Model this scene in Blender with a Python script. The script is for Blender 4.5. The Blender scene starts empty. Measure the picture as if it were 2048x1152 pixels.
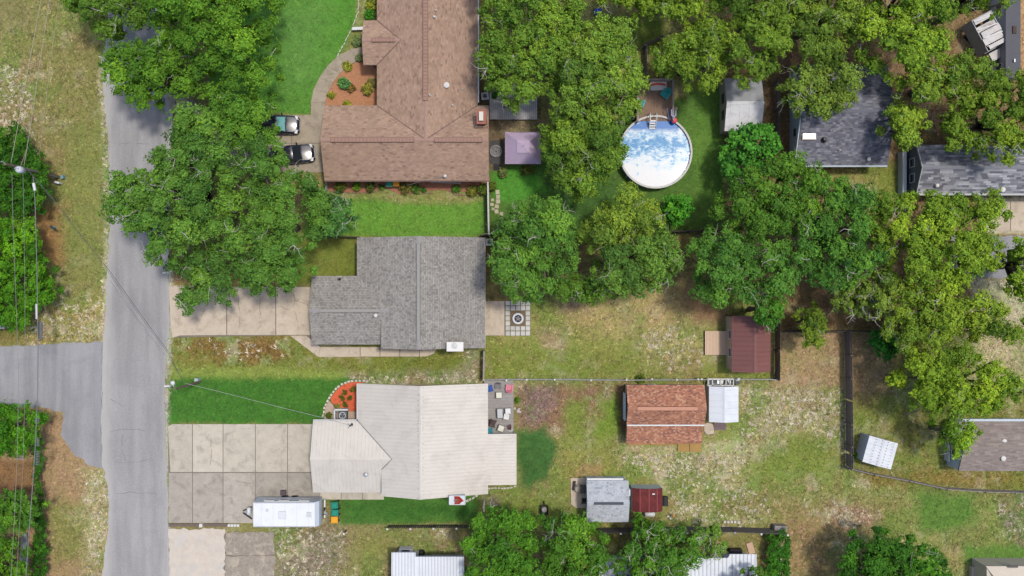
import bpy, math, random
import numpy as np
from mathutils import Vector, Matrix

random.seed(11)
rng = np.random.default_rng(11)
scene = bpy.context.scene
COL = scene.collection
S, H = 20.0, 85.0            # photograph pixels per metre of ground, drone height in metres


def W(px, py, z=0.0):
    """a point of the place that lies z metres up and is seen at photograph pixel px, py"""
    k = (H - z) / H / S
    return ((px - 1024) * k, (576 - py) * k, z)


# ------------------------------------------------------------------ camera, sky, sun, exposure
cam_data = bpy.data.cameras.new('camera')
cam = bpy.data.objects.new('camera', cam_data)
COL.objects.link(cam)
cam.location = (0, 0, H)
cam_data.sensor_width = 36.0
cam_data.lens = 36.0 * H / (2048 / S)
cam_data.clip_end = 3000
scene.camera = cam

SUN = Vector((0.27, 0.14, 1.0)).normalized()
world = bpy.data.worlds.new('World')
scene.world = world
world.use_nodes = True
wn = world.node_tree
sky = wn.nodes.new('ShaderNodeTexSky')
sky.sky_type = 'NISHITA'
sky.sun_disc = False
sky.sun_elevation = math.asin(SUN.z)
sky.sun_rotation = math.atan2(SUN.x, SUN.y)
sky.dust_density = 2.5
sky.air_density = 0.9
sky.ozone_density = 0.6
wn.links.new(sky.outputs[0], wn.nodes['Background'].inputs[0])
wn.nodes['Background'].inputs[1].default_value = 0.15
sun_data = bpy.data.lights.new('sun', 'SUN')
sun_data.energy = 2.0
sun_data.angle = math.radians(5.5)
sun_data.color = (1.0, 0.95, 0.87)
sun = bpy.data.objects.new('sun', sun_data)
COL.objects.link(sun)
sun.rotation_euler = SUN.to_track_quat('Z', 'Y').to_euler()
sun.location = SUN * 120
scene.view_settings.view_transform = 'Standard'
scene.view_settings.look = 'None'
scene.view_settings.gamma = 1.0
scene.view_settings.use_curve_mapping = False
scene.view_settings.exposure = 0.6

# ------------------------------------------------------------------ colour and material helpers
F = 0.62


def lin(c):
    c = c / 255.0
    return c / 12.92 if c <= 0.04045 else ((c + 0.055) / 1.055) ** 2.4


def C(r, g, b, f=F):
    return (lin(r) * f, lin(g) * f, lin(b) * f)


MATS = {}


def _nodes(name):
    m = bpy.data.materials.new(name)
    m.use_nodes = True
    nt = m.node_tree
    return m, nt, nt.nodes['Principled BSDF'], nt.nodes, nt.links


def _noise(nt, vec, scale, detail=4, rough=0.6, dist=0.0):
    n = nt.nodes.new('ShaderNodeTexNoise')
    n.inputs['Scale'].default_value = scale
    n.inputs['Detail'].default_value = detail
    n.inputs['Roughness'].default_value = rough
    n.inputs['Distortion'].default_value = dist
    nt.links.new(vec, n.inputs['Vector'])
    return n.outputs['Fac']


def _ramp(nt, fac, stops):
    r = nt.nodes.new('ShaderNodeValToRGB')
    e = r.color_ramp.elements
    while len(e) < len(stops):
        e.new(0.5)
    for el, (p, v) in zip(e, stops):
        el.position = p
        el.color = (v, v, v, 1) if not isinstance(v, tuple) else (*v[:3], 1)
    nt.links.new(fac, r.inputs['Fac'])
    return r.outputs['Color']


def _mix(nt, mode, fac, a, b):
    n = nt.nodes.new('ShaderNodeMix')
    n.data_type = 'RGBA'
    n.blend_type = mode
    for sock, val in ((n.inputs[0], fac), (n.inputs[6], a), (n.inputs[7], b)):
        if isinstance(val, (int, float)):
            sock.default_value = val if sock.type == 'VALUE' else (val, val, val, 1)
        elif isinstance(val, tuple):
            sock.default_value = (*val[:3], 1)
        else:
            nt.links.new(val, sock)
    return n.outputs[2]


def _math(nt, op, a, b=0.0):
    n = nt.nodes.new('ShaderNodeMath')
    n.operation = op
    for i, v in enumerate((a, b)):
        if isinstance(v, (int, float)):
            n.inputs[i].default_value = v
        else:
            nt.links.new(v, n.inputs[i])
    return n.outputs[0]


def _pos(nt):
    return nt.nodes.new('ShaderNodeNewGeometry').outputs['Position']


def _attr(nt, name):
    a = nt.nodes.new('ShaderNodeAttribute')
    a.attribute_name = name
    return a


def _bump(nt, bsdf, h, strength=0.3, dist=0.02):
    b = nt.nodes.new('ShaderNodeBump')
    b.inputs['Strength'].default_value = strength
    b.inputs['Distance'].default_value = dist
    nt.links.new(h, b.inputs['Height'])
    nt.links.new(b.outputs[0], bsdf.inputs['Normal'])


def M(name, rgb, rough=0.7, var=0.18, scale=2.5, metal=0.0, bump=0.0, stain=None, stain_amt=0.0, stain_scale=0.8,
      spec=0.3, coat=0.0, stretch=None, raw=None, obj_var=0.0):
    """plain procedural material: one base colour, broken by two noises and an optional stain colour"""
    if name in MATS:
        return MATS[name]
    m, nt, b, N, L = _nodes(name)
    col = raw if raw else C(*rgb)
    pos = _pos(nt)
    if stretch:
        mp = N.new('ShaderNodeMapping')
        mp.inputs['Scale'].default_value = stretch
        L.new(pos, mp.inputs['Vector'])
        pos = mp.outputs[0]
    n1 = _noise(nt, pos, scale, 6, 0.65)
    n2 = _noise(nt, pos, scale * 9, 3, 0.6)
    nn = _math(nt, 'ADD', _math(nt, 'MULTIPLY', n1, 0.6), _math(nt, 'MULTIPLY', n2, 0.4))
    fac = _ramp(nt, nn, [(0.3, 1 - var), (0.7, 1 + var * 0.8)])
    c = _mix(nt, 'MULTIPLY', 1.0, col, fac)
    if stain:
        s = _ramp(nt, _noise(nt, pos, stain_scale, 7, 0.7, 0.6), [(0.5, 0.0), (0.72, 1.0)])
        c = _mix(nt, 'MIX', _math(nt, 'MULTIPLY', s, stain_amt), c, C(*stain))
    if obj_var:
        oi = N.new('ShaderNodeObjectInfo')
        c = _mix(nt, 'MULTIPLY', 1.0, c, _ramp(nt, oi.outputs['Random'], [(0, 1 - obj_var), (1, 1 + obj_var)]))
    L.new(c, b.inputs['Base Color'])
    b.inputs['Roughness'].default_value = rough
    b.inputs['Metallic'].default_value = metal
    b.inputs['Specular IOR Level'].default_value = spec
    b.inputs['Coat Weight'].default_value = coat
    if bump:
        _bump(nt, b, nn, bump)
    MATS[name] = m
    return m


def mat_vcol(name, rough=0.85, var=0.25, scale=6.0, leaf=False, bump=0.0, stain=None, stain_amt=0.0, stain_scale=0.3):
    """colour comes from the face colours of the mesh, broken by noise"""
    if name in MATS:
        return MATS[name]
    m, nt, b, N, L = _nodes(name)
    a = _attr(nt, 'Col').outputs['Color']
    if var:
        n1 = _noise(nt, _pos(nt), scale, 5, 0.65)
        a = _mix(nt, 'MULTIPLY', 1.0, a, _ramp(nt, n1, [(0.3, 1 - var), (0.7, 1 + var)]))
    if stain:
        s = _ramp(nt, _noise(nt, _pos(nt), stain_scale, 6, 0.65, 0.5), [(0.42, 0.0), (0.75, 1.0)])
        a = _mix(nt, 'MIX', _math(nt, 'MULTIPLY', s, stain_amt), a, C(*stain))
    L.new(a, b.inputs['Base Color'])
    b.inputs['Roughness'].default_value = rough
    b.inputs['Specular IOR Level'].default_value = 0.25
    if leaf:
        t = N.new('ShaderNodeBsdfTranslucent')
        L.new(_mix(nt, 'MULTIPLY', 1.0, a, (1.15, 1.1, 0.55)), t.inputs['Color'])
        mx = N.new('ShaderNodeMixShader')
        mx.inputs[0].default_value = 0.2
        L.new(b.outputs[0], mx.inputs[1])
        L.new(t.outputs[0], mx.inputs[2])
        L.new(mx.outputs[0], N['Material Output'].inputs['Surface'])
        b.inputs['Roughness'].default_value = 0.75
        b.inputs['Specular IOR Level'].default_value = 0.12
    MATS[name] = m
    return m


# ------------------------------------------------------------------ mesh helpers
BASE = {}


class MB:
    """collects shapes and links them as ONE mesh object"""

    def __init__(self):
        self.v, self.f, self.c = [], [], []

    def add(self, verts, faces, col=None):
        n = len(self.v)
        self.v.extend(tuple(p) for p in verts)
        for f in faces:
            self.f.append(tuple(i + n for i in f))
            self.c.append(col)

    def box(self, cx, cy, z0, sx, sy, sz, rz=0.0, col=None, taper=1.0):
        c, s = math.cos(rz), math.sin(rz)
        vs = []
        for z, k in ((z0, 1.0), (z0 + sz, taper)):
            for x, y in ((-1, -1), (1, -1), (1, 1), (-1, 1)):
                x, y = x * sx / 2 * k, y * sy / 2 * k
                vs.append((cx + x * c - y * s, cy + x * s + y * c, z))
        self.add(vs, [(3, 2, 1, 0), (4, 5, 6, 7), (0, 1, 5, 4), (1, 2, 6, 5), (2, 3, 7, 6), (3, 0, 4, 7)], col)

    def bar(self, a, b, w, h, col=None):
        """a beam of width w and height h between two points"""
        a, b = Vector(a), Vector(b)
        d = (b - a).normalized()
        up = Vector((0, 0, 1)) if abs(d.z) < 0.95 else Vector((1, 0, 0))
        s = d.cross(up).normalized() * w / 2
        u = s.cross(d).normalized() * h / 2
        vs = [p + i * s + j * u for p in (a, b) for i, j in ((-1, -1), (1, -1), (1, 1), (-1, 1))]
        self.add(vs, [(0, 1, 2, 3), (7, 6, 5, 4), (0, 4, 5, 1), (1, 5, 6, 2), (2, 6, 7, 3), (3, 7, 4, 0)], col)

    def prism(self, pts, z0, z1, col=None):
        a = sum(pts[i][0] * pts[(i + 1) % len(pts)][1] - pts[(i + 1) % len(pts)][0] * pts[i][1] for i in range(len(pts)))
        if a < 0:
            pts = pts[::-1]
        n = len(pts)
        vs = [(p[0], p[1], z0) for p in pts] + [(p[0], p[1], z1) for p in pts]
        fs = [tuple(range(n, 2 * n))] + [(i, (i + 1) % n, n + (i + 1) % n, n + i) for i in range(n)]
        self.add(vs, fs, col)

    def plane(self, pts3, thick=0.12, col=None):
        """a sloping slab: polygon on top, its own thickness below"""
        n = len(pts3)
        nz = newell(pts3)
        if nz.z < 0:
            pts3 = pts3[::-1]
        vs = [tuple(p) for p in pts3] + [(p[0], p[1], p[2] - thick) for p in pts3]
        fs = [tuple(range(n)), tuple(range(2 * n - 1, n - 1, -1))] + [(i, n + i, n + (i + 1) % n, (i + 1) % n) for i in range(n)]
        self.add(vs, fs, col)

    def tube(self, pts, r, n=6, col=None):
        pts = [Vector(p) for p in pts]
        m = len(pts)
        rs = r if isinstance(r, (list, tuple)) else [r] * m
        vs = []
        for i, p in enumerate(pts):
            d = (pts[min(i + 1, m - 1)] - pts[max(i - 1, 0)]).normalized()
            up = Vector((0, 0, 1)) if abs(d.z) < 0.9 else Vector((1, 0, 0))
            s = d.cross(up).normalized()
            u = s.cross(d)
            for k in range(n):
                a = 2 * math.pi * k / n
                vs.append(p + (s * math.cos(a) + u * math.sin(a)) * rs[i])
        fs = []
        for i in range(m - 1):
            for k in range(n):
                k2 = (k + 1) % n
                fs.append((i * n + k, i * n + k2, (i + 1) * n + k2, (i + 1) * n + k))
        fs.append(tuple(range(n))[::-1])
        fs.append(tuple((m - 1) * n + k for k in range(n)))
        self.add(vs, fs, col)

    def lathe(self, cx, cy, prof, n=16, col=None):
        vs, fs = [], []
        for r, z in prof:
            for k in range(n):
                a = 2 * math.pi * k / n
                vs.append((cx + r * math.cos(a), cy + r * math.sin(a), z))
        for i in range(len(prof) - 1):
            for k in range(n):
                k2 = (k + 1) % n
                fs.append((i * n + k, i * n + k2, (i + 1) * n + k2, (i + 1) * n + k))
        if prof[0][0] > 1e-4:
            fs.append(tuple(range(n))[::-1])
        if prof[-1][0] > 1e-4:
            fs.append(tuple((len(prof) - 1) * n + k for k in range(n)))
        self.add(vs, fs, col)

    def ring(self, cx, cy, r0, r1, z0, z1, n=32, col=None):
        vs, fs = [], []
        for k in range(n):
            a = 2 * math.pi * k / n
            for r, z in ((r0, z0), (r1, z0), (r1, z1), (r0, z1)):
                vs.append((cx + r * math.cos(a), cy + r * math.sin(a), z))
        for k in range(n):
            k2 = (k + 1) % n
            for j in range(4):
                j2 = (j + 1) % 4
                fs.append((k * 4 + j, k2 * 4 + j, k2 * 4 + j2, k * 4 + j2))
        self.add(vs, fs, col)

    def build(self, name, mat, parent=None, base=None, smooth=False, kind=None):
        b = BASE.get(parent.name, (0, 0, 0)) if parent else (base or (0, 0, 0))
        vs = [(p[0] - b[0], p[1] - b[1], p[2] - b[2]) for p in self.v] if any(b) else self.v
        me = bpy.data.meshes.new(name)
        me.from_pydata(vs, [], self.f)
        if any(c is not None for c in self.c):
            at = me.color_attributes.new('Col', 'FLOAT_COLOR', 'CORNER')
            nl = np.array([len(f) for f in self.f])
            cc = np.array([(*(c or (0.5, 0.5, 0.5)), 1.0) for c in self.c], dtype=np.float32)
            at.data.foreach_set('color', np.repeat(cc, nl, axis=0).ravel())
        me.materials.append(mat)
        if smooth:
            me.polygons.foreach_set('use_smooth', [True] * len(me.polygons))
        return link(name, me, parent, b, kind)


def link(name, me, parent=None, b=(0, 0, 0), kind=None):
    o = bpy.data.objects.new(name, me)
    COL.objects.link(o)
    if parent:
        o.parent = parent
    else:
        o.location = b
    BASE[o.name] = tuple(b)
    if kind:
        o['kind'] = kind
    return o


def newell(p):
    n = Vector((0, 0, 0))
    for i in range(len(p)):
        a, b = p[i], p[(i + 1) % len(p)]
        n.x += (a[1] - b[1]) * (a[2] + b[2])
        n.y += (a[2] - b[2]) * (a[0] + b[0])
        n.z += (a[0] - b[0]) * (a[1] + b[1])
    return n


def tag(o, label, cat=None, group=None, kind=None):
    o['label'] = label
    if cat:
        o['category'] = cat
    if group:
        o['group'] = group
    if kind:
        o['kind'] = kind
    return o


def thing(name, label, cat, loc=(0, 0, 0), group=None):
    o = bpy.data.objects.new(name, None)
    o.empty_display_size = 0.3
    COL.objects.link(o)
    o.location = loc
    BASE[o.name] = tuple(loc)
    return tag(o, label, cat, group)


def copy_tree(o, loc, rz, label, parent=None):
    c = o.copy()
    COL.objects.link(c)
    c.parent = parent
    BASE[c.name] = (0, 0, 0)
    if parent is None:
        c.location = loc
        c.rotation_euler = (0, 0, rz)
        c['label'] = label
    for ch in list(o.children):
        copy_tree(ch, None, 0, None, c)
    return c


def sdist(P, poly):
    """signed distance of points P (n,2) to a polygon, positive inside"""
    P = np.asarray(P, dtype=np.float64)
    poly = np.asarray(poly, dtype=np.float64)
    d = np.full(len(P), 1e18)
    inside = np.zeros(len(P), dtype=bool)
    x, y = P[:, 0], P[:, 1]
    for i in range(len(poly)):
        ax, ay = poly[i]
        bx, by = poly[(i + 1) % len(poly)]
        ex, ey = bx - ax, by - ay
        t = np.clip(((x - ax) * ex + (y - ay) * ey) / (ex * ex + ey * ey + 1e-12), 0, 1)
        d = np.minimum(d, (x - ax - t * ex) ** 2 + (y - ay - t * ey) ** 2)
        c = (ay > y) != (by > y)
        with np.errstate(divide='ignore', invalid='ignore'):
            xi = ax + (y - ay) * ex / (ey if ey else 1e-12)
        inside ^= c & (x < xi)
    d = np.sqrt(d)
    return np.where(inside, d, -d)


def vnoise(P, cell, seed, octaves=3):
    """smooth value noise, about -1..1"""
    out = np.zeros(len(P))
    amp, tot = 1.0, 0.0
    for o in range(octaves):
        g = np.random.default_rng(seed + o * 17).uniform(-1, 1, (257, 257))
        q = np.asarray(P) / cell + 5000.37
        i = np.floor(q).astype(int)
        f = q - i
        f = f * f * (3 - 2 * f)
        i0, i1 = i % 256, (i + 1) % 256
        v = (g[i0[:, 0], i0[:, 1]] * (1 - f[:, 0]) + g[i1[:, 0], i0[:, 1]] * f[:, 0]) * (1 - f[:, 1]) + \
            (g[i0[:, 0], i1[:, 1]] * (1 - f[:, 0]) + g[i1[:, 0], i1[:, 1]] * f[:, 0]) * f[:, 1]
        out += v * amp
        tot += amp
        amp *= 0.55
        cell *= 0.45
    return out / tot


def ragged(px, step=9.0, amp=2.0, keep=()):
    """photograph polygon with broken, uneven edges -> ground points"""
    out = []
    n = len(px)
    for i in range(n):
        a, b = px[i], px[(i + 1) % n]
        L = math.hypot(b[0] - a[0], b[1] - a[1])
        k = 1 if i in keep else max(1, int(L / step))
        for j in range(k):
            t = j / k
            w = 0 if j == 0 or i in keep else amp
            out.append(W(a[0] + (b[0] - a[0]) * t + random.gauss(0, w * 0.5), a[1] + (b[1] - a[1]) * t + random.gauss(0, w * 0.5))[:2])
    return out


def G(pts):
    return [W(*p)[:2] for p in pts]
# ------------------------------------------------------------------ the ground: one sheet out to the horizon
LUSH = [
    # photograph polygon, colour (as seen), feather in pixels, patchiness 0..1
    ([(-400, -400), (215, -400), (215, 690), (-400, 690)], (150, 140, 88), 20, 0.75),
    ([(60, 60), (212, 40), (215, 690), (120, 690), (110, 420), (70, 300)], (148, 138, 86), 30, 0.7),
    ([(150, 240), (215, 240), (212, 560), (130, 520)], (138, 140, 78), 30, 0.45),
    ([(-40, 120), (70, 120), (80, 300), (-40, 320)], (165, 142, 108), 30, 0.95),
    ([(-40, -60), (60, -60), (80, 60), (-40, 80)], (140, 130, 84), 30, 0.5),
    ([(75, 410), (130, 420), (125, 540), (80, 520)], (165, 125, 82), 22, 0.3),
    ([(-40, 640), (70, 610), (70, 690), (-40, 690)], (140, 125, 70), 15, 0.7),
    ([(60, 600), (210, 590), (205, 690), (60, 690)], (168, 150, 100), 20, 0.95),
    ([(-300, 810), (130, 815), (212, 940), (215, 1400), (-300, 1400)], (172, 140, 106), 10, 0.4),
    ([(100, 1010), (180, 1000), (180, 1100), (110, 1130)], (145, 138, 82), 25, 0.6),
    ([(170, 940), (222, 930), (218, 1200), (160, 1200)], (188, 168, 132), 14, 0.95),
    ([(-40, 920), (68, 915), (68, 985), (-40, 985)], (146, 108, 76), 8, 0.3),
    # right of the road
    ([(330, -400), (560, -400), (560, 560), (330, 560)], (120, 118, 70), 14, 0.4),
    ([(400, -400), (718, -400), (714, 40), (694, 96), (652, 142), (630, 190), (622, 228), (420, 228)], (90, 140, 52), 4, 0.24),
    ([(545, 20), (640, 10), (640, 170), (560, 200)], (100, 144, 66), 45, 0.1),
    ([(716, -60), (756, -60), (756, 60), (726, 95), (640, 160), (690, 96), (712, 44)], (140, 140, 80), 3, 0.7),
    ([(640, 372), (990, 372), (974, 474), (600, 474)], (108, 152, 58), 6, 0.34),
    ([(650, 380), (975, 376), (972, 402), (860, 408), (750, 400), (650, 402)], (150, 148, 88), 10, 0.6),
    ([(560, 474), (716, 474), (716, 552), (540, 580)], (124, 130, 58), 6, 0.3),
    ([(335, 545), (560, 540), (560, 576), (335, 576)], (165, 132, 88), 8, 0.5),
    ([(334, 668), (640, 668), (980, 690), (980, 772), (334, 772)], (138, 130, 66), 3, 0.75),
    ([(360, 672), (560, 672), (600, 722), (480, 728), (360, 700)], (140, 104, 62), 25, 0.9),
    ([(560, 715), (780, 714), (870, 712), (950, 716), (940, 745), (650, 742)], (128, 132, 58), 18, 0.5),
    ([(640, 745), (960, 742), (962, 772), (640, 772)], (176, 162, 142), 12, 1.0),
    ([(925, 700), (964, 700), (962, 760), (920, 750)], (165, 150, 125), 12, 0.9),
    ([(334, 735), (620, 733), (700, 742), (690, 765), (334, 765)], (140, 152, 72), 10, 0.4),
    ([(335, 757), (735, 755), (650, 848), (335, 849)], (72, 120, 44), 7, 0.22),
    ([(560, 996), (970, 985), (966, 1046), (680, 1049), (676, 1004)], (82, 122, 52), 4, 0.15),
    ([(700, 1004), (800, 1000), (900, 1010), (960, 1004), (940, 1034), (720, 1034)], (66, 110, 44), 14, 0.1),
    ([(540, 1048), (960, 1052), (1000, 1300), (540, 1300)], (152, 136, 96), 5, 0.85),
    ([(550, 1056), (680, 1056), (690, 1300), (550, 1300)], (148, 132, 112), 25, 0.95),
    ([(690, 1060), (790, 1060), (790, 1120), (700, 1140)], (142, 136, 78), 25, 0.55),
    # back yards
    ([(968, 330), (1470, 160), (1470, 470), (968, 480)], (90, 122, 54), 5, 0.22),
    ([(985, 335), (1075, 335), (1100, 380), (1060, 400), (990, 400)], (86, 148, 52), 12, 0.1),
    ([(1380, 180), (1440, 190), (1448, 400), (1390, 400), (1380, 300)], (98, 134, 56), 16, 0.2),
    ([(1080, 340), (1180, 300), (1240, 400), (1150, 440)], (76, 110, 50), 20, 0.2),
    ([(950, 150), (1010, 150), (1010, 340), (950, 340)], (118, 100, 78), 6, 0.4),
    ([(1000, 238), (1090, 238), (1090, 268), (1000, 268)], (150, 130, 105), 4, 0.6),
    ([(960, 470), (1480, 462), (1480, 620), (960, 604)], (126, 112, 72), 8, 0.5),
    ([(968, 604), (1470, 560), (1550, 640), (1548, 757), (968, 757)], (162, 150, 92), 8, 0.8),
    ([(1130, 590), (1300, 575), (1430, 610), (1410, 700), (1180, 680)], (186, 160, 112), 35, 0.6),
    ([(1060, 660), (1200, 670), (1300, 690), (1300, 745), (1060, 740)], (150, 150, 78), 30, 0.55),
    ([(1080, 660), (1130, 650), (1130, 700), (1080, 700)], (178, 148, 118), 18, 0.7),
    ([(1340, 580), (1460, 570), (1460, 650), (1380, 660)], (150, 118, 86), 22, 0.4),
    ([(1120, 580), (1170, 580), (1170, 620), (1120, 620)], (170, 140, 118), 14, 0.5),
    ([(968, 680), (1120, 700), (1460, 720), (1548, 720), (1548, 757), (968, 757)], (132, 138, 64), 14, 0.6),
    ([(1270, 640), (1400, 660), (1420, 740), (1280, 740)], (178, 162, 112), 30, 0.95),
    # behind the pale roof
    ([(968, 760), (1700, 760), (1700, 1060), (968, 1060)], (150, 142, 86), 6, 0.8),
    ([(1030, 766), (1250, 766), (1240, 830), (1120, 860), (1030, 850)], (152, 116, 92), 20, 0.8),
    ([(1040, 770), (1110, 766), (1100, 830), (1050, 840)], (142, 114, 108), 18, 0.85),
    ([(1130, 800), (1170, 795), (1170, 880), (1130, 880)], (128, 138, 62), 15, 0.5),
    ([(1205, 790), (1255, 790), (1250, 890), (1180, 900)], (128, 148, 60), 16, 0.4),
    ([(1235, 770), (1256, 770), (1254, 890), (1240, 880)], (108, 82, 62), 6, 0.4),
    ([(1033, 858), (1090, 848), (1108, 880), (1100, 950), (1060, 975), (1033, 968)], (70, 108, 52), 12, 0.1),
    ([(1110, 880), (1240, 880), (1240, 960), (1120, 955)], (150, 144, 78), 22, 0.6),
    ([(1160, 928), (1205, 930), (1205, 956), (1140, 957)], (164, 140, 92), 6, 0.4),
    ([(1240, 885), (1420, 885), (1500, 860), (1540, 940), (1440, 960), (1330, 960), (1240, 930)], (186, 170, 128), 20, 1.0),
    ([(1480, 760), (1690, 770), (1690, 880), (1500, 880)], (180, 162, 124), 18, 1.0),
    ([(1550, 660), (1690, 662), (1690, 770), (1550, 770)], (178, 146, 112), 8, 0.6),
    ([(1500, 880), (1680, 870), (1680, 980), (1500, 970)], (136, 142, 68), 28, 0.65),
    ([(1340, 960), (1520, 950), (1540, 1042), (1340, 1038)], (172, 160, 112), 25, 0.95),
    ([(960, 1000), (1140, 980), (1140, 1050), (960, 1050)], (132, 140, 66), 14, 0.5),
    ([(968, 990), (1000, 992), (995, 1012), (968, 1012)], (150, 130, 110), 8, 0.8),
    # yard at the lower right
    ([(1560, 940), (2500, 950), (2500, 1500), (1560, 1500)], (150, 146, 88), 10, 0.75),
    ([(1560, 1040), (1700, 1000), (1760, 1040), (1740, 1152), (1570, 1200)], (164, 134, 98), 30, 0.8),
    ([(1660, 1010), (1750, 1015), (1750, 1060), (1680, 1060)], (178, 142, 120), 20, 0.95),
    ([(1830, 985), (1950, 990), (1960, 1040), (1880, 1072), (1832, 1060)], (98, 132, 56), 16, 0.3),
    ([(1930, 1080), (2060, 1080), (2060, 1128), (1930, 1124)], (104, 136, 60), 14, 0.3),
    ([(1990, 985), (2200, 985), (2200, 1080), (2040, 1090), (2006, 1050)], (152, 138, 124), 8, 0.9),
    ([(1860, 1070), (1930, 1080), (1920, 1140), (1880, 1120)], (178, 152, 108), 18, 0.8),
    ([(211, 60), (220, 60), (226, 380), (224, 520), (217, 600), (214, 690), (205, 690), (206, 560), (210, 380), (204, 230), (198, 150)], (196, 180, 152), 4, 0.9),
    ([(326, 540), (344, 540), (348, 640), (344, 690), (338, 760), (338, 850), (342, 1060), (330, 1060), (324, 760)], (190, 180, 166), 4, 0.8),
    ([(1705, 660), (2300, 660), (2300, 960), (1705, 930)], (142, 138, 74), 8, 0.7),
    ([(1700, 668), (1790, 668), (1790, 780), (1705, 790)], (170, 140, 108), 18, 0.7),
    ([(1940, 664), (2300, 664), (2300, 780), (1960, 760)], (204, 182, 148), 10, 0.7),
    ([(1720, 945), (2300, 942), (2300, 980), (1720, 970)], (146, 128, 68), 10, 0.7),
    # yards at the upper right
    ([(1450, -300), (2500, -300), (2500, 660), (1550, 660), (1450, 480)], (150, 118, 88), 10, 0.6),
    ([(1640, 332), (1812, 332), (1812, 470), (1700, 420)], (174, 156, 100), 12, 0.8),
    ([(1760, 330), (1812, 330), (1806, 400), (1750, 390)], (140, 144, 70), 14, 0.5),
    ([(1960, 395), (2400, 400), (2400, 470), (1960, 466)], (212, 198, 172), 4, 0.4),
    ([(1940, 556), (2400, 556), (2400, 652), (1940, 652)], (214, 196, 170), 6, 0.6),
    ([(2038, -60), (2200, -60), (2200, 150), (2040, 150)], (196, 150, 110), 6, 0.5),
    ([(1200, 30), (1330, 30), (1330, 90), (1240, 90)], (116, 132, 56), 12, 0.2),
]
gx = np.concatenate([[-900, -400, -160, -90, -68], np.arange(-60, 60.01, 0.25), [68, 90, 160, 400, 900]])
gy = np.concatenate([[-900, -400, -160, -80, -48], np.arange(-36, 36.01, 0.25), [48, 80, 160, 400, 900]])
XX, YY = np.meshgrid(gx, gy)
GP = np.stack([XX.ravel(), YY.ravel()], 1)
gpx = np.stack([GP[:, 0] * S + 1024, 576 - GP[:, 1] * S], 1)
wob = np.stack([vnoise(GP, 3.0, 1), vnoise(GP, 3.0, 51)], 1)
wob2 = np.stack([vnoise(GP, 0.9, 5), vnoise(GP, 0.9, 55)], 1)
gcol = np.tile(np.array([lin(146), lin(134), lin(84)]), (len(GP), 1))
gspk = np.full(len(GP), 0.6)
for poly, c, fe, sp in LUSH:
    q = gpx + wob * min(fe, 26) * 0.9 + wob2 * min(fe, 14) * 0.6
    d = sdist(q, poly)
    w = np.clip(d / max(fe, 1.5) * 0.5 + 0.5, 0, 1)
    w = (w * w * (3 - 2 * w))[:, None]
    gcol = gcol * (1 - w) + np.array([lin(c[0]), lin(c[1]), lin(c[2])]) * w
    gspk = gspk * (1 - w[:, 0]) + sp * w[:, 0]
# natural drift of tone across the lots
dr = vnoise(GP, 6.0, 91, 4)
dg = vnoise(GP, 2.2, 191, 4)
gcol *= (1 + 0.10 * dr)[:, None]
gcol[:, 0] *= 1 + 0.1 * dg * (0.3 + gspk)
gcol[:, 2] *= 1 + 0.12 * dg * (0.3 + gspk)
# worn sand, fresh green and rusty straw come up in ragged patches where the grass is thin
pa, pb, pc_, pd_ = vnoise(GP, 1.7, 401, 5), vnoise(GP, 2.6, 501, 5), vnoise(GP, 2.1, 601, 5), vnoise(GP, 0.6, 701, 3)
thin = np.clip((gspk - 0.45) / 0.4, 0, 1)
for n_, thr, c, amt in ((pa + 0.35 * pd_, 0.22, (198, 182, 154), 0.65), (pb + 0.3 * pd_, 0.0, (118, 140, 62), 0.7), (pc_ + 0.3 * pd_, 0.24, (162, 128, 96), 0.45)):
    bare = np.clip(1.25 - (gcol[:, 0] / gcol[:, 1] - 1.0) * 1.6, 0.1, 1) if c[1] > c[0] else 1.0
    w = (np.clip((n_ - thr) / 0.14, 0, 1) * thin * amt * bare)[:, None]
    gcol = gcol * (1 - w) + np.array([lin(v) for v in c]) * w
grey = gcol.mean(1, keepdims=True)
gcol[:, 0] *= 0.95
gcol_f = (gcol * F).astype(np.float32)

me = bpy.data.meshes.new('ground')
nx, ny = len(gx), len(gy)
idx = np.arange(nx * ny).reshape(ny, nx)
quads = np.stack([idx[:-1, :-1], idx[:-1, 1:], idx[1:, 1:], idx[1:, :-1]], -1).reshape(-1, 4)
gz = vnoise(GP, 1.1, 300, 2) * 0.012 * (np.abs(GP[:, 0]) < 60) - 0.02


def fast_mesh(me, verts, quads, colors=None, smooth=False):
    nv, nf, k = len(verts), len(quads), quads.shape[1]
    me.vertices.add(nv)
    me.vertices.foreach_set('co', np.asarray(verts, dtype=np.float32).ravel())
    me.loops.add(nf * k)
    me.loops.foreach_set('vertex_index', quads.astype(np.int32).ravel())
    me.polygons.add(nf)
    me.polygons.foreach_set('loop_start', np.arange(0, nf * k, k, dtype=np.int32))
    me.polygons.foreach_set('loop_total', np.full(nf, k, dtype=np.int32))
    if colors is not None:
        at = me.color_attributes.new('Col', 'FLOAT_COLOR', 'POINT')
        cc = np.ones((nv, 4), dtype=np.float32)
        cc[:, :3] = colors
        at.data.foreach_set('color', cc.ravel())
    if smooth:
        me.polygons.foreach_set('use_smooth', np.ones(nf, dtype=bool))
    me.update()
    me.validate()


fast_mesh(me, np.column_stack([GP, gz]), quads, gcol_f, True)
at = me.attributes.new('spk', 'FLOAT', 'POINT')
at.data.foreach_set('value', gspk.astype(np.float32))


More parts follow.
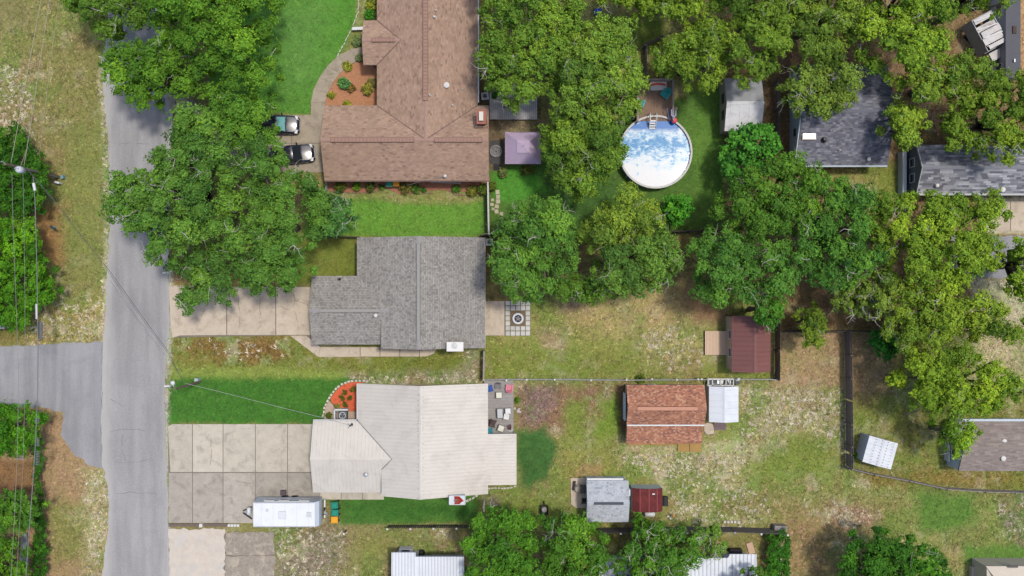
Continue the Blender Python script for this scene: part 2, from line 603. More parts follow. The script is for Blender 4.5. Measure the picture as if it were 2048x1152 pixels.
def ground_material():
    m, nt, b, N, L = _nodes('ground_soil_and_grass')
    col = _attr(nt, 'Col').outputs['Color']
    spk = _attr(nt, 'spk').outputs['Fac']
    pos = _pos(nt)
    n1 = _noise(nt, pos, 2.2, 6, 0.7)          # clumps of about 30 cm
    n2 = _noise(nt, pos, 1.1, 6, 0.65, 0.4)     # patches of a metre
    n3 = _noise(nt, pos, 5.5, 3, 0.7)           # blades and straw
    lushc = _mix(nt, 'MULTIPLY', 1.0, col, _ramp(nt, n3, [(0.36, 0.82), (0.64, 1.17)]))
    lushc = _mix(nt, 'MULTIPLY', 1.0, lushc, _ramp(nt, n2, [(0.36, 0.8), (0.64, 1.18)]))
    thin = _ramp(nt, _noise(nt, pos, 0.7, 8, 0.75, 0.6), [(0.46, 0.0), (0.64, 0.6)])
    lushc = _mix(nt, 'MIX', thin, lushc, _mix(nt, 'MULTIPLY', 1.0, lushc, (1.5, 1.22, 1.3)))
    dry = _mix(nt, 'MULTIPLY', 1.0, col, _ramp(nt, n1, [(0.38, 0.6), (0.5, 1.0), (0.62, 1.3)]))
    dry = _mix(nt, 'MULTIPLY', 1.0, dry, _ramp(nt, n3, [(0.38, 0.6), (0.62, 1.38)]))
    green = _mix(nt, 'MULTIPLY', 1.0, col, (0.72, 0.95, 0.56))
    dry = _mix(nt, 'MIX', _math(nt, 'MULTIPLY', _ramp(nt, n2, [(0.43, 0.0), (0.56, 1.0)]), 0.85), dry, green)
    straw = _ramp(nt, _noise(nt, pos, 4.6, 5, 0.75, 0.8), [(0.55, 0.0), (0.62, 1.0)])
    dry = _mix(nt, 'MIX', _math(nt, 'MULTIPLY', straw, 0.75), dry, _mix(nt, 'MIX', 0.55, _mix(nt, 'MULTIPLY', 1.0, col, 1.35), C(214, 196, 164)))
    dark = _ramp(nt, _noise(nt, pos, 5.4, 5, 0.75, 0.5), [(0.56, 0.0), (0.64, 1.0)])
    dry = _mix(nt, 'MIX', _math(nt, 'MULTIPLY', dark, 0.7), dry, _mix(nt, 'MULTIPLY', 1.0, col, (0.42, 0.45, 0.38)))
    out = _mix(nt, 'MIX', spk, lushc, dry)
    L.new(out, b.inputs['Base Color'])
    b.inputs['Roughness'].default_value = 0.95
    b.inputs['Specular IOR Level'].default_value = 0.1
    _bump(nt, b, _math(nt, 'ADD', n3, n1), 0.5, 0.05)
    return m


me.materials.append(ground_material())
ground = link('ground', me)
tag(ground, 'patchy lawn, dry grass and sandy soil of the back yards', None, None, 'structure')


# ------------------------------------------------------------------ roads
def asphalt_material(name, rgb, patch, wear, edge=False):
    m, nt, b, N, L = _nodes(name)
    pos = _pos(nt)
    mp = N.new('ShaderNodeMapping')
    mp.inputs['Scale'].default_value = (1.0, 0.12, 1.0)
    L.new(pos, mp.inputs['Vector'])
    streak = _noise(nt, mp.outputs[0], 0.9, 4, 0.5)
    big = _noise(nt, pos, 0.3, 8, 0.68, 0.3)
    fine = _noise(nt, pos, 14.0, 3, 0.7)
    c = _mix(nt, 'MULTIPLY', 1.0, C(*rgb), _ramp(nt, streak, [(0.36, 0.86), (0.64, 1.1)]))
    c = _mix(nt, 'MIX', _ramp(nt, big, [(0.5, 0.0), (0.75, 0.75)]), c, C(*patch))
    c = _mix(nt, 'MIX', _ramp(nt, _noise(nt, pos, 1.3, 8, 0.75, 1.0), [(0.6, 0.0), (0.78, 0.5)]), c, C(*wear))
    c = _mix(nt, 'MULTIPLY', 1.0, c, _ramp(nt, fine, [(0.36, 0.84), (0.64, 1.14)]))
    if edge:
        sep = N.new('ShaderNodeSeparateXYZ')
        L.new(pos, sep.inputs[0])
        e = _math(nt, 'ABSOLUTE', _math(nt, 'ADD', sep.outputs[0], 37.4))
        e = _math(nt, 'ADD', e, _math(nt, 'MULTIPLY', _math(nt, 'SUBTRACT', _noise(nt, mp.outputs[0], 2.5, 6, 0.7), 0.5), 1.6))
        r_ = N.new('ShaderNodeMapRange')
        L.new(e, r_.inputs[0])
        r_.inputs[1].default_value = 2.2
        r_.inputs[2].default_value = 3.3
        c = _mix(nt, 'MIX', _math(nt, 'MULTIPLY', r_.outputs[0], 0.6), c, C(196, 192, 186))
    L.new(c, b.inputs['Base Color'])
    b.inputs['Roughness'].default_value = 0.9
    _bump(nt, b, fine, 0.2, 0.01)
    return m


asph = asphalt_material('asphalt_weathered', (162, 160, 158), (147, 145, 144), (180, 177, 173), True)
asph2 = asphalt_material('asphalt_patched', (156, 156, 157), (130, 132, 137), (188, 186, 183))
road_px = [(218, -300), (216, 60), (203, 130), (208, 200), (216, 260), (219, 380), (218, 500), (213, 560), (211, 640), (206, 684), (204, 760), (203, 860),
           (205, 935), (214, 965), (218, 1010), (215, 1070), (208, 1110), (204, 1160), (200, 1500),
           (346, 1500), (342, 1152), (337, 1050), (334, 950), (331, 850), (330, 760), (334, 690), (340, 640), (336, 540), (338, 400), (346, 220), (330, 120), (322, 50), (322, -300)]
mb = MB()
mb.prism(ragged(road_px, 8, 2.2, (31,)), -0.2, 0.022)
tag(mb.build('road', asph), 'straight grey asphalt street along the left side', None, None, 'structure')
side_px = [(-400, 696), (0, 693), (60, 691), (140, 686), (206, 684), (230, 690), (230, 936), (200, 936), (176, 930), (143, 903), (121, 868), (127, 838), (126, 824), (92, 816), (60, 814), (0, 820), (-400, 822)]
mb = MB()
mb.prism(ragged(side_px, 7, 3.0, (4, 5, 6)), -0.2, 0.016)
tag(mb.build('road', asph2), 'bluish asphalt side street joining from the left', None, None, 'structure')
# cracks sealed or open in the asphalt, each its own thin strip of dark filler
mb = MB()
for pts in ([(220, 560), (240, 590), (262, 622), (290, 660), (318, 695), (332, 712)], [(222, 553), (250, 596), (275, 636), (300, 668)],
            [(205, 690), (204, 740), (205, 800), (202, 870), (203, 930)], [(213, 865), (250, 857), (302, 862)], [(245, 870), (246, 900), (250, 930)],
            [(207, 990), (260, 985), (330, 988)], [(220, 797), (258, 818)], [(212, 925), (280, 924), (310, 915)], [(232, 290), (260, 286), (312, 290)]):
    fine_pts = []
    for a, b_ in zip(pts[:-1], pts[1:]):
        for j in range(4):
            t = j / 4
            fine_pts.append((a[0] + (b_[0] - a[0]) * t + random.gauss(0, 1.0), a[1] + (b_[1] - a[1]) * t + random.gauss(0, 1.0)))
    for a, b_ in zip(fine_pts[:-1], fine_pts[1:]):
        if random.random() < 0.78:
            p, q = W(*a), W(*b_)
            w = random.uniform(0.02, 0.05)
            mb.bar((p[0], p[1], 0.023), (q[0], q[1], 0.023), w, 0.006)
cracks = mb.build('crack_filler', M('crack_tar', (122, 121, 121), 0.9, 0.3), bpy.data.objects['road'])
cracks['kind'] = 'stuff'

# ------------------------------------------------------------------ concrete drives, walks and patios, laid slab by slab
conc_tan = M('concrete_tan', (208, 192, 170), 0.9, 0.16, 1.2, 0, 0.08, (150, 136, 118), 0.7, 1.1, obj_var=0.06)
conc_grey = M('concrete_grey', (202, 193, 175), 0.9, 0.16, 1.0, 0, 0.08, (146, 138, 127), 0.65, 0.9, obj_var=0.09)
conc_grey2 = M('concrete_grey_damp', (180, 172, 158), 0.9, 0.2, 1.2, 0, 0.08, (126, 119, 110), 0.75, 0.8, obj_var=0.1)
conc_dark = M('concrete_mossy', (158, 148, 134), 0.95, 0.4, 3.0, 0, 0.1, (206, 192, 170), 0.9, 1.1, obj_var=0.05)
conc_sand = M('concrete_sandy', (212, 200, 184), 0.95, 0.16, 1.2, 0, 0.05, (198, 198, 196), 0.8, 0.5)
conc_walk = M('concrete_aged', (172, 160, 140), 0.9, 0.2, 1.5, 0, 0.08, (120, 110, 92), 0.7, 0.9, obj_var=0.07)
joint = M('joint_soil', (136, 127, 113), 1.0, 0.3)


def slabs(name, label, base_poly, slab_polys, mats, top=0.05, gap=0.011, rag=0):
    """paved area: a joint-soil bed and each slab its own piece"""
    mb = MB()
    mb.prism(G(base_poly), -0.15, top - 0.03)
    root = tag(mb.build(name, joint), label, None, None, 'structure')
    for si, sp in enumerate(slab_polys):
        mat = mats[si % len(mats)] if isinstance(mats, list) else mats
        P = ragged(sp, 6, rag) if rag else G(sp)
        cx, cy = sum(p[0] for p in P) / len(P), sum(p[1] for p in P) / len(P)
        Q = []
        for x, y in P:
            d = math.hypot(x - cx, y - cy)
            k = 1 - gap * 1.3 / max(d, 0.2)
            Q.append((cx + (x - cx) * k, cy + (y - cy) * k))
        mb = MB()
        mb.prism(Q, -0.1, top + random.uniform(-0.006, 0.006))
        mb.build('slab', mat, root)
    return root


def rect(x0, y0, x1, y1):
    return [(x0, y0), (x1, y0), (x1, y1), (x0, y1)]


slabs('driveway', 'tan concrete driveway leading to the grey shingled house', [(338, 572), (345, 675), (624, 670), (624, 574)],
      [[(338, 572), (362, 570), (453, 574), (453, 670), (360, 671), (345, 676), (341, 640)], rect(454.5, 574, 551, 670), rect(552.5, 574, 624, 670)], conc_tan)
slabs('walkway', 'tan concrete walk bending along the front of the grey house', [(580, 671), (622, 671), (642, 694), (874, 694), (868, 708), (855, 713), (637, 714)],
      [[(580, 671), (612, 671), (641, 694), (637, 714)], [(641, 694), (720, 694), (720, 713.5), (637, 714)]] +
      [rect(x, 694, x + 38.5, 713) for x in (721, 760.5, 800)] + [[(839.5, 694), (876, 694), (868, 707), (852, 713), (839.5, 713)]], conc_tan, 0.06)
slabs('patio', 'square tan concrete patio behind the grey house', rect(966, 602, 1009, 671), [rect(966, 602, 1009, 671)], conc_tan, 0.07)
xs = [338, 386, 447, 511.5, 576, 640]
sl = [rect(a, 848, b - 1.2, 944) for a, b in zip(xs[:-1], xs[1:])] + [rect(a, 945.5, b - 1.2, 1046) for a, b in zip(xs[:-2], xs[1:-1])] + [rect(576, 945.5, 640, 1040)]
sl[0] = [(336, 852), (345, 848), (384.8, 848), (384.8, 944), (341, 944)]
slabs('driveway', 'wide stained concrete parking pad in front of the pale metal roof', [(336, 850), (640, 848), (640, 1046), (338, 1046)], sl, [conc_grey] * 5 + [conc_grey2] * 5)
slabs('walkway', 'narrow concrete strip below the pale metal roof', rect(640, 970, 768, 999), [rect(640, 970, 682, 999), rect(683, 970, 725, 999), rect(726, 970, 768, 999)], conc_grey, 0.05)
slabs('driveway', 'pale sand covered concrete apron at the bottom beside the street', [(340, 1060), (450, 1060), (450, 1300), (348, 1300)],
      [[(337, 1057), (450, 1057), (450, 1300), (346, 1300)]], conc_sand, 0.05, rag=2.5)
slabs('driveway', 'dark mossy concrete slabs at the bottom beside the sandy apron', rect(452, 1067, 546, 1300),
      [rect(452, 1064, 548, 1110), rect(452, 1111.5, 550, 1157), rect(452, 1158, 550, 1300)], conc_dark, 0.05, rag=2.5)
slabs('driveway', 'concrete drive under the oaks where the two dark cars park', [(420, 230), (662, 230), (662, 345), (420, 345)],
      [rect(420, 230, 500, 286), rect(420, 287, 500, 345), rect(501, 230, 583, 286), rect(501, 287, 583, 345), rect(584, 230, 662, 286), rect(584, 287, 662, 345)], conc_walk)
slabs('driveway', 'broken concrete mouth of the shaded drive at the street', [(334, 190), (360, 176), (430, 236), (430, 330), (350, 226)],
      [[(334, 190), (352, 185), (349, 224), (343, 226)], [(353, 184), (420, 234), (420, 330), (352, 226)]], conc_walk)
outer = [(622, 231), (622, 205), (627, 180), (639, 155), (655, 132), (676, 112), (700, 99), (735, 92)]
inner = [(650, 231), (651, 205), (656, 186), (666, 166), (680, 147), (697, 132), (716, 121), (735, 114)]
slabs('walkway', 'curved grey concrete walk around the mulch bed of the brown house', outer + inner[::-1],
      [[outer[i], outer[i + 1], inner[i + 1], inner[i]] for i in range(len(outer) - 1)], conc_walk, 0.06)
slabs('driveway', 'pale concrete parking area at the right edge of the picture', rect(1990, 402, 2200, 462), [rect(1990, 402, 2020, 462), rect(2021, 402, 2200, 462)], conc_tan)
mb = MB()
mb.prism(ragged([(1900, 472), (2300, 472), (2300, 556), (1900, 556)], 9, 2), -0.1, 0.02)
tag(mb.build('road', asph2), 'short piece of asphalt seen between the trees at the right', None, None, 'structure')
slabs('patio', 'small tan concrete pad beside the light grey shed', [(1141, 956), (1180, 955), (1180, 1016), (1152, 1016), (1142, 1008)],
      [[(1141, 956), (1180, 955), (1180, 1016), (1152, 1016), (1142, 1008)]], conc_tan, 0.07)
slabs('patio', 'small concrete step pad beside the white shed', rect(1409, 846, 1428, 869), [[(1408, 848), (1416, 845), (1428, 849), (1428, 867), (1414, 869), (1408, 862)]], conc_tan, 0.06)

# cracks in the tan drive
mb = MB()
for pts in ([(584, 576), (590, 600), (589, 622), (596, 645), (597, 668)], [(589, 600), (606, 606), (620, 612)], [(478, 590), (480, 630), (478, 668)], [(520, 600), (522, 640)], [(556, 612), (588, 622)], [(404, 600), (430, 596), (452, 600)],
            [(420, 870), (424, 900), (420, 940)], [(470, 960), (500, 968), (512, 964)]):
    fp_ = []
    for a, b_ in zip(pts[:-1], pts[1:]):
        for j in range(4):
            fp_.append((a[0] + (b_[0] - a[0]) * j / 4 + random.gauss(0, .8), a[1] + (b_[1] - a[1]) * j / 4 + random.gauss(0, .8)))
    for a, b_ in zip(fp_[:-1], fp_[1:]):
        if random.random() < 0.85:
            p, q = W(*a), W(*b_)
            mb.bar((p[0], p[1], 0.055), (q[0], q[1], 0.055), random.uniform(0.015, 0.04), 0.012)
mb.build('crack_filler', M('crack_dirt', (120, 108, 94), 0.95, 0.3), bpy.data.objects['driveway'], kind='stuff')

# kerb timbers below the parking pad
mb = thing('landscape_timber', 'low weathered timber edging below the stained parking pad', 'edging', W(400, 1050))
for x0, x1 in ((338, 397), (408, 456)):
    b_ = MB(); b_.bar(W(x0, 1050, 0.08), W(x1, 1050, 0.08), 0.26, 0.2)
    b_.build('timber', M('timber_grey', (120, 104, 96), 0.9, 0.35, 4), mb)
for k, x in enumerate((403, 459, 465, 471, 477)):
    b_ = MB(); p = W(x, 1050); b_.box(p[0], p[1], 0, 0.26 if k else 0.34, 0.26 if k else 0.36, 0.2 if k else 0.26, random.uniform(-.1, .1), None, 0.92)
    b_.build('block', M('white_block', (226, 222, 214), 0.9, 0.15), mb)

# ------------------------------------------------------------------ grass tufts, straw and weeds that stand on the ground
HARD = [road_px, side_px, rect(338, 572, 624, 674), rect(636, 692, 872, 714), rect(336, 848, 642, 1048), rect(336, 1056, 552, 1300), rect(420, 228, 662, 346),
        outer + inner[::-1], rect(620, 473, 972, 700), rect(620, 766, 1034, 1002), rect(642, -60, 980, 362), rect(1250, 770, 1480, 905), rect(1140, 955, 1330, 1046),
        rect(1990, 400, 2200, 556), rect(1240, 232, 1382, 378), rect(1008, 600, 1062, 673), rect(1408, 632, 1546, 745), rect(1440, 155, 1526, 265)]


def tufts(n, seed, pale=False):
    r = np.random.default_rng(seed)
    P = np.column_stack([r.uniform(-56, 56, n), r.uniform(-33, 33, n)])
    ix = np.clip(np.searchsorted(gx, P[:, 0]), 0, nx - 1)
    iy = np.clip(np.searchsorted(gy, P[:, 1]), 0, ny - 1)
    k = iy * nx + ix
    spk, col = gspk[k], gcol[k]
    keep = r.uniform(0, 1, n) < (0.12 + spk * 0.88) if not pale else (spk > 0.86) & (r.uniform(0, 1, n) < (spk - 0.8) * 5)
    ppx = np.column_stack([P[:, 0] * S + 1024, 576 - P[:, 1] * S])
    for h in HARD:
        keep &= sdist(ppx, h) < -2.5
    clump = vnoise(P, 1.3, seed + 4, 2)
    keep &= clump > r.uniform(-0.9, 0.35, n)
    P, spk, col = P[keep], spk[keep], col[keep]
    n = len(P)
    nb = 5
    a = r.uniform(0, 2 * math.pi, (n, nb))
    ln = r.uniform(0.09, 0.28, (n, nb)) * (0.55 + 0.6 * spk[:, None])
    wd = r.uniform(0.012, 0.03, (n, nb)) * (2.0 if not pale else 3.4)
    ht = r.uniform(0.02, 0.11, (n, nb)) * (0.4 + 0.7 * spk[:, None])
    ca, sa = np.cos(a), np.sin(a)
    ox, oy = r.normal(0, 0.05, (n, nb)), r.normal(0, 0.05, (n, nb))
    bx, by = P[:, None, 0] + ox, P[:, None, 1] + oy
    v = np.stack([np.stack([bx - sa * wd, by + ca * wd, np.zeros((n, nb)) - 0.02], -1),
                  np.stack([bx + sa * wd, by - ca * wd, np.zeros((n, nb)) - 0.02], -1),
                  np.stack([bx + ca * ln, by + sa * ln, ht], -1)], 2).reshape(-1, 3)
    tint = r.choice(5, n, p=[0.34, 0.22, 0.2, 0.14, 0.1])
    mul = np.array([[1.0, 1.05, 0.9], [0.72, 0.92, 0.5], [1.35, 1.3, 1.2], [0.5, 0.52, 0.42], [2.0, 1.95, 1.95]])[tint]
    mul = 1 + (mul - 1) * (0.25 + 0.75 * spk[:, None])
    cc = np.clip(col * mul * r.uniform(0.8, 1.2, (n, 1)), 0, 0.85) * F
    if pale:
        cc = np.array([lin(222), lin(210), lin(184)]) * F * r.uniform(0.6, 1.15, (n, 1))
    cc = np.repeat(cc, nb * 3, axis=0)
    me = bpy.data.meshes.new('grass')
    fast_mesh(me, v, np.arange(len(v)).reshape(-1, 3), cc)
    me.materials.append(mat_vcol('grass_blades', 0.9, 0.0))
    tag(link('grass', me), 'grass tufts, straw and low weeds scattered over the yards' if not pale else 'bleached straw clumps on the sandy patches', 'grass', None, 'stuff')


tufts(215000, 77)
tufts(60000, 99, True)
# ------------------------------------------------------------------ trees and shrubs
leafm = mat_vcol('leaves', 0.5, 0.0, leaf=True)
bark = M('bark', (120, 108, 94), 0.95, 0.35, 4, 0, 0.3)
twigm = M('bare_grey_wood', (198, 192, 182), 0.9, 0.25, 6)
N_LEAF = [0]


def crown_points(poly, h, ze, R, seed, fill=1.0):
    """centres and radii of the foliage lobes of one crown, spread through its volume"""
    r = np.random.default_rng(seed)
    poly = np.array(poly)
    mn, mx = poly.min(0), poly.max(0)
    area_n = int((mx[0] - mn[0]) * (mx[1] - mn[1]) / (R * R) * 60) + 200
    cand = r.uniform(mn, mx, (area_n, 2))
    d = sdist(cand, poly)
    dmax = max(d.max(), 0.5)
    out = []
    for rk, sp, inset in ((1.0, 0.72, 0.98), (0.7, 0.72, 0.7), (0.42, 0.74, 0.35)):
        rr = R * rk
        for p, dd in zip(cand, d):
            if dd < rr * inset * r.uniform(0.6, 1.3):
                continue
            q = rr * r.uniform(0.8, 1.25)
            if any((p[0] - o[0]) ** 2 + (p[1] - o[1]) ** 2 < (sp * (q + o[3])) ** 2 for o in out):
                continue
            if r.uniform() > fill:
                continue
            t = min(1.0, max(0.0, dd) / (dmax * 0.85))
            z = ze + (h - ze) * math.sqrt(max(0, 1 - (1 - t) ** 2)) - q * 0.7 + r.normal(0, 0.08 * h)
            if rk < 0.9 and dd > R:
                z -= r.uniform(0.2, 1.0)
            out.append((p[0], p[1], max(z, 0.3 * q), q))
    cxy = poly.mean(0)
    # a lower, looser layer that closes the crown from the side
    low = [(x + (cxy[0] - x) * 0.12 + r.uniform(-0.4, 0.4) * R, y + (cxy[1] - y) * 0.12 + r.uniform(-0.4, 0.4) * R, z - r.uniform(0.9, 1.5) * q, q * 0.9) for x, y, z, q in out if q > R * 0.75 and z > 2.2]
    return out, low


def _cube_sphere(n=2):
    V, Q = [], []
    for ax in range(3):
        for s in (-1, 1):
            o = len(V)
            for i in range(n + 1):
                for j in range(n + 1):
                    v = [0, 0, 0]
                    v[ax] = s
                    v[(ax + 1) % 3] = -1 + 2 * i / n
                    v[(ax + 2) % 3] = (-1 + 2 * j / n) * s
                    V.append(v)
            for i in range(n):
                for j in range(n):
                    Q.append([o + i * (n + 1) + j, o + (i + 1) * (n + 1) + j, o + (i + 1) * (n + 1) + j + 1, o + i * (n + 1) + j + 1])
    V = np.array(V, float)
    V /= np.linalg.norm(V, axis=1)[:, None]
    return V[np.array(Q)].reshape(-1, 3)


CORE = _cube_sphere(2)


def foliage(lobes, hue, seed, leaf=0.2, dens=1.0, star=False, yellow=0.25, vary=0.16):
    r = np.random.default_rng(seed)
    VV, CC = [], []
    base = np.array([lin(c) for c in hue]) * F * 1.24 * np.array([1.02, 1.0, 0.72])
    for li, (x, y, z, R) in enumerate(lobes):
        low = li >= lobes_top[0]
        ns = max(6, int(R * R * 50 * (0.2 / leaf) ** 2 * dens * (0.28 if low else 1.0)))
        u = r.uniform(-0.1, 1, ns)
        a = r.uniform(0, 2 * math.pi, ns)
        s = np.sqrt(1 - u * u)
        nrm = np.stack([s * np.cos(a), s * np.sin(a), u], -1)
        rad = R * r.uniform(0.72, 1.06, (ns, 1)) * (1 + 0.14 * np.sin(a * 3 + li)[:, None] + 0.1 * np.sin(a * 5 + 2 * li)[:, None])
        ctr = np.array([x, y, z]) + nrm * rad * np.array([1, 1, 0.85])
        k = 8
        P = np.repeat(ctr, k, 0) + r.normal(0, leaf * 0.55, (ns * k, 3)) * np.array([1, 1, 0.6])
        n = np.repeat(nrm, k, 0) * 0.75 + np.array([0, 0, 0.4]) + r.normal(0, 0.28, (ns * k, 3))
        n /= np.linalg.norm(n, axis=1)[:, None]
        t = r.normal(0, 1, (ns * k, 3))
        t -= n * (t * n).sum(1)[:, None]
        t /= np.linalg.norm(t, axis=1)[:, None]
        b = np.cross(n, t)
        L = (leaf * r.uniform(0.6, 1.25, (ns * k, 1)))
        wd = L * 0.46
        q = np.stack([P - t * L * 0.5, P - b * wd + n * L * 0.08, P + t * L * 0.5, P + b * wd + n * L * 0.08], 1)
        VV.append(q.reshape(-1, 3))
        lobe_t = r.normal(0, 1)
        # inner twig-and-leaf mass of the lobe
        ph = r.uniform(0, 6.28, 6)
        bump = 1 + 0.1 * np.sin(5 * CORE[:, 0] + ph[0]) + 0.1 * np.sin(6 * CORE[:, 1] + ph[1]) + 0.09 * np.sin(7 * CORE[:, 2] + ph[2])
        VV.append(np.array([x, y, z]) + CORE * bump[:, None] * R * np.array([0.66, 0.66, 0.5]))
        tone = np.clip(1 + vary * lobe_t + r.normal(0, 0.13, (ns, 1)), 0.45, 1.8)
        yel = np.clip(0.5 * yellow * (lobe_t + r.normal(0, 1, (ns, 1))), -0.35, 0.5)
        c = base * tone * np.concatenate([1 + 0.7 * yel, 1 + 0.22 * yel, 1 - 0.5 * yel], 1)
        c = np.repeat(c, k, 0) * r.uniform(0.62, 1.4, (ns * k, 1))
        c = np.clip(c, 0.003, 0.6)
        CC.append(np.repeat(c, 4, 0))
        CC.append(np.tile(base * (1 + vary * lobe_t * 0.6), (len(CORE), 1)))
    return np.concatenate(VV), np.concatenate(CC)


lobes_top = [0]


def tree(name, label, px, h, hue, seed, cat='tree', ze=None, R=1.15, leaf=0.165, dens=1.0, dead=0.4, fill=1.0, trunk_px=None, group=None, yellow=0.25, vary=0.16, kref=0.72):
    ze = h * 0.5 if ze is None else ze
    poly = [W(x, y, h * kref)[:2] for x, y in px]
    top, low = crown_points(poly, h, ze, R, seed, fill)
    if not top:
        return
    r = random.Random(seed)
    if trunk_px:
        bx, by, _ = W(*trunk_px)
    else:
        bx, by = sum(p[0] for p in top) / len(top), sum(p[1] for p in top) / len(top)
    root = thing(name, label, cat, (bx, by, 0), group)
    lobes_top[0] = len(top)
    V, Cc = foliage(top + low, hue, seed, leaf, dens, yellow=yellow, vary=vary)
    N_LEAF[0] += len(V) // 4
    me = bpy.data.meshes.new('crown')
    fast_mesh(me, V - np.array([bx, by, 0]), np.arange(len(V)).reshape(-1, 4), Cc)
    me.materials.append(leafm)
    link('crown' if h > 2.5 else 'foliage', me, root, (bx, by, 0))
    # trunk with limbs
    mb = MB()
    r0 = max(0.02, min(0.42, 0.035 * h))
    fork = Vector((bx + r.uniform(-.4, .4) * h * 0.05, by + r.uniform(-.4, .4) * h * 0.05, h * 0.3))
    mb.tube([(bx, by, -0.1), (bx, by, h * 0.06), tuple((Vector((bx, by, 0)) + fork) / 2), tuple(fork)], [r0 * 1.4, r0, r0 * 0.9, r0 * 0.8], 8)
    limbs = sorted(top, key=lambda o: -o[3])[:max(4, min(16, len(top)))]
    for x, y, z, q in limbs:
        e = Vector((x, y, max(z, h * 0.32)))
        m1 = fork.lerp(e, 0.45) + Vector((r.uniform(-.5, .5), r.uniform(-.5, .5), r.uniform(0, .4))) * h * 0.06
        m2 = fork.lerp(e, 0.75) + Vector((r.uniform(-.5, .5), r.uniform(-.5, .5), r.uniform(0, .3))) * h * 0.05
        mb.tube([fork, m1, m2, e], [r0 * 0.6, r0 * 0.42, r0 * 0.26, r0 * 0.1], 6)
    mb.build('trunk' if h > 2.5 else 'stem', bark, root, smooth=True)
    # grey bare twigs that poke out of the leaves
    nd = int(dead * 0.6 * len(top) + 0.5)
    if nd and h > 2.5:
        mb = MB()
        big = 1.5 if dead >= 1.5 else 1.25
        for x, y, z, q in r.sample(top, min(nd, len(top))):
            p = Vector((x + r.uniform(-.5, .5) * q, y + r.uniform(-.5, .5) * q, z + q * 0.62))
            for fk in range(r.choice((1, 2, 3))):
                a = r.uniform(0, 6.28)
                d = Vector((math.cos(a), math.sin(a), 0.12))
                pts, c = [p.copy()], p.copy()
                for _ in range(r.choice((3, 4, 5))):
                    a += r.uniform(-0.8, 0.8)
                    d = Vector((math.cos(a), math.sin(a), r.uniform(-0.1, 0.3)))
                    c = c + d * r.uniform(0.12, 0.34) * big
                    pts.append(c.copy())
                w0 = r.uniform(0.014, 0.034) * (1.15 if big > 1.5 else 1.0)
                mb.tube(pts, [w0 * (1 - 0.75 * i / (len(pts) - 1)) for i in range(len(pts))], 4)
                if len(pts) > 3:
                    a2 = a + r.choice((-1, 1)) * r.uniform(0.6, 1.2)
                    q0 = pts[1]
                    mb.tube([q0, q0 + Vector((math.cos(a2), math.sin(a2), 0.2)) * 0.25, q0 + Vector((math.cos(a2 + .4), math.sin(a2 + .4), 0.2)) * 0.5], [w0 * 0.6, w0 * 0.45, w0 * 0.2], 4)
        mb.build('bare_twigs', twigm, root, kind='stuff')
    return root


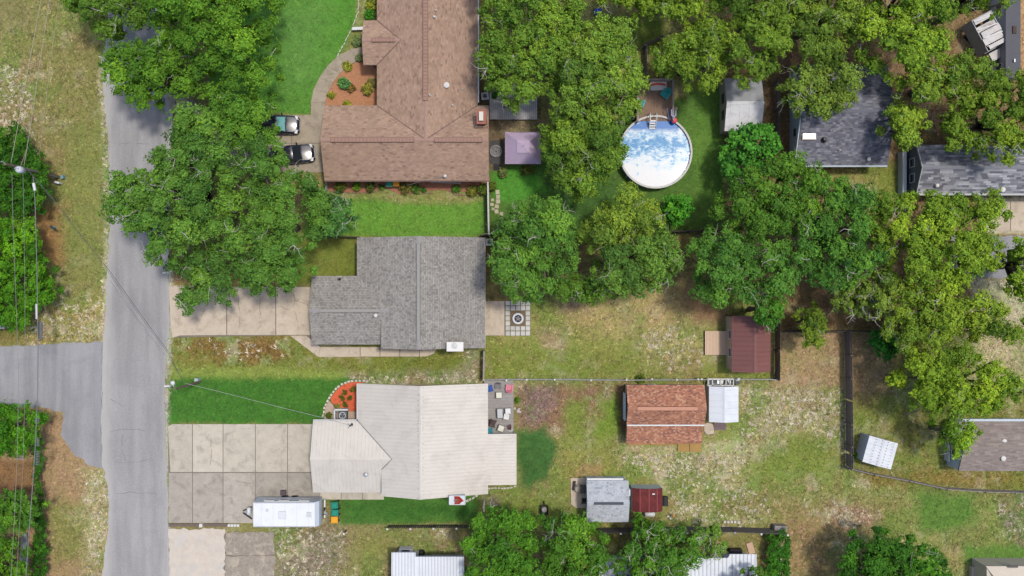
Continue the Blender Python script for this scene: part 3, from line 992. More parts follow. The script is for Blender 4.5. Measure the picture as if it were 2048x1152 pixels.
NW, OAK, YEL, LIME, WEST, DK = (92, 136, 48), (92, 134, 60), (110, 145, 58), (124, 156, 54), (66, 116, 36), (66, 112, 40)
OAK2 = (96, 140, 62)
TREES = [
    ('oak_tree', 'dark oak overhanging the street in the top left corner', [(120, -80), (300, -90), (310, 30), (275, 62), (245, 55), (205, 88), (180, 50), (140, 20)], 9, (92, 128, 52), dict(dead=0.3)),
    ('oak_tree', 'bright green oak at the top between street and front lawn', [(300, -90), (560, -90), (558, 10), (545, 60), (552, 140), (535, 188), (470, 190), (420, 150), (330, 90), (296, 50)], 11, NW, dict(dead=0.1, R=1.3)),
    ('oak_tree', 'bright green oak whose crown hangs over the street near the top', [(213, 108), (262, 88), (330, 70), (410, 120), (440, 190), (400, 206), (350, 184), (316, 212), (288, 228), (262, 200), (232, 188), (212, 150)], 9, NW, dict(dead=0.15)),
    ('oak_tree', 'bright green oak beside the front of the upper parked car', [(430, 190), (540, 190), (548, 225), (552, 262), (530, 300), (470, 300), (420, 240)], 9, (96, 142, 54), dict(dead=0.2)),
    ('oak_tree', 'large spreading dark green oak reaching over the street', [(340, 238), (400, 213), (470, 255), (500, 330), (490, 420), (440, 490), (380, 505), (325, 540), (288, 530), (305, 485), (258, 462), (224, 440), (222, 375), (255, 335), (300, 342), (328, 290)], 11, OAK, dict(dead=0.7, R=1.25)),
    ('oak_tree', 'dark green oak left of the brown roof below the lower parked car', [(480, 272), (545, 274), (562, 300), (570, 336), (632, 346), (655, 390), (640, 462), (622, 510), (622, 556), (566, 576), (505, 600), (470, 560), (450, 490), (495, 420), (500, 340)], 11, OAK, dict(dead=0.75, R=1.25)),
    ('oak_tree', 'small oak hanging over the tan concrete driveway', [(330, 530), (400, 490), (460, 500), (470, 570), (466, 618), (432, 598), (380, 633), (352, 590), (382, 566)], 7, (84, 124, 60), dict(dead=0.8, R=1.0)),
    ('oak_tree', 'small grey green oak at the left end of the middle lawn', [(620, 375), (690, 396), (716, 430), (704, 466), (650, 478), (628, 450)], 7, (84, 130, 70), dict(dead=1.0, R=0.95)),
    ('oak_tree', 'yellow green oak along the right side of the brown roof', [(958, -90), (1130, -90), (1180, 30), (1150, 110), (1090, 165), (1070, 208), (1040, 215), (1000, 200), (972, 165), (956, 130), (965, 60)], 10, YEL, dict(dead=0.3)),
    ('oak_tree', 'wide yellow green oak left of the pool deck', [(1120, 60), (1200, 34), (1254, 50), (1276, 104), (1290, 168), (1280, 212), (1236, 258), (1160, 275), (1100, 225), (1085, 150)], 10, (112, 146, 62), dict(dead=0.7)),
    ('oak_tree', 'yellow green oak between lilac canopy and round pool', [(1084, 250), (1150, 228), (1228, 258), (1256, 300), (1236, 345), (1190, 392), (1150, 402), (1108, 362), (1080, 318)], 9, (106, 140, 56), dict(dead=0.5)),
    ('oak_tree', 'yellow oak at the top edge above the shaded clearing', [(1180, -90), (1400, -90), (1412, 20), (1400, 52), (1350, 46), (1300, 40), (1250, 28), (1200, 10)], 9, (118, 148, 54), dict(dead=0.3)),
    ('oak_tree', 'yellow green oak right behind the white deck box', [(1290, 110), (1330, 86), (1400, 34), (1462, 44), (1474, 100), (1446, 150), (1424, 196), (1390, 186), (1352, 148), (1310, 146)], 9, (118, 148, 56), dict(dead=0.3)),
    ('oak_tree', 'yellow green oak above the white roofed garden shed', [(1400, -90), (1570, -90), (1584, 70), (1556, 140), (1490, 176), (1470, 150), (1440, 132), (1474, 60), (1420, 10)], 10, (112, 144, 56), dict(dead=0.25)),
    ('oak_tree', 'oak at the top edge above the dark shingled roof', [(1570, -90), (1710, -90), (1722, 50), (1690, 128), (1640, 146), (1588, 134), (1576, 60)], 10, (112, 140, 58), dict(dead=0.4)),
    ('oak_tree', 'oak leaning over the left part of the dark shingled roof', [(1552, 172), (1600, 142), (1680, 130), (1726, 166), (1708, 206), (1680, 214), (1655, 240), (1625, 246), (1600, 232), (1566, 228)], 9, (116, 142, 64), dict(dead=0.6)),
    ('oak_tree', 'lime green oak at the top edge left of the wrecked camper', [(1700, -90), (1880, -90), (1902, 50), (1880, 120), (1810, 176), (1744, 144), (1704, 80)], 10, (118, 152, 56), dict(dead=0.5)),
    ('oak_tree', 'oak in front of the wrecked camper', [(1800, 150), (1870, 110), (1930, 108), (1966, 120), (1984, 150), (1930, 182), (1880, 205), (1830, 212), (1790, 200)], 9, (120, 150, 60), dict(dead=0.6)),
    ('oak_tree', 'oak over the right end of the dark shingled roof', [(1752, 232), (1800, 205), (1852, 212), (1862, 250), (1824, 288), (1786, 306), (1764, 270)], 8, (122, 152, 60), dict(dead=0.5)),
    ('oak_tree', 'oak shading the long grey roof near the right edge', [(1900, 200), (1950, 172), (2000, 138), (2060, 150), (2110, 200), (2100, 300), (2030, 300), (2012, 336), (1990, 318), (1940, 302), (1890, 294)], 9.5, (112, 142, 52), dict(dead=0.2)),
    ('pine_tree', 'thin pine above the wrecked camper in the top right corner', [(1930, -60), (2010, -60), (2010, 20), (1985, 38), (1955, 20), (1920, 30), (1900, 0)], 12, (108, 140, 58), dict(dead=0.6, R=0.75, fill=0.5)),
    ('fig_tree', 'bright emerald broad leaved tree below the white roofed shed', [(1440, 300), (1468, 256), (1540, 248), (1568, 292), (1556, 324), (1484, 368), (1446, 352)], 5, (76, 140, 58), dict(dead=0, R=0.75, leaf=0.3, yellow=0.2, dens=0.8)),
    ('oak_tree', 'deep green oak under the emerald tree left of the dark roof', [(1438, 392), (1490, 340), (1580, 306), (1640, 340), (1650, 400), (1600, 470), (1520, 480), (1450, 450), (1418, 430)], 10, (88, 130, 50), dict(dead=0.35, R=1.3)),
    ('oak_tree', 'deep green oak in the middle right of the oak grove', [(1600, 420), (1650, 348), (1722, 390), (1742, 450), (1766, 520), (1724, 568), (1650, 588), (1600, 550), (1580, 490)], 10, (80, 126, 56), dict(dead=0.5, R=1.3)),
    ('oak_tree', 'deep green oak above the red brown roofed cabin', [(1374, 500), (1420, 450), (1500, 470), (1590, 480), (1600, 550), (1560, 600), (1500, 600), (1440, 610), (1400, 600), (1388, 546)], 10, (88, 134, 60), dict(dead=0.45, R=1.25)),
    ('oak_tree', 'small oak overhanging the corner of the red brown cabin', [(1494, 590), (1550, 586), (1560, 630), (1546, 664), (1520, 650), (1498, 628)], 7, (84, 136, 52), dict(dead=0.3, R=0.9)),
    ('oak_tree', 'oak beside the back wall of the grey shingled house', [(986, 470), (1006, 424), (1070, 388), (1130, 400), (1150, 470), (1158, 540), (1112, 572), (1064, 612), (1010, 590), (976, 548)], 10, OAK2, dict(dead=0.7, R=1.2)),
    ('oak_tree', 'yellowish oak below the round pool', [(1150, 470), (1170, 440), (1222, 400), (1262, 372), (1320, 412), (1330, 462), (1284, 474), (1230, 500), (1180, 505)], 9, (116, 144, 60), dict(dead=0.5)),
    ('oak_tree', 'green oak in the middle of the tree row behind the grey house', [(1190, 510), (1260, 470), (1340, 466), (1366, 520), (1340, 562), (1290, 592), (1230, 592), (1180, 566)], 9, (104, 142, 66), dict(dead=0.6)),
    ('oak_tree', 'low green oak at the lower edge of the tree row', [(1090, 570), (1150, 545), (1200, 560), (1240, 590), (1200, 606), (1150, 604), (1110, 600)], 6, (90, 128, 52), dict(dead=0.4, R=0.95)),
    ('fruit_tree', 'small bright green tree alone on the lawn below the pool', [(1324, 408), (1344, 388), (1376, 396), (1382, 424), (1362, 446), (1338, 448)], 4, (76, 142, 48), dict(dead=0, R=0.6, leaf=0.26, yellow=0.3)),
    ('oak_tree', 'sunny lime green oak below the long grey roof', [(1716, 440), (1740, 400), (1830, 380), (1930, 396), (2000, 376), (2020, 416), (1985, 470), (2000, 530), (1930, 585), (1850, 592), (1790, 560), (1750, 510)], 10, LIME, dict(dead=0.3, fill=0.85, R=1.15)),
    ('oak_tree', 'airy lime green oak over the fence at the right', [(1780, 566), (1850, 580), (1900, 580), (2000, 600), (2060, 640), (2010, 690), (1910, 670), (1856, 720), (1800, 712), (1764, 660)], 9, (124, 152, 56), dict(dead=0.9, fill=0.75)),
    ('oak_tree', 'sparse oak with pale twigs left of the airy lime oak', [(1660, 590), (1700, 555), (1760, 530), (1800, 560), (1790, 620), (1750, 640), (1700, 628), (1670, 620)], 8, (112, 138, 62), dict(dead=1.3, fill=0.6, R=0.9)),
    ('oak_tree', 'lime green oak above the brown grey roof at the lower right', [(1800, 720), (1860, 700), (1920, 690), (2000, 720), (2040, 750), (2030, 796), (1980, 832), (1900, 836), (1836, 822), (1790, 770)], 9, (122, 154, 52), dict(dead=0.6, fill=0.85)),
    ('oak_tree', 'small lime oak overhanging the left gable of the brown grey roof', [(1860, 846), (1920, 836), (1965, 862), (1945, 884), (1926, 890), (1906, 912), (1884, 890)], 6.5, (118, 156, 52), dict(dead=0.2, R=0.85, fill=0.8)),
    ('oak_tree', 'lime oak cut by the right edge of the picture', [(1990, 484), (2050, 466), (2120, 480), (2110, 580), (2036, 606), (2000, 570)], 9, (124, 156, 54), dict(dead=0.3, fill=0.8)),
    ('young_oak', 'small olive green oak growing through the dark fence', [(1586, 620), (1640, 606), (1654, 650), (1636, 698), (1606, 692), (1594, 660)], 5, (110, 136, 52), dict(dead=0.1, R=0.7)),
    ('young_oak', 'low emerald bush behind the fence corner', [(1738, 664), (1790, 660), (1800, 700), (1776, 724), (1748, 700)], 3, (58, 130, 52), dict(dead=0, R=0.6)),
    ('camphor_tree', 'feathery dark green tree around the utility pole', [(-80, 240), (38, 250), (56, 284), (86, 312), (100, 368), (90, 420), (56, 432), (-80, 430)], 5, WEST, dict(dead=0, R=0.85, yellow=0.4)),
    ('camphor_tree', 'feathery green tree at the left edge above the side street', [(-80, 440), (60, 440), (84, 470), (90, 526), (108, 590), (84, 612), (62, 622), (60, 648), (28, 662), (-80, 640)], 6, (82, 136, 34), dict(dead=0, R=0.95, yellow=0.4)),
    ('camphor_tree', 'feathery green tree at the left edge below the side street', [(-80, 812), (50, 808), (82, 832), (74, 880), (50, 910), (-80, 914)], 5, (76, 132, 34), dict(dead=0, R=0.85, yellow=0.45)),
    ('camphor_tree', 'feathery green tree in the lower left corner', [(-80, 985), (56, 978), (86, 1010), (66, 1056), (42, 1066), (-80, 1060)], 5, (84, 130, 48), dict(dead=0, R=0.85, yellow=0.4)),
    ('camphor_tree', 'yellowish bush at the bottom of the left edge', [(-80, 1075), (26, 1078), (52, 1120), (50, 1220), (-80, 1220)], 5, (92, 138, 42), dict(dead=0, R=0.85, yellow=0.5)),
    ('oak_tree', 'bright green oak at the bottom below the pale metal roof', [(928, 1080), (950, 1030), (1010, 1006), (1060, 1020), (1080, 1100), (1080, 1240), (930, 1240), (936, 1130)], 8, (82, 132, 44), dict(dead=0.35)),
    ('oak_tree', 'green oak at the bottom below the light grey shed', [(1080, 1030), (1140, 1034), (1196, 1052), (1222, 1096), (1208, 1160), (1190, 1240), (1080, 1240), (1084, 1100)], 8, (82, 128, 46), dict(dead=0.45)),
    ('oak_tree', 'oak full of bare grey branches between the white ribbed roofs', [(1240, 1090), (1290, 1050), (1340, 1050), (1396, 1064), (1400, 1110), (1370, 1160), (1330, 1240), (1250, 1240), (1226, 1130)], 8, (84, 130, 50), dict(dead=3.0, fill=0.75)),
    ('oak_tree', 'oak with pale lichen twigs along the bottom fence', [(1392, 1054), (1440, 1062), (1460, 1096), (1430, 1114), (1396, 1108)], 6, (98, 136, 60), dict(dead=1.6, R=0.85)),
    ('oak_tree', 'small oak cut by the bottom edge on the white ribbed roof', [(1466, 1150), (1500, 1134), (1540, 1150), (1530, 1220), (1470, 1220)], 7, (84, 128, 50), dict(dead=0.4, R=0.8)),
    ('oak_tree', 'small green oak in front of the shed row at the bottom fence', [(1262, 1040), (1290, 1034), (1318, 1048), (1310, 1074), (1276, 1076)], 4, (82, 128, 42), dict(dead=0.2, R=0.7)),
    ('oak_tree', 'round dark green tree at the bottom right', [(1668, 1110), (1710, 1078), (1750, 1056), (1806, 1070), (1860, 1088), (1900, 1130), (1914, 1230), (1670, 1230), (1684, 1140)], 7, (66, 116, 40), dict(dead=0.25, R=1.1)),
]
for i, (nm, lb, px, h, hue, kw) in enumerate(TREES):
    tree(nm, lb, px, h, hue, 100 + i * 7, **kw)

SHRUBS = [   # name, label, px centre, radius px, height, hue
    ('hedge', 'green hedge row along the left verge at the bottom', [(66, 870), (84, 872), (86, 940), (78, 960), (86, 1000), (94, 1100), (92, 1220), (66, 1220), (72, 1000)], 1.6, (58, 106, 34), dict(R=0.5)),
    ('hedge', 'dense hedge along the thin fence at the bottom right', [(1540, 1066), (1570, 1060), (1582, 1090), (1574, 1220), (1540, 1220), (1534, 1100)], 1.8, (62, 116, 38), dict(R=0.5)),
]
for i, (nm, lb, px, h, hue, kw) in enumerate(SHRUBS):
    tree(nm, lb, px, h, hue, 900 + i, cat='hedge', dead=0, leaf=0.165, **kw)


def shrub(px, py, r, h, hue, label, name='shrub', cat='shrub', group=None, leaf=0.13, dens=2.0, seed=None):
    pts = [(px + r * math.cos(a) * random.uniform(.85, 1.1), py + r * math.sin(a) * random.uniform(.85, 1.1)) for a in np.linspace(0, 2 * math.pi, 9)[:-1]]
    return tree(name, label, pts, h, hue, seed or int(px * 7 + py), cat=cat, dead=0, R=max(0.16, r / S * 0.42), leaf=leaf, dens=dens * 0.45, group=group, ze=h * 0.45, kref=0.5)


gs = 'shrubs along the lower wall of the brown house'
shrub(681, 373, 10, 1.1, (92, 108, 48), 'largest round shrub at the left end below the brown roof')
shrub(714, 373, 7, 0.9, (104, 138, 44), 'light green shrub second from the left below the brown roof')
shrub(742, 373, 9, 1.0, (96, 110, 56), 'olive shrub left of the green lidded cart below the brown roof')
shrub(763, 374, 4, 0.5, (78, 118, 52), 'tiny shrub beside the green lidded cart')
shrub(811, 376, 12, 0.9, (112, 110, 60), 'brownish shrub right of the yellow lidded cart')
shrub(832, 378, 8, 0.6, (88, 122, 56), 'small green plant in the middle of the bed below the brown roof')
shrub(850, 380, 4, 0.5, (72, 120, 58), 'single tiny green plant on bare mulch below the brown roof')
shrub(913, 378, 7, 0.6, (86, 128, 52), 'green plant near the right end of the bed below the brown roof')
shrub(945, 381, 10, 0.9, (118, 122, 62), 'yellowish shrub at the right end below the brown roof')
shrub(966, 378, 11, 1.3, (86, 110, 46), 'dark bush left of the white topped fence corner')
shrub(984, 372, 8, 1.2, (92, 112, 50), 'dark bush right of the white topped fence corner')
shrub(688, 167, 12, 0.7, (98, 148, 92), 'blue green flowering clump in the curved mulch bed')
shrub(703, 177, 7, 0.5, (140, 112, 62), 'brown clump beside the flowering clump in the curved bed')
shrub(735, 178, 11, 0.7, (140, 140, 70), 'yellow green spiky clump against the brown house wall')
shrub(744, 165, 9, 0.8, (128, 124, 84), 'upper greyish clump against the brown house wall')
shrub(740, 30, 10, 0.9, (80, 150, 46), 'bright green bush beside the porch gable at the top')
shrub(744, 8, 13, 0.9, (148, 160, 62), 'yellow green bush row at the top beside the brown roof')
shrub(721, 116, 7, 0.6, (124, 140, 104), 'grey green plant at the end of the curved walk')
shrub(715, 82, 9, 0.5, (120, 140, 98), 'grey green ground plant beside the porch gable')
shrub(695, 133, 9, 0.35, (150, 152, 66), 'yellow edging plant along the inner curve of the walk')
shrub(662, 190, 6, 0.3, (150, 156, 60), 'small yellow plant low on the curved walk')
shrub(694, 208, 6, 0.3, (164, 166, 66), 'yellow plant at the lower edge of the curved bed')
shrub(1005, 345, 8, 0.7, (116, 128, 82), 'pale clump below the round stone ring')
shrub(1055, 340, 14, 0.6, (104, 116, 58), 'low planting below the lilac canopy')
shrub(990, 190, 6, 0.8, (62, 104, 44), 'potted bush on the weathered deck by the air conditioner')
for k, (x, y, rr) in enumerate(((705.5, 778, 4.8), (690, 784.5, 4.4), (684, 795.5, 5.4), (700.5, 796, 4.6), (691, 809, 4.6))):
    shrub(x, y, rr, 0.45, (94, 100, 44), ['top right dwarf shrub in the red mulch bed', 'upper left dwarf shrub in the red mulch bed', 'largest dwarf shrub, left in the red mulch bed',
                                          'right middle dwarf shrub in the red mulch bed', 'lowest dwarf shrub in the red mulch bed'][k], leaf=0.09)
shrub(674, 812, 5, 0.5, (124, 124, 70), 'white flowered plant at the lower edge of the red mulch', leaf=0.1)
shrub(659, 831, 6, 0.6, (84, 104, 42), 'dark shrub left of the white air conditioner box', leaf=0.1)
shrub(1280, 757, 9, 0.5, (92, 112, 46), 'moss green bush between wire fence and brown barn', leaf=0.12)
shrub(1001, 771, 4, 0.4, (84, 120, 48), 'small weed at the corner of the furnished deck', leaf=0.1)
shrub(1035, 801, 5, 0.4, (92, 130, 50), 'small weed right of the furnished deck', leaf=0.1)
shrub(1712, 912, 6, 0.7, (92, 140, 50), 'weed between wood fence and tilted white shed', leaf=0.12)
shrub(1255, 235, 10, 0.8, (78, 116, 48), 'leafy bush beside the left side of the pool deck', leaf=0.14)
import sys
print('leaves', N_LEAF[0], file=sys.stderr)
# ------------------------------------------------------------------ buildings
shingm = mat_vcol('shingles', 0.92, 0.14, 1.4, stain=(104, 94, 84), stain_amt=0.22, stain_scale=0.35)
brick = M('brick_wall', (150, 112, 96), 0.9, 0.25, 5)
siding_tan = M('siding_tan', (196, 184, 162), 0.8, 0.1, 3)
siding_blue = M('siding_blue_grey', (208, 219, 226), 0.7, 0.1, 3)
siding_slate = M('siding_slate', (112, 122, 132), 0.7, 0.1, 3)
white_trim = M('white_trim', (226, 226, 224), 0.6, 0.08, 3)
glassm = M('window_glass', (60, 72, 84), 0.08, 0.2, 1, spec=0.6)
galv = M('galvanised_steel', (188, 192, 196), 0.4, 0.15, 4, 0.5)
dark_metal = M('dark_metal', (58, 60, 64), 0.5, 0.2, 4, 0.3)
pvc = M('vent_pvc', (222, 218, 212), 0.6, 0.12, 5)
metal_tan = M('roof_metal_cream', (216, 209, 197), 0.5, 0.08, 0.6, 0.0, 0, (182, 174, 164), 0.5, 0.45, spec=0.35)
metal_white = M('roof_metal_white', (228, 232, 236), 0.45, 0.06, 0.8, 0.0, 0, (200, 206, 214), 0.5, 0.5, spec=0.35)
metal_brown = M('roof_metal_redbrown', (130, 84, 78), 0.5, 0.12, 0.9, 0.0, 0, (112, 72, 68), 0.6, 0.3, spec=0.35)
PAL = {
    'brown': (0.3, 0.15, [((172, 143, 122), 6), ((177, 148, 127), 3), ((166, 137, 117), 4), ((146, 119, 103), 0.7), ((180, 152, 131), 1)], (130, 104, 94)),
    'grey': (0.15, 0.17, [((160, 156, 148), 4), ((168, 164, 156), 3), ((138, 134, 128), 2.2), ((152, 148, 141), 3)], (92, 90, 90)),
    'slate': (0.34, 0.18, [((124, 126, 136), 4), ((108, 110, 122), 4), ((142, 144, 152), 1.5), ((92, 94, 106), 1)], (84, 86, 96)),
    'blend': (0.62, 0.2, [((132, 134, 142), 4), ((160, 162, 168), 3), ((108, 110, 120), 3), ((182, 184, 190), 1.2)], (90, 92, 100)),
    'taupe': (0.5, 0.16, [((150, 138, 130), 4), ((140, 128, 122), 3), ((160, 148, 140), 2)], (118, 108, 102)),
    'rust': (0.2, 0.14, [((186, 130, 102), 4), ((170, 116, 92), 4), ((202, 154, 126), 2), ((144, 100, 88), 1.8)], (132, 88, 74)),
    'pale': (0.2, 0.17, [((186, 192, 198), 6), ((194, 199, 205), 4), ((162, 170, 178), 1.0)], (130, 138, 146)),
}


def clip_convex(sub, clip):
    out = sub
    n = len(clip)
    for i in range(n):
        a, b = clip[i], clip[(i + 1) % n]
        inp, out = out, []
        if not inp:
            return []
        side = lambda p: (b[0] - a[0]) * (p[1] - a[1]) - (b[1] - a[1]) * (p[0] - a[0])
        for j in range(len(inp)):
            p, q = inp[j], inp[(j + 1) % len(inp)]
            sp, sq = side(p), side(q)
            if sp >= 0:
                out.append(p)
            if (sp >= 0) != (sq >= 0):
                t = sp / (sp - sq)
                out.append((p[0] + (q[0] - p[0]) * t, p[1] + (q[1] - p[1]) * t))
    return out


def frame_of(P3):
    P3 = [Vector(p) for p in P3]
    n = newell(P3).normalized()
    if n.z < 0:
        n = -n
        P3 = P3[::-1]
    d = (Vector((0, 0, -1)) + n * n.z)
    d = d.normalized() if d.length > 1e-4 else Vector((0, -1, 0))
    u = d.cross(n).normalized()
    o = P3[0]
    P2 = [((p - o).dot(u), (p - o).dot(d)) for p in P3]
    if sum(P2[i][0] * P2[(i + 1) % len(P2)][1] - P2[(i + 1) % len(P2)][0] * P2[i][1] for i in range(len(P2))) < 0:
        P2 = P2[::-1]
    return o, u, d, n, P2


def lay_shingles(mb, P3, pal):
    tab, course, cols, _ = PAL[pal]
    rnd = random.Random(int(abs(P3[0][0] * 131 + P3[1][1] * 17)) + len(P3))
    cs = [C(*c) for c, w in cols]
    ws = [w for c, w in cols]
    o, u, d, n, P2 = frame_of(P3)
    b0, b1 = min(p[1] for p in P2), max(p[1] for p in P2)
    a0, a1 = min(p[0] for p in P2), max(p[0] for p in P2)
    lap = 0.88 if pal in ('grey', 'rust') else 0.95
    b = b0
    while b < b1:
        a = a0 - rnd.random() * tab
        last = None
        while a < a1:
            wdt = tab * rnd.uniform(0.75, 1.25)
            q = clip_convex([(a, b), (a + wdt, b), (a + wdt, b + course * lap), (a, b + course * lap)], P2)
            if len(q) >= 3:
                c = rnd.choices(cs, ws)[0]
                k = rnd.uniform(0.93, 1.07)
                lift = rnd.uniform(0.0, 0.008)
                vs = []
                for x, y in q:
                    t = (y - b) / course
                    vs.append(o + u * x + d * y + n * (0.006 + 0.014 * t + lift))
                mb.add(vs, [tuple(range(len(vs)))], (c[0] * k, c[1] * k, c[2] * k))
            a += wdt
        b += course
    return mb


def lay_ribs(mb, P3, spacing, w=0.045, h=0.02):
    o, u, d, n, P2 = frame_of(P3)
    a0, a1 = min(p[0] for p in P2), max(p[0] for p in P2)
    a = a0 + spacing * 0.5
    while a < a1:
        ys = []
        for i in range(len(P2)):
            p, q = P2[i], P2[(i + 1) % len(P2)]
            if (p[0] - a) * (q[0] - a) < 0:
                t = (a - p[0]) / (q[0] - p[0])
                ys.append(p[1] + (q[1] - p[1]) * t)
        if len(ys) >= 2:
            y0, y1 = min(ys), max(ys)
            vs = []
            for y in (y0, y1):
                for da, dh in ((-w, 0.002), (-w * 0.5, h), (w * 0.5, h), (w, 0.002)):
                    vs.append(o + u * (a + da) + d * y + n * dh)
            mb.add(vs, [(0, 1, 5, 4), (1, 2, 6, 5), (2, 3, 7, 6), (0, 3, 2, 1), (4, 5, 6, 7)])
        a += spacing


def roof(root, planes, style, thick=0.14, spacing=0.38, metal=None):
    mb = MB()
    for P in planes:
        mb.plane(P, thick)
    if style in PAL:
        deck = mb.build('roof', M('roof_felt_' + style, PAL[style][3], 0.95, 0.15), root)
        sm = MB()
        for P in planes:
            lay_shingles(sm, P, style)
        sm.build('shingles', shingm, deck, kind='stuff')
    else:
        deck = mb.build('roof', metal, root)
        sm = MB()
        for P in planes:
            lay_ribs(sm, P, spacing)
        sm.build('standing_ribs', metal, deck, kind='stuff')
    return deck


def ridge_cap(root, a, b, mat, w=0.3, drop=0.05, name='ridge_cap'):
    """folded cap over a ridge between points a and b"""
    mb = MB()
    a, b = Vector(a), Vector(b)
    s = (b - a).normalized().cross(Vector((0, 0, 1))) * w / 2
    up = Vector((0, 0, 0.035))
    vs = []
    for p in (a, b):
        vs += [p - s + up - Vector((0, 0, drop)), p + up, p + s + up - Vector((0, 0, drop))]
    vs += [v - Vector((0, 0, 0.04)) for v in vs]
    mb.add(vs, [(0, 1, 4, 3), (1, 2, 5, 4), (0, 3, 9, 6), (2, 8, 11, 5), (0, 6, 7, 1), (1, 7, 8, 2), (3, 4, 10, 9), (4, 5, 11, 10)])
    return mb.build(name, mat, root)


def ridge_vent(root, a, b, mat, rail, w=0.42, rung=0.34):
    """raised vent along a ridge: two rails and cross bars over a flat strip"""
    a, b = Vector(a), Vector(b)
    d = (b - a).normalized()
    s = d.cross(Vector((0, 0, 1))) * w / 2
    z = Vector((0, 0, 0.07))
    mb = MB()
    mb.bar(a + z, b + z, w * 0.9, 0.07)
    o = mb.build('ridge_vent', mat, root)
    mb = MB()
    for k in (-1, 1):
        mb.bar(a + s * k + z, b + s * k + z, 0.06, 0.1)
    L = (b - a).length
    for i in range(int(L / rung) + 1):
        p = a + d * min(L, i * rung) + z * 1.5
        mb.bar(p - s, p + s, 0.05, 0.06)
    mb.build('louvre_bars', rail, o, kind='stuff')
    return o


def vent_pipe(root, px, py, z, r=0.06, h=0.3, mat=None, hood=False):
    x, y, _ = W(px, py, z + h * 0.7)
    mb = MB()
    if hood:
        mb.lathe(x, y, [(r * 1.6, z - 0.1), (r, z + 0.03), (r, z + h * 0.6), (r * 1.9, z + h * 0.6), (r * 1.7, z + h * 0.85), (r * 0.5, z + h)], 12)
    else:
        mb.lathe(x, y, [(r * 2.0, z - 0.1), (r * 1.1, z + 0.05), (r, z + h), (r * 0.7, z + h), (r * 0.7, z + h - 0.1)], 10)
    return mb.build('roof_vent', mat or pvc, root, smooth=False)


def window(root, x, y, z, w, h, axis, mat=white_trim):
    """axis 'x': window lies in a wall that faces +-x; 'y' likewise"""
    mb = MB()
    t = 0.09
    sx, sy = (t, w) if axis == 'x' else (w, t)
    for k in (0, 1):
        mb.box(x, y, z + k * (h - 0.07), sx, sy, 0.07)
    for k in (-1, 1):
        if axis == 'x':
            mb.box(x, y + k * (w / 2 - 0.035), z + 0.07, t, 0.07, h - 0.14)
        else:
            mb.box(x + k * (w / 2 - 0.035), y, z + 0.07, 0.07, t, h - 0.14)
    f = mb.build('window', mat, root)
    g = MB()
    g.box(x, y, z + 0.07, 0.05 if axis == 'x' else w - 0.14, w - 0.14 if axis == 'x' else 0.05, h - 0.14)
    g.build('pane', glassm, f)


def door(root, x, y, w, h, axis, mat):
    mb = MB()
    mb.box(x, y, 0.05, 0.1 if axis == 'x' else w, w if axis == 'x' else 0.1, h)
    o = mb.build('door', mat, root)
    g = MB()
    dx, dy = (0.0, w * 0.36) if axis == 'x' else (w * 0.36, 0.0)
    g.box(x + dx, y + dy, 1.0, 0.2 if axis == 'x' else 0.06, 0.06 if axis == 'x' else 0.2, 0.06)
    g.build('handle', galv, o)


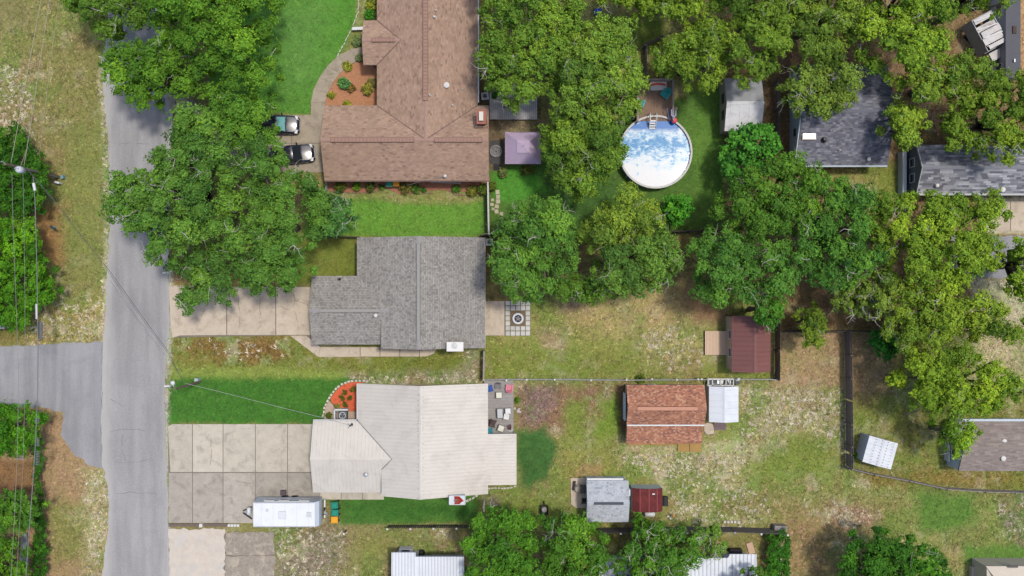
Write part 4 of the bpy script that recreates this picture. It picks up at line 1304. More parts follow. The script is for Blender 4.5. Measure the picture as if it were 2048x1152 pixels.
def gable_house(name, label, cat, r, axis, ze, rise, style, wall_mat, over=0.35, rz=0.0, metal=None, spacing=0.38, skew=0.0, wins=2, trim=white_trim, ridge_at=0.5, thick=0.14, capm=None):
    """rectangular building under two roof planes; r = eave rectangle in photograph pixels"""
    x0, y1, _ = W(r[0], r[1], ze)
    x1, y0, _ = W(r[2], r[3], ze)
    cx, cy = (x0 + x1) / 2, (y0 + y1) / 2
    root = thing(name, label, cat, (cx, cy, 0))
    zr = ze + rise
    mb = MB()
    a0, a1, b0, b1 = x0 + over, x1 - over, y0 + over, y1 - over
    mb.box((a0 + a1) / 2, (b0 + b1) / 2, 0, a1 - a0, b1 - b0, ze - 0.02)
    if axis == 'x':
        ym = y0 + (y1 - y0) * ridge_at
        for x in (a0, a1 - 0.1):
            mb.add([(x, b0, ze - 0.03), (x + 0.1, b0, ze - 0.03), (x, b1, ze - 0.03), (x + 0.1, b1, ze - 0.03), (x, ym, zr - 0.16), (x + 0.1, ym, zr - 0.16)],
                   [(0, 4, 2), (1, 3, 5), (0, 1, 5, 4), (2, 4, 5, 3)])
        planes = [[(x0, y0, ze), (x1, y0, ze), (x1, ym, zr), (x0, ym, zr)], [(x0, ym, zr), (x1, ym, zr), (x1, y1, ze), (x0, y1, ze)]]
        ra, rb = (x0, ym, zr), (x1, ym, zr)
    else:
        xm = x0 + (x1 - x0) * ridge_at
        for y in (b0, b1 - 0.1):
            mb.add([(a0, y, ze - 0.03), (a0, y + 0.1, ze - 0.03), (a1, y, ze - 0.03), (a1, y + 0.1, ze - 0.03), (xm, y, zr - 0.16), (xm, y + 0.1, zr - 0.16)],
                   [(0, 2, 4), (1, 5, 3), (0, 4, 5, 1), (2, 3, 5, 4)])
        planes = [[(x0, y0, ze), (xm, y0, zr), (xm, y1, zr), (x0, y1, ze)], [(xm, y0, zr), (x1, y0, ze), (x1, y1, ze), (xm, y1, zr)]]
        ra, rb = (xm, y0, zr), (xm, y1, zr)
    mb.build('wall', wall_mat, root)
    deck = roof(root, planes, style, thick, spacing, metal)
    if capm or metal:
        ridge_cap(root, ra, rb, capm or metal)
    else:
        ridge_cap(root, ra, rb, M('ridge_' + style, tuple(int(v) for v in np.average([c for c, w in PAL[style][2]], axis=0, weights=[w for c, w in PAL[style][2]])), 0.9, 0.15, 4))
    # trim boards under the rakes
    # windows on the wall that faces the middle of the picture, a door on the lower wall
    wx = a0 if cx > 0 else a1
    if wins and b1 - b0 > 1.6:
        for k in range(wins):
            yy = b0 + (b1 - b0) * (k + 1) / (wins + 1)
            window(root, wx, yy, max(0.6, ze * 0.42), min(0.9, (b1 - b0) / (wins + 1) * 0.6), ze * 0.38, 'x', trim)
    wy = b1 if cy < 0 else b0
    if a1 - a0 > 1.8:
        door(root, a0 + (a1 - a0) * 0.35, wy, 0.85, min(2.0, ze - 0.25), 'y', trim)
    if rz:
        root.rotation_euler = (0, 0, rz)
    return root, (x0, x1, y0, y1, ze, zr)


def chimney(root, px0, py0, px1, py1, z, body, cap, flue=None, stain=None, slope=None):
    x0, y1, _ = W(px0, py0, z)
    x1, y0, _ = W(px1, py1, z)
    cx, cy, w, d = (x0 + x1) / 2, (y0 + y1) / 2, x1 - x0, y1 - y0
    mb = MB()
    mb.box(cx, cy, 0.0, w * 0.86, d * 0.84, z - 0.1)
    o = mb.build('chimney', body, root)
    m2 = MB()
    m2.box(cx, cy, z - 0.1, w, d, 0.1, 0, None, 0.985)
    m2.build('chimney_cap', cap, o)
    return o, cx, cy, w, d


# ---- brown house at the top
ZE = 2.7
x0, yN, _ = W(649, 211, ZE)
x1, yS, _ = W(978, 361, ZE)
yr = (yN + yS) / 2
zr = ZE + (yN - yS) / 2 * 0.5
mx0, mx1 = W(754, 211, ZE)[0], W(955.5, 215, ZE)[0]
mr = (mx0 + mx1) / 2
yT = W(0, -260, ZE)[1]
bh = thing('brick_house', 'large house with a brown shingle roof at the top', 'house', ((x0 + x1) / 2, (yN + yS) / 2, 0))
planes = [
    [(x0, yS, ZE), (x1, yS, ZE), (x1, yr, zr), (x0, yr, zr)],
    [(x0, yr, zr), (mr, yr, zr), (mx0, yN, ZE), (x0, yN, ZE)],
    [(mr, yr, zr), (x1, yr, zr), (x1, yN, ZE), (mx1, yN, ZE)],
    [(mx0, yN, ZE), (mr, yr, zr), (mr, yT, zr), (mx0, yT, ZE)],
    [(mr, yr, zr), (mx1, yN, ZE), (mx1, yT, ZE), (mr, yT, zr)],
]
px0, pyN, _ = W(727, 41, ZE)
_, pyS, _ = W(727, 130, ZE)
pyr = (pyN + pyS) / 2
prz = ZE + (pyN - pyS) / 2 * 0.42
pxe = mx0 + (prz - ZE) / ((zr - ZE) / (mr - mx0))
planes += [[(px0, pyS, ZE), (mx0, pyS, ZE), (pxe, pyr, prz), (px0, pyr, prz)], [(px0, pyr, prz), (pxe, pyr, prz), (mx0, pyN, ZE), (px0, pyN, ZE)]]
mb = MB()
ov = 0.45
mb.box((x0 + x1) / 2, yr, 0, x1 - x0 - 2 * ov, yN - yS - 2 * ov, ZE - 0.02)
mb.box(mr, (yN + yT) / 2, 0, mx1 - mx0 - 2 * ov, yT - yN, ZE - 0.03)
mb.box((px0 + mx0) / 2 + 0.6, pyr, 0, mx0 - px0 - ov + 0.4, pyN - pyS - 2 * ov, ZE - 0.04)
for x in (x0 + ov, x1 - ov - 0.1):
    mb.add([(x, yS + ov, ZE - 0.03), (x + 0.1, yS + ov, ZE - 0.03), (x, yN - ov, ZE - 0.03), (x + 0.1, yN - ov, ZE - 0.03), (x, yr, zr - 0.2), (x + 0.1, yr, zr - 0.2)], [(0, 4, 2), (1, 3, 5), (0, 1, 5, 4), (2, 4, 5, 3)])
mb.build('wall', brick, bh)
roof(bh, planes, 'brown')
bcap = M('ridge_brown_cap', (172, 140, 126), 0.9, 0.15, 5)
rail = M('vent_rail_brown', (148, 116, 100), 0.8, 0.2, 5)
ridge_cap(bh, (x0, yr, zr), (x1, yr, zr), bcap)
ridge_cap(bh, (mr, yr, zr), (mr, yT, zr), bcap)
ridge_cap(bh, (px0, pyr, prz), (pxe, pyr, prz), bcap)
vm = M('vent_strip_brown', (164, 130, 116), 0.85, 0.15, 4)
ridge_vent(bh, (W(662, 0, zr)[0], yr, zr), (W(829, 0, zr)[0], yr, zr), vm, rail)
ridge_vent(bh, (W(870, 0, zr)[0], yr, zr), (W(965, 0, zr)[0], yr, zr), vm, rail)
ridge_vent(bh, (mr, W(0, 201, zr)[1], zr), (mr, yT + 0, zr), vm, rail)
ridge_vent(bh, (W(744, 0, prz)[0], pyr, prz), (W(790, 0, prz)[0], pyr, prz), vm, rail, 0.34)

mb = MB()
for a, b_ in (((mx0, yN, ZE), (mr, yr, zr)), ((mx1, yN, ZE), (mr, yr, zr)), ((mx0, pyN, ZE), (pxe, pyr, prz)), ((mx0, pyS, ZE), (pxe, pyr, prz))):
    mb = MB(); mb.bar(Vector(a) + Vector((0, 0, 0.025)), Vector(b_) + Vector((0, 0, 0.025)), 0.1, 0.02)
    mb.build('valley_flashing', M('valley_brown', (122, 98, 88), 0.85, 0.25, 4), bh)


def brown_z(px):
    return ZE + (zr - ZE) * max(0, 1 - abs(px - 850) / 101.0)


for px, py, rr, hd in ((872, 20, 0.09, 0), (869, 33, 0.12, 0), (893, 170, 0.16, 1), (925, 178, 0.07, 0), (860, 190, 0.08, 0), (905, 210, 0.08, 0)):
    vent_pipe(bh, px, py, brown_z(px), rr, 0.35, None, hd)
vent_pipe(bh, 890, 352, ZE + 0.25, 0.09, 0.5, None, 1)
ch, cx, cy, w, d = chimney(bh, 953, 219, 972, 248, 5.0, M('chimney_brick', (150, 96, 82), 0.9, 0.25, 6), M('chimney_flash', (170, 108, 92), 0.8, 0.2, 5))
mb = MB(); mb.box(cx, cy, 5.0, w * 0.45, d * 0.62, 0.35); mb.build('flue', M('flue_white', (226, 220, 208), 0.8, 0.1), ch)
mb = MB()
for k in (-1, 1):
    mb.bar((cx - w * 0.7, cy + k * d * 0.6, 4.3), (cx + w * 0.7, cy + k * d * 0.6, 4.3), 0.06, 0.06)
    mb.bar((cx + k * w * 0.7, cy - d * 0.6, 4.3), (cx + k * w * 0.7, cy + d * 0.6, 4.3), 0.06, 0.06)
mb.build('roof_frame', rail, ch)
for xx in (668, 705, 745, 830, 870, 930):
    p = W(xx, 350)
    window(bh, p[0], yS + ov - 0.02, 0.9, 1.1, 1.2, 'y')
mb = MB()
mb.bar((x0, yS - 0.06, ZE - 0.08), (x1, yS - 0.06, ZE - 0.08), 0.1, 0.1)
mb.build('gutter', M('gutter_brown', (110, 84, 76), 0.6, 0.1), bh)
mb = MB()
mb.bar((mx1 + 0.06, yN + 0.3, ZE - 0.08), (mx1 + 0.06, yT, ZE - 0.08), 0.12, 0.1)
mb.build('gutter', white_trim, bh)


# ---- two houses of the same plan: a main roof and a front wing
def wing_house(name, label, px, style, metal=None, wall=siding_tan, pitch=0.35, spacing=0.38):
    (a, t, b_, bt), (wl, wt, wb), xs_px = px
    X0, X1 = W(a, 0, ZE)[0], W(b_, 0, ZE)[0]
    YT, YB = W(0, t, ZE)[1], W(0, bt, ZE)[1]
    WX, WT, WB = W(wl, 0, ZE)[0], W(0, wt, ZE)[1], W(0, wb, ZE)[1]
    XR = (X0 + X1) / 2
    ZR = ZE + (XR - X0) * pitch
    YR = (WT + WB) / 2
    ZW = ZE + (WT - WB) / 2 * pitch
    XV = X0 + (ZW - ZE) / pitch
    zs = ZE + 0.85
    XS = W(xs_px, 0, zs)[0]
    zs = ZE + (XS - X0) * pitch
    YS = YR - (XV - XS)
    root = thing(name, label, 'house', ((X0 + X1) / 2, (YT + YB) / 2, 0))
    pl = [
        [(X0, YT, ZE), (XR, YT, ZR), (XR, YR, ZR), (XV, YR, ZW), (X0, WT, ZE)],
        [(XV, YR, ZW), (XR, YR, ZR), (XR, YB, ZR), (XS, YB, zs), (XS, YS, zs)],
        [(XR, YT, ZR), (X1, YT, ZE), (X1, YB, ZE), (XR, YB, ZR)],
        [(WX, WT, ZE), (X0, WT, ZE), (XV, YR, ZW), (WX, YR, ZW)],
        [(WX, YR, ZW), (XV, YR, ZW), (XS, YS, zs), (WX, YS, zs)],
        [(WX, YS, zs), (XS, YS, zs), (XS, WB, ZE), (WX, WB, ZE)],
    ]
    mb = MB()
    o = 0.42
    mb.box((XS + X1) / 2, (YT + YB) / 2, 0, X1 - XS - 2 * o, YT - YB - 2 * o, ZE - 0.02)
    mb.box((X0 + o + XS + o) / 2, (YT - o + YR) / 2, 0, XS - X0, YT - o - YR, ZE - 0.03)
    mb.box((WX + o + XS + o) / 2, YR, 0, XS - WX, WT - WB - 2 * o, ZE - 0.04)
    for y in (YT - o - 0.1, YB + o):
        xa = X0 + o if y > 0 and y > YR else XS + o
        xa = X0 + o if y > YR else XS + o
        za = ZE - 0.03 if y > YR else zs - 0.1
        mb.add([(xa, y, ZE - 0.05), (xa, y + 0.1, ZE - 0.05), (X1 - o, y, ZE - 0.05), (X1 - o, y + 0.1, ZE - 0.05), (XR, y, ZR - 0.2), (XR, y + 0.1, ZR - 0.2), (xa, y, za), (xa, y + 0.1, za)],
               [(0, 2, 4, 6), (1, 7, 5, 3), (6, 4, 5, 7), (2, 3, 5, 4), (0, 6, 7, 1)])
    x = WX + o
    mb.add([(x, WB + o, ZE - 0.05), (x + 0.1, WB + o, ZE - 0.05), (x, WT - o, ZE - 0.05), (x + 0.1, WT - o, ZE - 0.05), (x, YR, ZW - 0.2), (x + 0.1, YR, ZW - 0.2)], [(0, 4, 2), (1, 3, 5), (0, 1, 5, 4), (2, 4, 5, 3)])
    mb.box(XS + o + 0.05, (YS + YB + o) / 2, ZE - 0.1, 0.1, YS - YB - o, zs - ZE)
    mb.build('wall', wall, root)
    roof(root, pl, style, 0.14, spacing, metal)
    for k in (0.25, 0.5, 0.78):
        window(root, X1 - o, YB + (YT - YB) * k, 0.9, 1.2, 1.1, 'x')
    yy = YT - o if YR < 0 else YB + o
    for k in (0.55, 0.85):
        window(root, XS + (X1 - XS) * k, yy, 0.9, 1.2, 1.1, 'y')
    door(root, XS + o + 1.2, YB + o, 0.95, 2.05, 'y', white_trim)
    return root, dict(X0=X0, X1=X1, YT=YT, YB=YB, XR=XR, ZR=ZR, YR=YR, ZW=ZW, XV=XV, WX=WX, XS=XS, zs=zs, YS=YS, WT=WT, WB=WB)


gh, g = wing_house('shingle_house', 'house with a grey shingle roof in the middle left', ((714, 475, 970, 696), (624, 552, 689), 762), 'grey')
gv = M('vent_strip_grey', (158, 155, 149), 0.8, 0.15, 5)
gr = M('vent_rail_grey', (118, 116, 112), 0.8, 0.2, 5)
gcap = M('ridge_grey_cap', (158, 154, 152), 0.9, 0.18, 6)
ridge_cap(gh, (g['XR'], g['YT'], g['ZR']), (g['XR'], g['YB'], g['ZR']), gcap, 0.36)
ridge_cap(gh, (g['WX'], g['YR'], g['ZW']), (g['XV'], g['YR'], g['ZW']), gcap, 0.36)


def flat_vent(root, a, b, mat, rail, w=0.3):
    a, b = Vector(a), Vector(b)
    s = (b - a).normalized().cross(Vector((0, 0, 1))) * w / 2
    z = Vector((0, 0, 0.075))
    mb = MB(); mb.bar(a + z, b + z, w * 0.92, 0.06)
    o = mb.build('ridge_vent', mat, root)
    mb = MB()
    for k in (-1, 1):
        mb.bar(a + s * k + z * 0.7, b + s * k + z * 0.7, 0.07, 0.09)
    mb.build('vent_baffle', rail, o)


flat_vent(gh, (g['XR'], W(0, 488, g['ZR'])[1], g['ZR']), (g['XR'], W(0, 681, g['ZR'])[1], g['ZR']), gv, gr)
flat_vent(gh, (W(640, 0, g['ZW'])[0], g['YR'], g['ZW']), (W(760, 0, g['ZW'])[0], g['YR'], g['ZW']), gv, gr)
vent_pipe(gh, 751, 631, 4.05, 0.1, 0.35, None, 1)
vent_pipe(gh, 677, 558, 3.0, 0.07, 0.6, dark_metal, 0)
ch, cx, cy, w, d = chimney(gh, 893, 684, 927, 703, 4.6, M('chimney_siding', (200, 186, 170), 0.85, 0.1), M('chimney_top_white', (236, 232, 226), 0.6, 0.05, 2, 0, 0, (176, 176, 172), 0.7, 1.1))
mb = MB(); mb.lathe(cx - 0.05, cy + 0.1, [(0.3, 4.6), (0.26, 4.63), (0.1, 4.66), (0.0, 4.66)], 14); mb.build('flue', M('flue_lid', (206, 206, 202), 0.5, 0.2, 5), ch)
mb = MB(); mb.bar((g['X1'] + 0.02, g['YB'], ZE - 0.1), (g['X1'] + 0.02, g['YT'], ZE - 0.1), 0.05, 0.14); mb.build('fascia', siding_tan, gh)

mh, m_ = wing_house('metal_roof_house', 'house with a wide cream ribbed metal roof', ((716, 767, 976, 988), (626, 842, 985), 763), 'metal', metal_tan, siding_tan, 0.35, 0.36)
ridge_cap(mh, (m_['XR'], m_['YT'], m_['ZR']), (m_['XR'], m_['YB'], m_['ZR']), metal_tan, 0.4, 0.07)
ridge_cap(mh, (m_['WX'], m_['YR'], m_['ZW']), (m_['XV'], m_['YR'], m_['ZW']), metal_tan, 0.36, 0.06)
vgrey = M('valley_flashing', (150, 148, 146), 0.5, 0.2, 3, 0.3)
mb = MB()
for a, b_ in (((m_['X0'], m_['WT'], ZE), (m_['XV'], m_['YR'], m_['ZW'])), ((m_['XV'], m_['YR'], m_['ZW']), (m_['XS'], m_['YS'], m_['zs']))):
    a, b_ = Vector(a), Vector(b_)
    mb = MB(); mb.bar(a + Vector((0, 0, 0.035)), b_ + Vector((0, 0, 0.035)), 0.08, 0.02)
    mb.build('valley_flashing', vgrey, mh)
mb = MB()
rr = random.Random(4)
for k in range(34):
    yy = m_['YB'] + (m_['YT'] - m_['YB']) * (k + 0.5) / 34
    for sx in (-0.22, 0.2):
        if rr.random() < 0.7:
            mb.box(m_['XR'] + sx + rr.uniform(-.03, .03), yy + rr.uniform(-.08, .08), m_['ZR'] - 0.06, 0.05, 0.09, 0.03)
mb.build('ridge_screws', M('screw_rust', (140, 126, 116), 0.7, 0.3), mh, kind='stuff')
vent_pipe(mh, 731, 950, 3.5, 0.11, 0.35, galv, 1)
vent_pipe(mh, 701, 851, 2.95, 0.06, 0.9, dark_metal, 0)
mb = MB()
for k in range(3):
    a = k * 2.1
    mb.tube([W(700, 852, 3.6), (W(700, 852, 3.5)[0] + 0.35 * math.cos(a), W(700, 852, 3.5)[1] + 0.25 * math.sin(a), 3.5)], 0.015, 4)
mb.build('service_mast', dark_metal, mh)
# gutters with pale front edges
mb = MB()
mb.bar((m_['X0'] - 0.08, m_['WT'], ZE - 0.09), (m_['X0'] - 0.08, m_['YT'], ZE - 0.09), 0.13, 0.1)
mb.bar((m_['WX'], m_['WT'] + 0.08, ZE - 0.09), (m_['X0'] - 0.02, m_['WT'] + 0.08, ZE - 0.09), 0.13, 0.1)
mb.build('gutter', M('gutter_pale', (206, 204, 200), 0.5, 0.1), mh)
ch, cx, cy, w, d = chimney(mh, 898, 991, 931, 1009.5, 4.5, siding_blue, M('chimney_pan', (212, 220, 228), 0.5, 0.08, 2))
mb = MB()
pts = [(cx - 0.32 + 0.0, cy + 0.38), (cx + 0.15, cy + 0.4), (cx + 0.45, cy + 0.12), (cx + 0.62, cy - 0.08), (cx + 0.4, cy - 0.2), (cx + 0.18, cy - 0.4), (cx - 0.3, cy - 0.42), (cx - 0.22, cy - 0.1)]
mb.prism(pts, 4.5, 4.506); mb.build('rust_stain', M('rust_red', (160, 48, 36), 0.9, 0.35, 5), ch)
mb = MB(); mb.ring(cx - 0.05, cy, 0.13, 0.19, 4.5, 4.85, 18); mb.lathe(cx - 0.05, cy, [(0.14, 4.5), (0.14, 4.55)], 14); mb.build('flue', M('flue_rusty', (176, 110, 90), 0.7, 0.3, 8), ch)
mb = MB()
for k in (-1, 1):
    mb.bar((cx + k * w * 0.48, cy - d * 0.48, 4.54), (cx + k * w * 0.48, cy + d * 0.48, 4.54), 0.05, 0.08)
    mb.bar((cx - w * 0.48, cy + k * d * 0.47, 4.54), (cx + w * 0.48, cy + k * d * 0.47, 4.54), 0.05, 0.08)
mb.build('cap_rim', white_trim, ch)
# low patio roof behind it
zc = 2.5
ax0, ayT, _ = W(974, 868, zc)
ax1, ayB, _ = W(1033, 970, zc)
pr = thing('patio_roof', 'lower cream ribbed patio roof at the back of the pale house', 'canopy', ((ax0 + ax1) / 2, (ayT + ayB) / 2, 0))
P = [(ax0 - 0.35, ayB, 2.62), (ax1, ayB, 2.42), (ax1, ayT, 2.42), (ax0 - 0.35, ayT, 2.62)]
mb = MB(); mb.plane(P, 0.08); dk = mb.build('roof', metal_tan, pr)
mb = MB(); lay_ribs(mb, P, 0.3); mb.build('standing_ribs', metal_tan, dk, kind='stuff')
for yy in (ayT - 0.2, (ayT + ayB) / 2, ayB + 0.2):
    mb = MB(); mb.box(ax1 - 0.2, yy, 0, 0.1, 0.1, 2.36); mb.build('post', white_trim, pr)

# ---- houses in the upper right
n1, e1 = gable_house('shingle_house', 'house with a dark slate roof partly under oaks at the upper right', 'house', (1591, 130, 1775, 330), 'x', ZE, 1.9, 'slate', siding_blue, 0.3)
X = e1
mb = MB(); mb.bar((X[0], X[2] - 0.1, ZE - 0.1), (X[1], X[2] - 0.1, ZE - 0.1), 0.16, 0.12); mb.build('gutter', M('gutter_blue_grey', (170, 184, 194), 0.5, 0.1), n1)
mb = MB(); mb.bar((X[0] - 0.06, X[2], ZE - 0.12), (X[0] - 0.06, (X[2] + X[3]) / 2, X[5] - 0.12), 0.08, 0.22); mb.build('rake_board', siding_blue, n1)
sx, sy, _ = W(1619, 272, 3.9)
mb = MB(); mb.box(sx, sy, 3.55, 1.35, 0.7, 0.28); o = mb.build('skylight', M('skylight_frame', (200, 184, 168), 0.6, 0.15), n1)
mb = MB(); mb.box(sx, sy, 3.83, 1.15, 0.5, 0.04); mb.build('pane', M('skylight_dome', (214, 208, 204), 0.2, 0.15, 2, spec=0.6), o)
for px, py, rr, hd in ((1650, 278, 0.16, 0), (1680, 300, 0.08, 0), (1662, 261, 0.05, 0), (1738, 318, 0.1, 1)):
    vent_pipe(n1, px, py, 2.75 + (330 - py) / 100 * 1.9, rr, 0.3, pvc if rr != 0.16 else dark_metal, hd)

n2, e2 = gable_house('shingle_house', 'long low house with a mottled grey shingle roof at the right edge', 'house', (1834, 290, 2260, 386), 'x', ZE, 1.15, 'blend', siding_slate, 0.05)
X = e2
mb = MB(); mb.bar((X[0] + 0.2, X[2] - 0.12, ZE - 0.12), (X[1], X[2] - 0.12, ZE - 0.12), 0.2, 0.14); mb.build('gutter', M('gutter_grey', (178, 182, 184), 0.5, 0.1), n2)
mb = MB(); mb.box(X[0] - 0.45, (X[2] + X[3]) / 2 - 0.1, 0, 0.4, X[3] - X[2] - 0.5, 1.1, 0, None, 0.98); mb.build('skirt_wall', siding_blue, n2)
mb = MB()
for ya, yb in ((X[2], (X[2] + X[3]) / 2), (X[3], (X[2] + X[3]) / 2)):
    mb.bar((X[0] - 0.03, ya, ZE - 0.05), (X[0] - 0.03, yb, X[5] - 0.05), 0.06, 0.16)
mb.build('rake_board', M('rake_pale', (196, 198, 198), 0.6, 0.1), n2)
for px, py, rr, hd in ((1875, 371, 0.1, 1), (2006, 379, 0.14, 1), (1953, 325, 0.09, 0)):
    vent_pipe(n2, px, py, 2.8 + min(1, (386 - py) / 48) * 1.1, rr, 0.3, pvc, hd)

e_, e3 = gable_house('shingle_house', 'house with a taupe shingle roof at the lower right edge', 'house', (1917, 843, 2260, 942), 'x', 2.4, 1.0, 'taupe', siding_blue, 0.06)
X = e3
mb = MB(); mb.bar((X[0] + 0.4, X[3] + 0.12, 2.3), (X[1], X[3] + 0.12, 2.3), 0.22, 0.14); mb.build('gutter', M('gutter_ice', (196, 210, 218), 0.5, 0.1), e_)
mb = MB(); mb.box(X[0] - 0.12, (X[2] + X[3]) / 2, 0, 0.16, X[3] - X[2] - 1.2, 0.9); mb.build('skirt_wall', white_trim, e_)
for px, py, rr, hd in ((2009, 883, 0.14, 1), (2007, 917, 0.14, 1)):
    vent_pipe(e_, px, py, 2.9, rr, 0.3, pvc, hd)

zb = 2.7
bx0, byB, _ = W(2011, 157, zb)
bx1, byT, _ = W(2041, -220, zb)
lb = thing('flat_roof_building', 'long narrow building with a dark flat roof in the top right corner', 'building', ((bx0 + bx1) / 2, (byB + byT) / 2, 0))
mb = MB(); mb.box((bx0 + bx1) / 2, (byB + byT) / 2, 0, bx1 - bx0 - 0.1, byT - byB - 0.1, zb - 0.1); mb.build('wall', M('wall_light_grey', (186, 186, 190), 0.8, 0.15, 3), lb)
mb = MB(); mb.box((bx0 + bx1) / 2, (byB + byT) / 2, zb - 0.1, bx1 - bx0, byT - byB, 0.12); mb.build('roof', M('roof_membrane', (98, 98, 104), 0.9, 0.12, 2), lb)
mb = MB(); p = W(2028, 60, zb); mb.box(p[0], p[1], zb + 0.02, 0.35, 0.7, 0.12); mb.build('roof_hatch', M('hatch_brown', (84, 66, 56), 0.8, 0.2), lb)
mb = MB(); p = W(2027, 122, zb); mb.box(p[0], p[1], zb + 0.02, 0.12, 0.3, 0.2); mb.build('roof_vent', galv, lb)
for k in range(5):
    window(lb, bx0 + 0.03, byB + 1.2 + k * 3.0, 1.0, 1.0, 1.1, 'x')

# ---- homes along the bottom edge with white ribbed roofs
def ribbed_home(name, label, poly_px, z, spacing=0.47):
    P = [W(x, y, z)[:2] for x, y in poly_px]
    cx, cy = sum(p[0] for p in P) / len(P), sum(p[1] for p in P) / len(P)
    root = thing(name, label, 'house', (cx, cy, 0))
    mb = MB()
    Q = [(cx + (x - cx) * 0.96, y - 0.75) for x, y in P]
    mb.prism(Q, 0, z - 0.1); mb.build('wall', M('siding_white', (210, 212, 214), 0.7, 0.08), root)
    mb = MB(); mb.prism(P, z - 0.1, z); dk = mb.build('roof', metal_white, root)
    return root, dk, P


def v_ribs(dk, x0, x1, yt, yb, z, spacing, mat):
    mb = MB()
    n = int((x1 - x0) / spacing)
    for i in range(n + 1):
        x = x0 + 0.12 + (x1 - x0 - 0.24) * i / max(1, n)
        mb.box(x, (yt + yb) / 2, z - 0.005, 0.07, yt - yb, 0.05)
    return mb.build('standing_ribs', mat, dk, kind='stuff')


seam = M('roof_seam_grey', (196, 202, 210), 0.5, 0.1, 3)
s1, dk, P = ribbed_home('mobile_home', 'white ribbed metal roof at the bottom below the parking pad', [(783, 1105), (831, 1105), (831, 1113.5), (928, 1113.5), (930, 1420), (781, 1420)], 3.0)
yb = P[-1][1]
v_ribs(dk, P[0][0], P[1][0], P[0][1], yb, 3.0, 0.3, seam)
v_ribs(dk, P[1][0] + 0.25, P[3][0], P[3][1], yb, 3.0, 0.3, seam)
ax, ay, _ = W(811, 1102, 1.0)
mb = MB(); mb.box(ax, ay, 0.0, 1.3, 0.4, 1.0); o = mb.build('air_conditioner', white_trim, s1)
mb = MB(); mb.box(ax, ay + 0.02, 1.0, 0.8, 0.16, 0.01); mb.build('grille', dark_metal, o)
s2, dk, P = ribbed_home('mobile_home', 'long white ribbed metal roof at the bottom behind bare branches', [(1198, 1116), (1456, 1116), (1460, 1108.5), (1513, 1108.5), (1517, 1420), (1196, 1420)], 3.0)
v_ribs(dk, P[0][0], P[1][0], P[0][1], P[-1][1], 3.0, 0.38, seam)
v_ribs(dk, P[2][0] + 0.1, P[3][0], P[3][1], P[-1][1], 3.0, 0.38, seam)
ax, ay, _ = W(1473, 1105, 0.8)
mb = MB(); mb.box(ax, ay, 0, 1.2, 0.5, 0.8); mb.build('step_box', dark_metal, s2)

# tan mobile home in the lower right corner
z = 3.2
hx0, hyT, _ = W(1996, 1141, z)
hm = thing('mobile_home', 'tan mobile home cut by the lower right corner', 'house', (hx0 + 2, hyT - 1, 0))
vx0, vyT, _ = W(1960, 1124, 2.2)
mb = MB()
gx0 = W(1962, 1127, 0)[0]
a = W(1961, 1126, 1.6); b_ = W(2300, 1126, 1.6)
mb.box((a[0] + b_[0]) / 2, a[1] - 4, 0, b_[0] - a[0], 8, 2.7); mb.build('wall', M('wall_cream', (206, 196, 178), 0.8, 0.1), hm)
mb = MB(); mb.plane([(a[0] - 0.1, a[1] + 0.05, 2.72), (b_[0], a[1] + 0.05, 2.72), (b_[0], a[1] - 1.4, 3.1), (a[0] + 0.9, a[1] - 1.4, 3.1)], 0.1); o = mb.build('roof', M('roof_cream', (212, 200, 182), 0.7, 0.1, 1.5), hm)
mb = MB(); mb.box((a[0] + b_[0]) / 2 + 0.5, a[1] - 4.7, 3.0, b_[0] - a[0] - 1.0, 6.6, 0.12); mb.build('roof', M('roof_grey_top', (150, 148, 150), 0.8, 0.12, 1.5), hm)
p = W(2026, 1133, 2.9)
mb = MB(); mb.box(p[0], p[1], 2.86, 0.95, 0.22, 0.08); mb.build('vent_slot', M('slot_dark', (96, 92, 88), 0.8, 0.1), hm)
p = W(1948, 1142)
mb = MB(); mb.box(p[0], p[1], 0, 0.95, 1.1, 0.5); o = mb.build('step', M('step_cream', (200, 190, 170), 0.8, 0.1), hm)
mb = MB(); mb.box(p[0] + 0.05, p[1] - 0.1, 0.5, 0.3, 0.7, 0.12); mb.build('meter_box', M('box_blue_grey', (128, 140, 150), 0.6, 0.2), o)
# ------------------------------------------------------------------ sheds and garden buildings
wood_tan = M('wood_tan_boards', (226, 196, 166), 0.8, 0.15, 3, stretch=(6, 1, 1))
wood_grey = M('wood_weathered', (192, 188, 184), 0.9, 0.3, 2.0, stretch=(1, 5, 1))
wood_brown = M('wood_brown_boards', (152, 126, 106), 0.9, 0.35, 1.5, stretch=(6, 1, 1))
wood_dark = M('wood_dark_fence', (88, 80, 76), 0.95, 0.35, 3)
wood_fence = M('wood_grey_fence', (116, 104, 98), 0.95, 0.3, 3)
capwhite = M('post_cap_white', (232, 232, 228), 0.6, 0.05)

# white roofed shed
sh, e = gable_house('garden_shed', 'tan shed with a weathered white roof right of the pool', 'shed', (1449, 157, 1523, 262), 'x', 2.4, 0.9, 'metal', M('shed_siding_sand', (186, 172, 150), 0.8, 0.12), 0.1,
                    metal=M('roof_white_weathered', (222, 222, 222), 0.7, 0.08, 1.2, 0, 0.05, (150, 152, 154), 0.75, 1.3), spacing=0.9, wins=2, trim=dark_metal)
ym = (e[2] + e[3]) / 2
mb = MB(); mb.plane([(e[0], ym + 0.12, e[5] - 0.02), (e[1], ym + 0.12, e[5] - 0.02), (e[1], e[3] + 0.01, 2.44), (e[0], e[3] + 0.01, 2.44)], 0.01)
mb.build('roof_coating', M('roof_coat_grey', (158, 160, 162), 0.8, 0.15, 1.2, 0, 0.05, (200, 202, 202), 0.6, 1.1), sh)
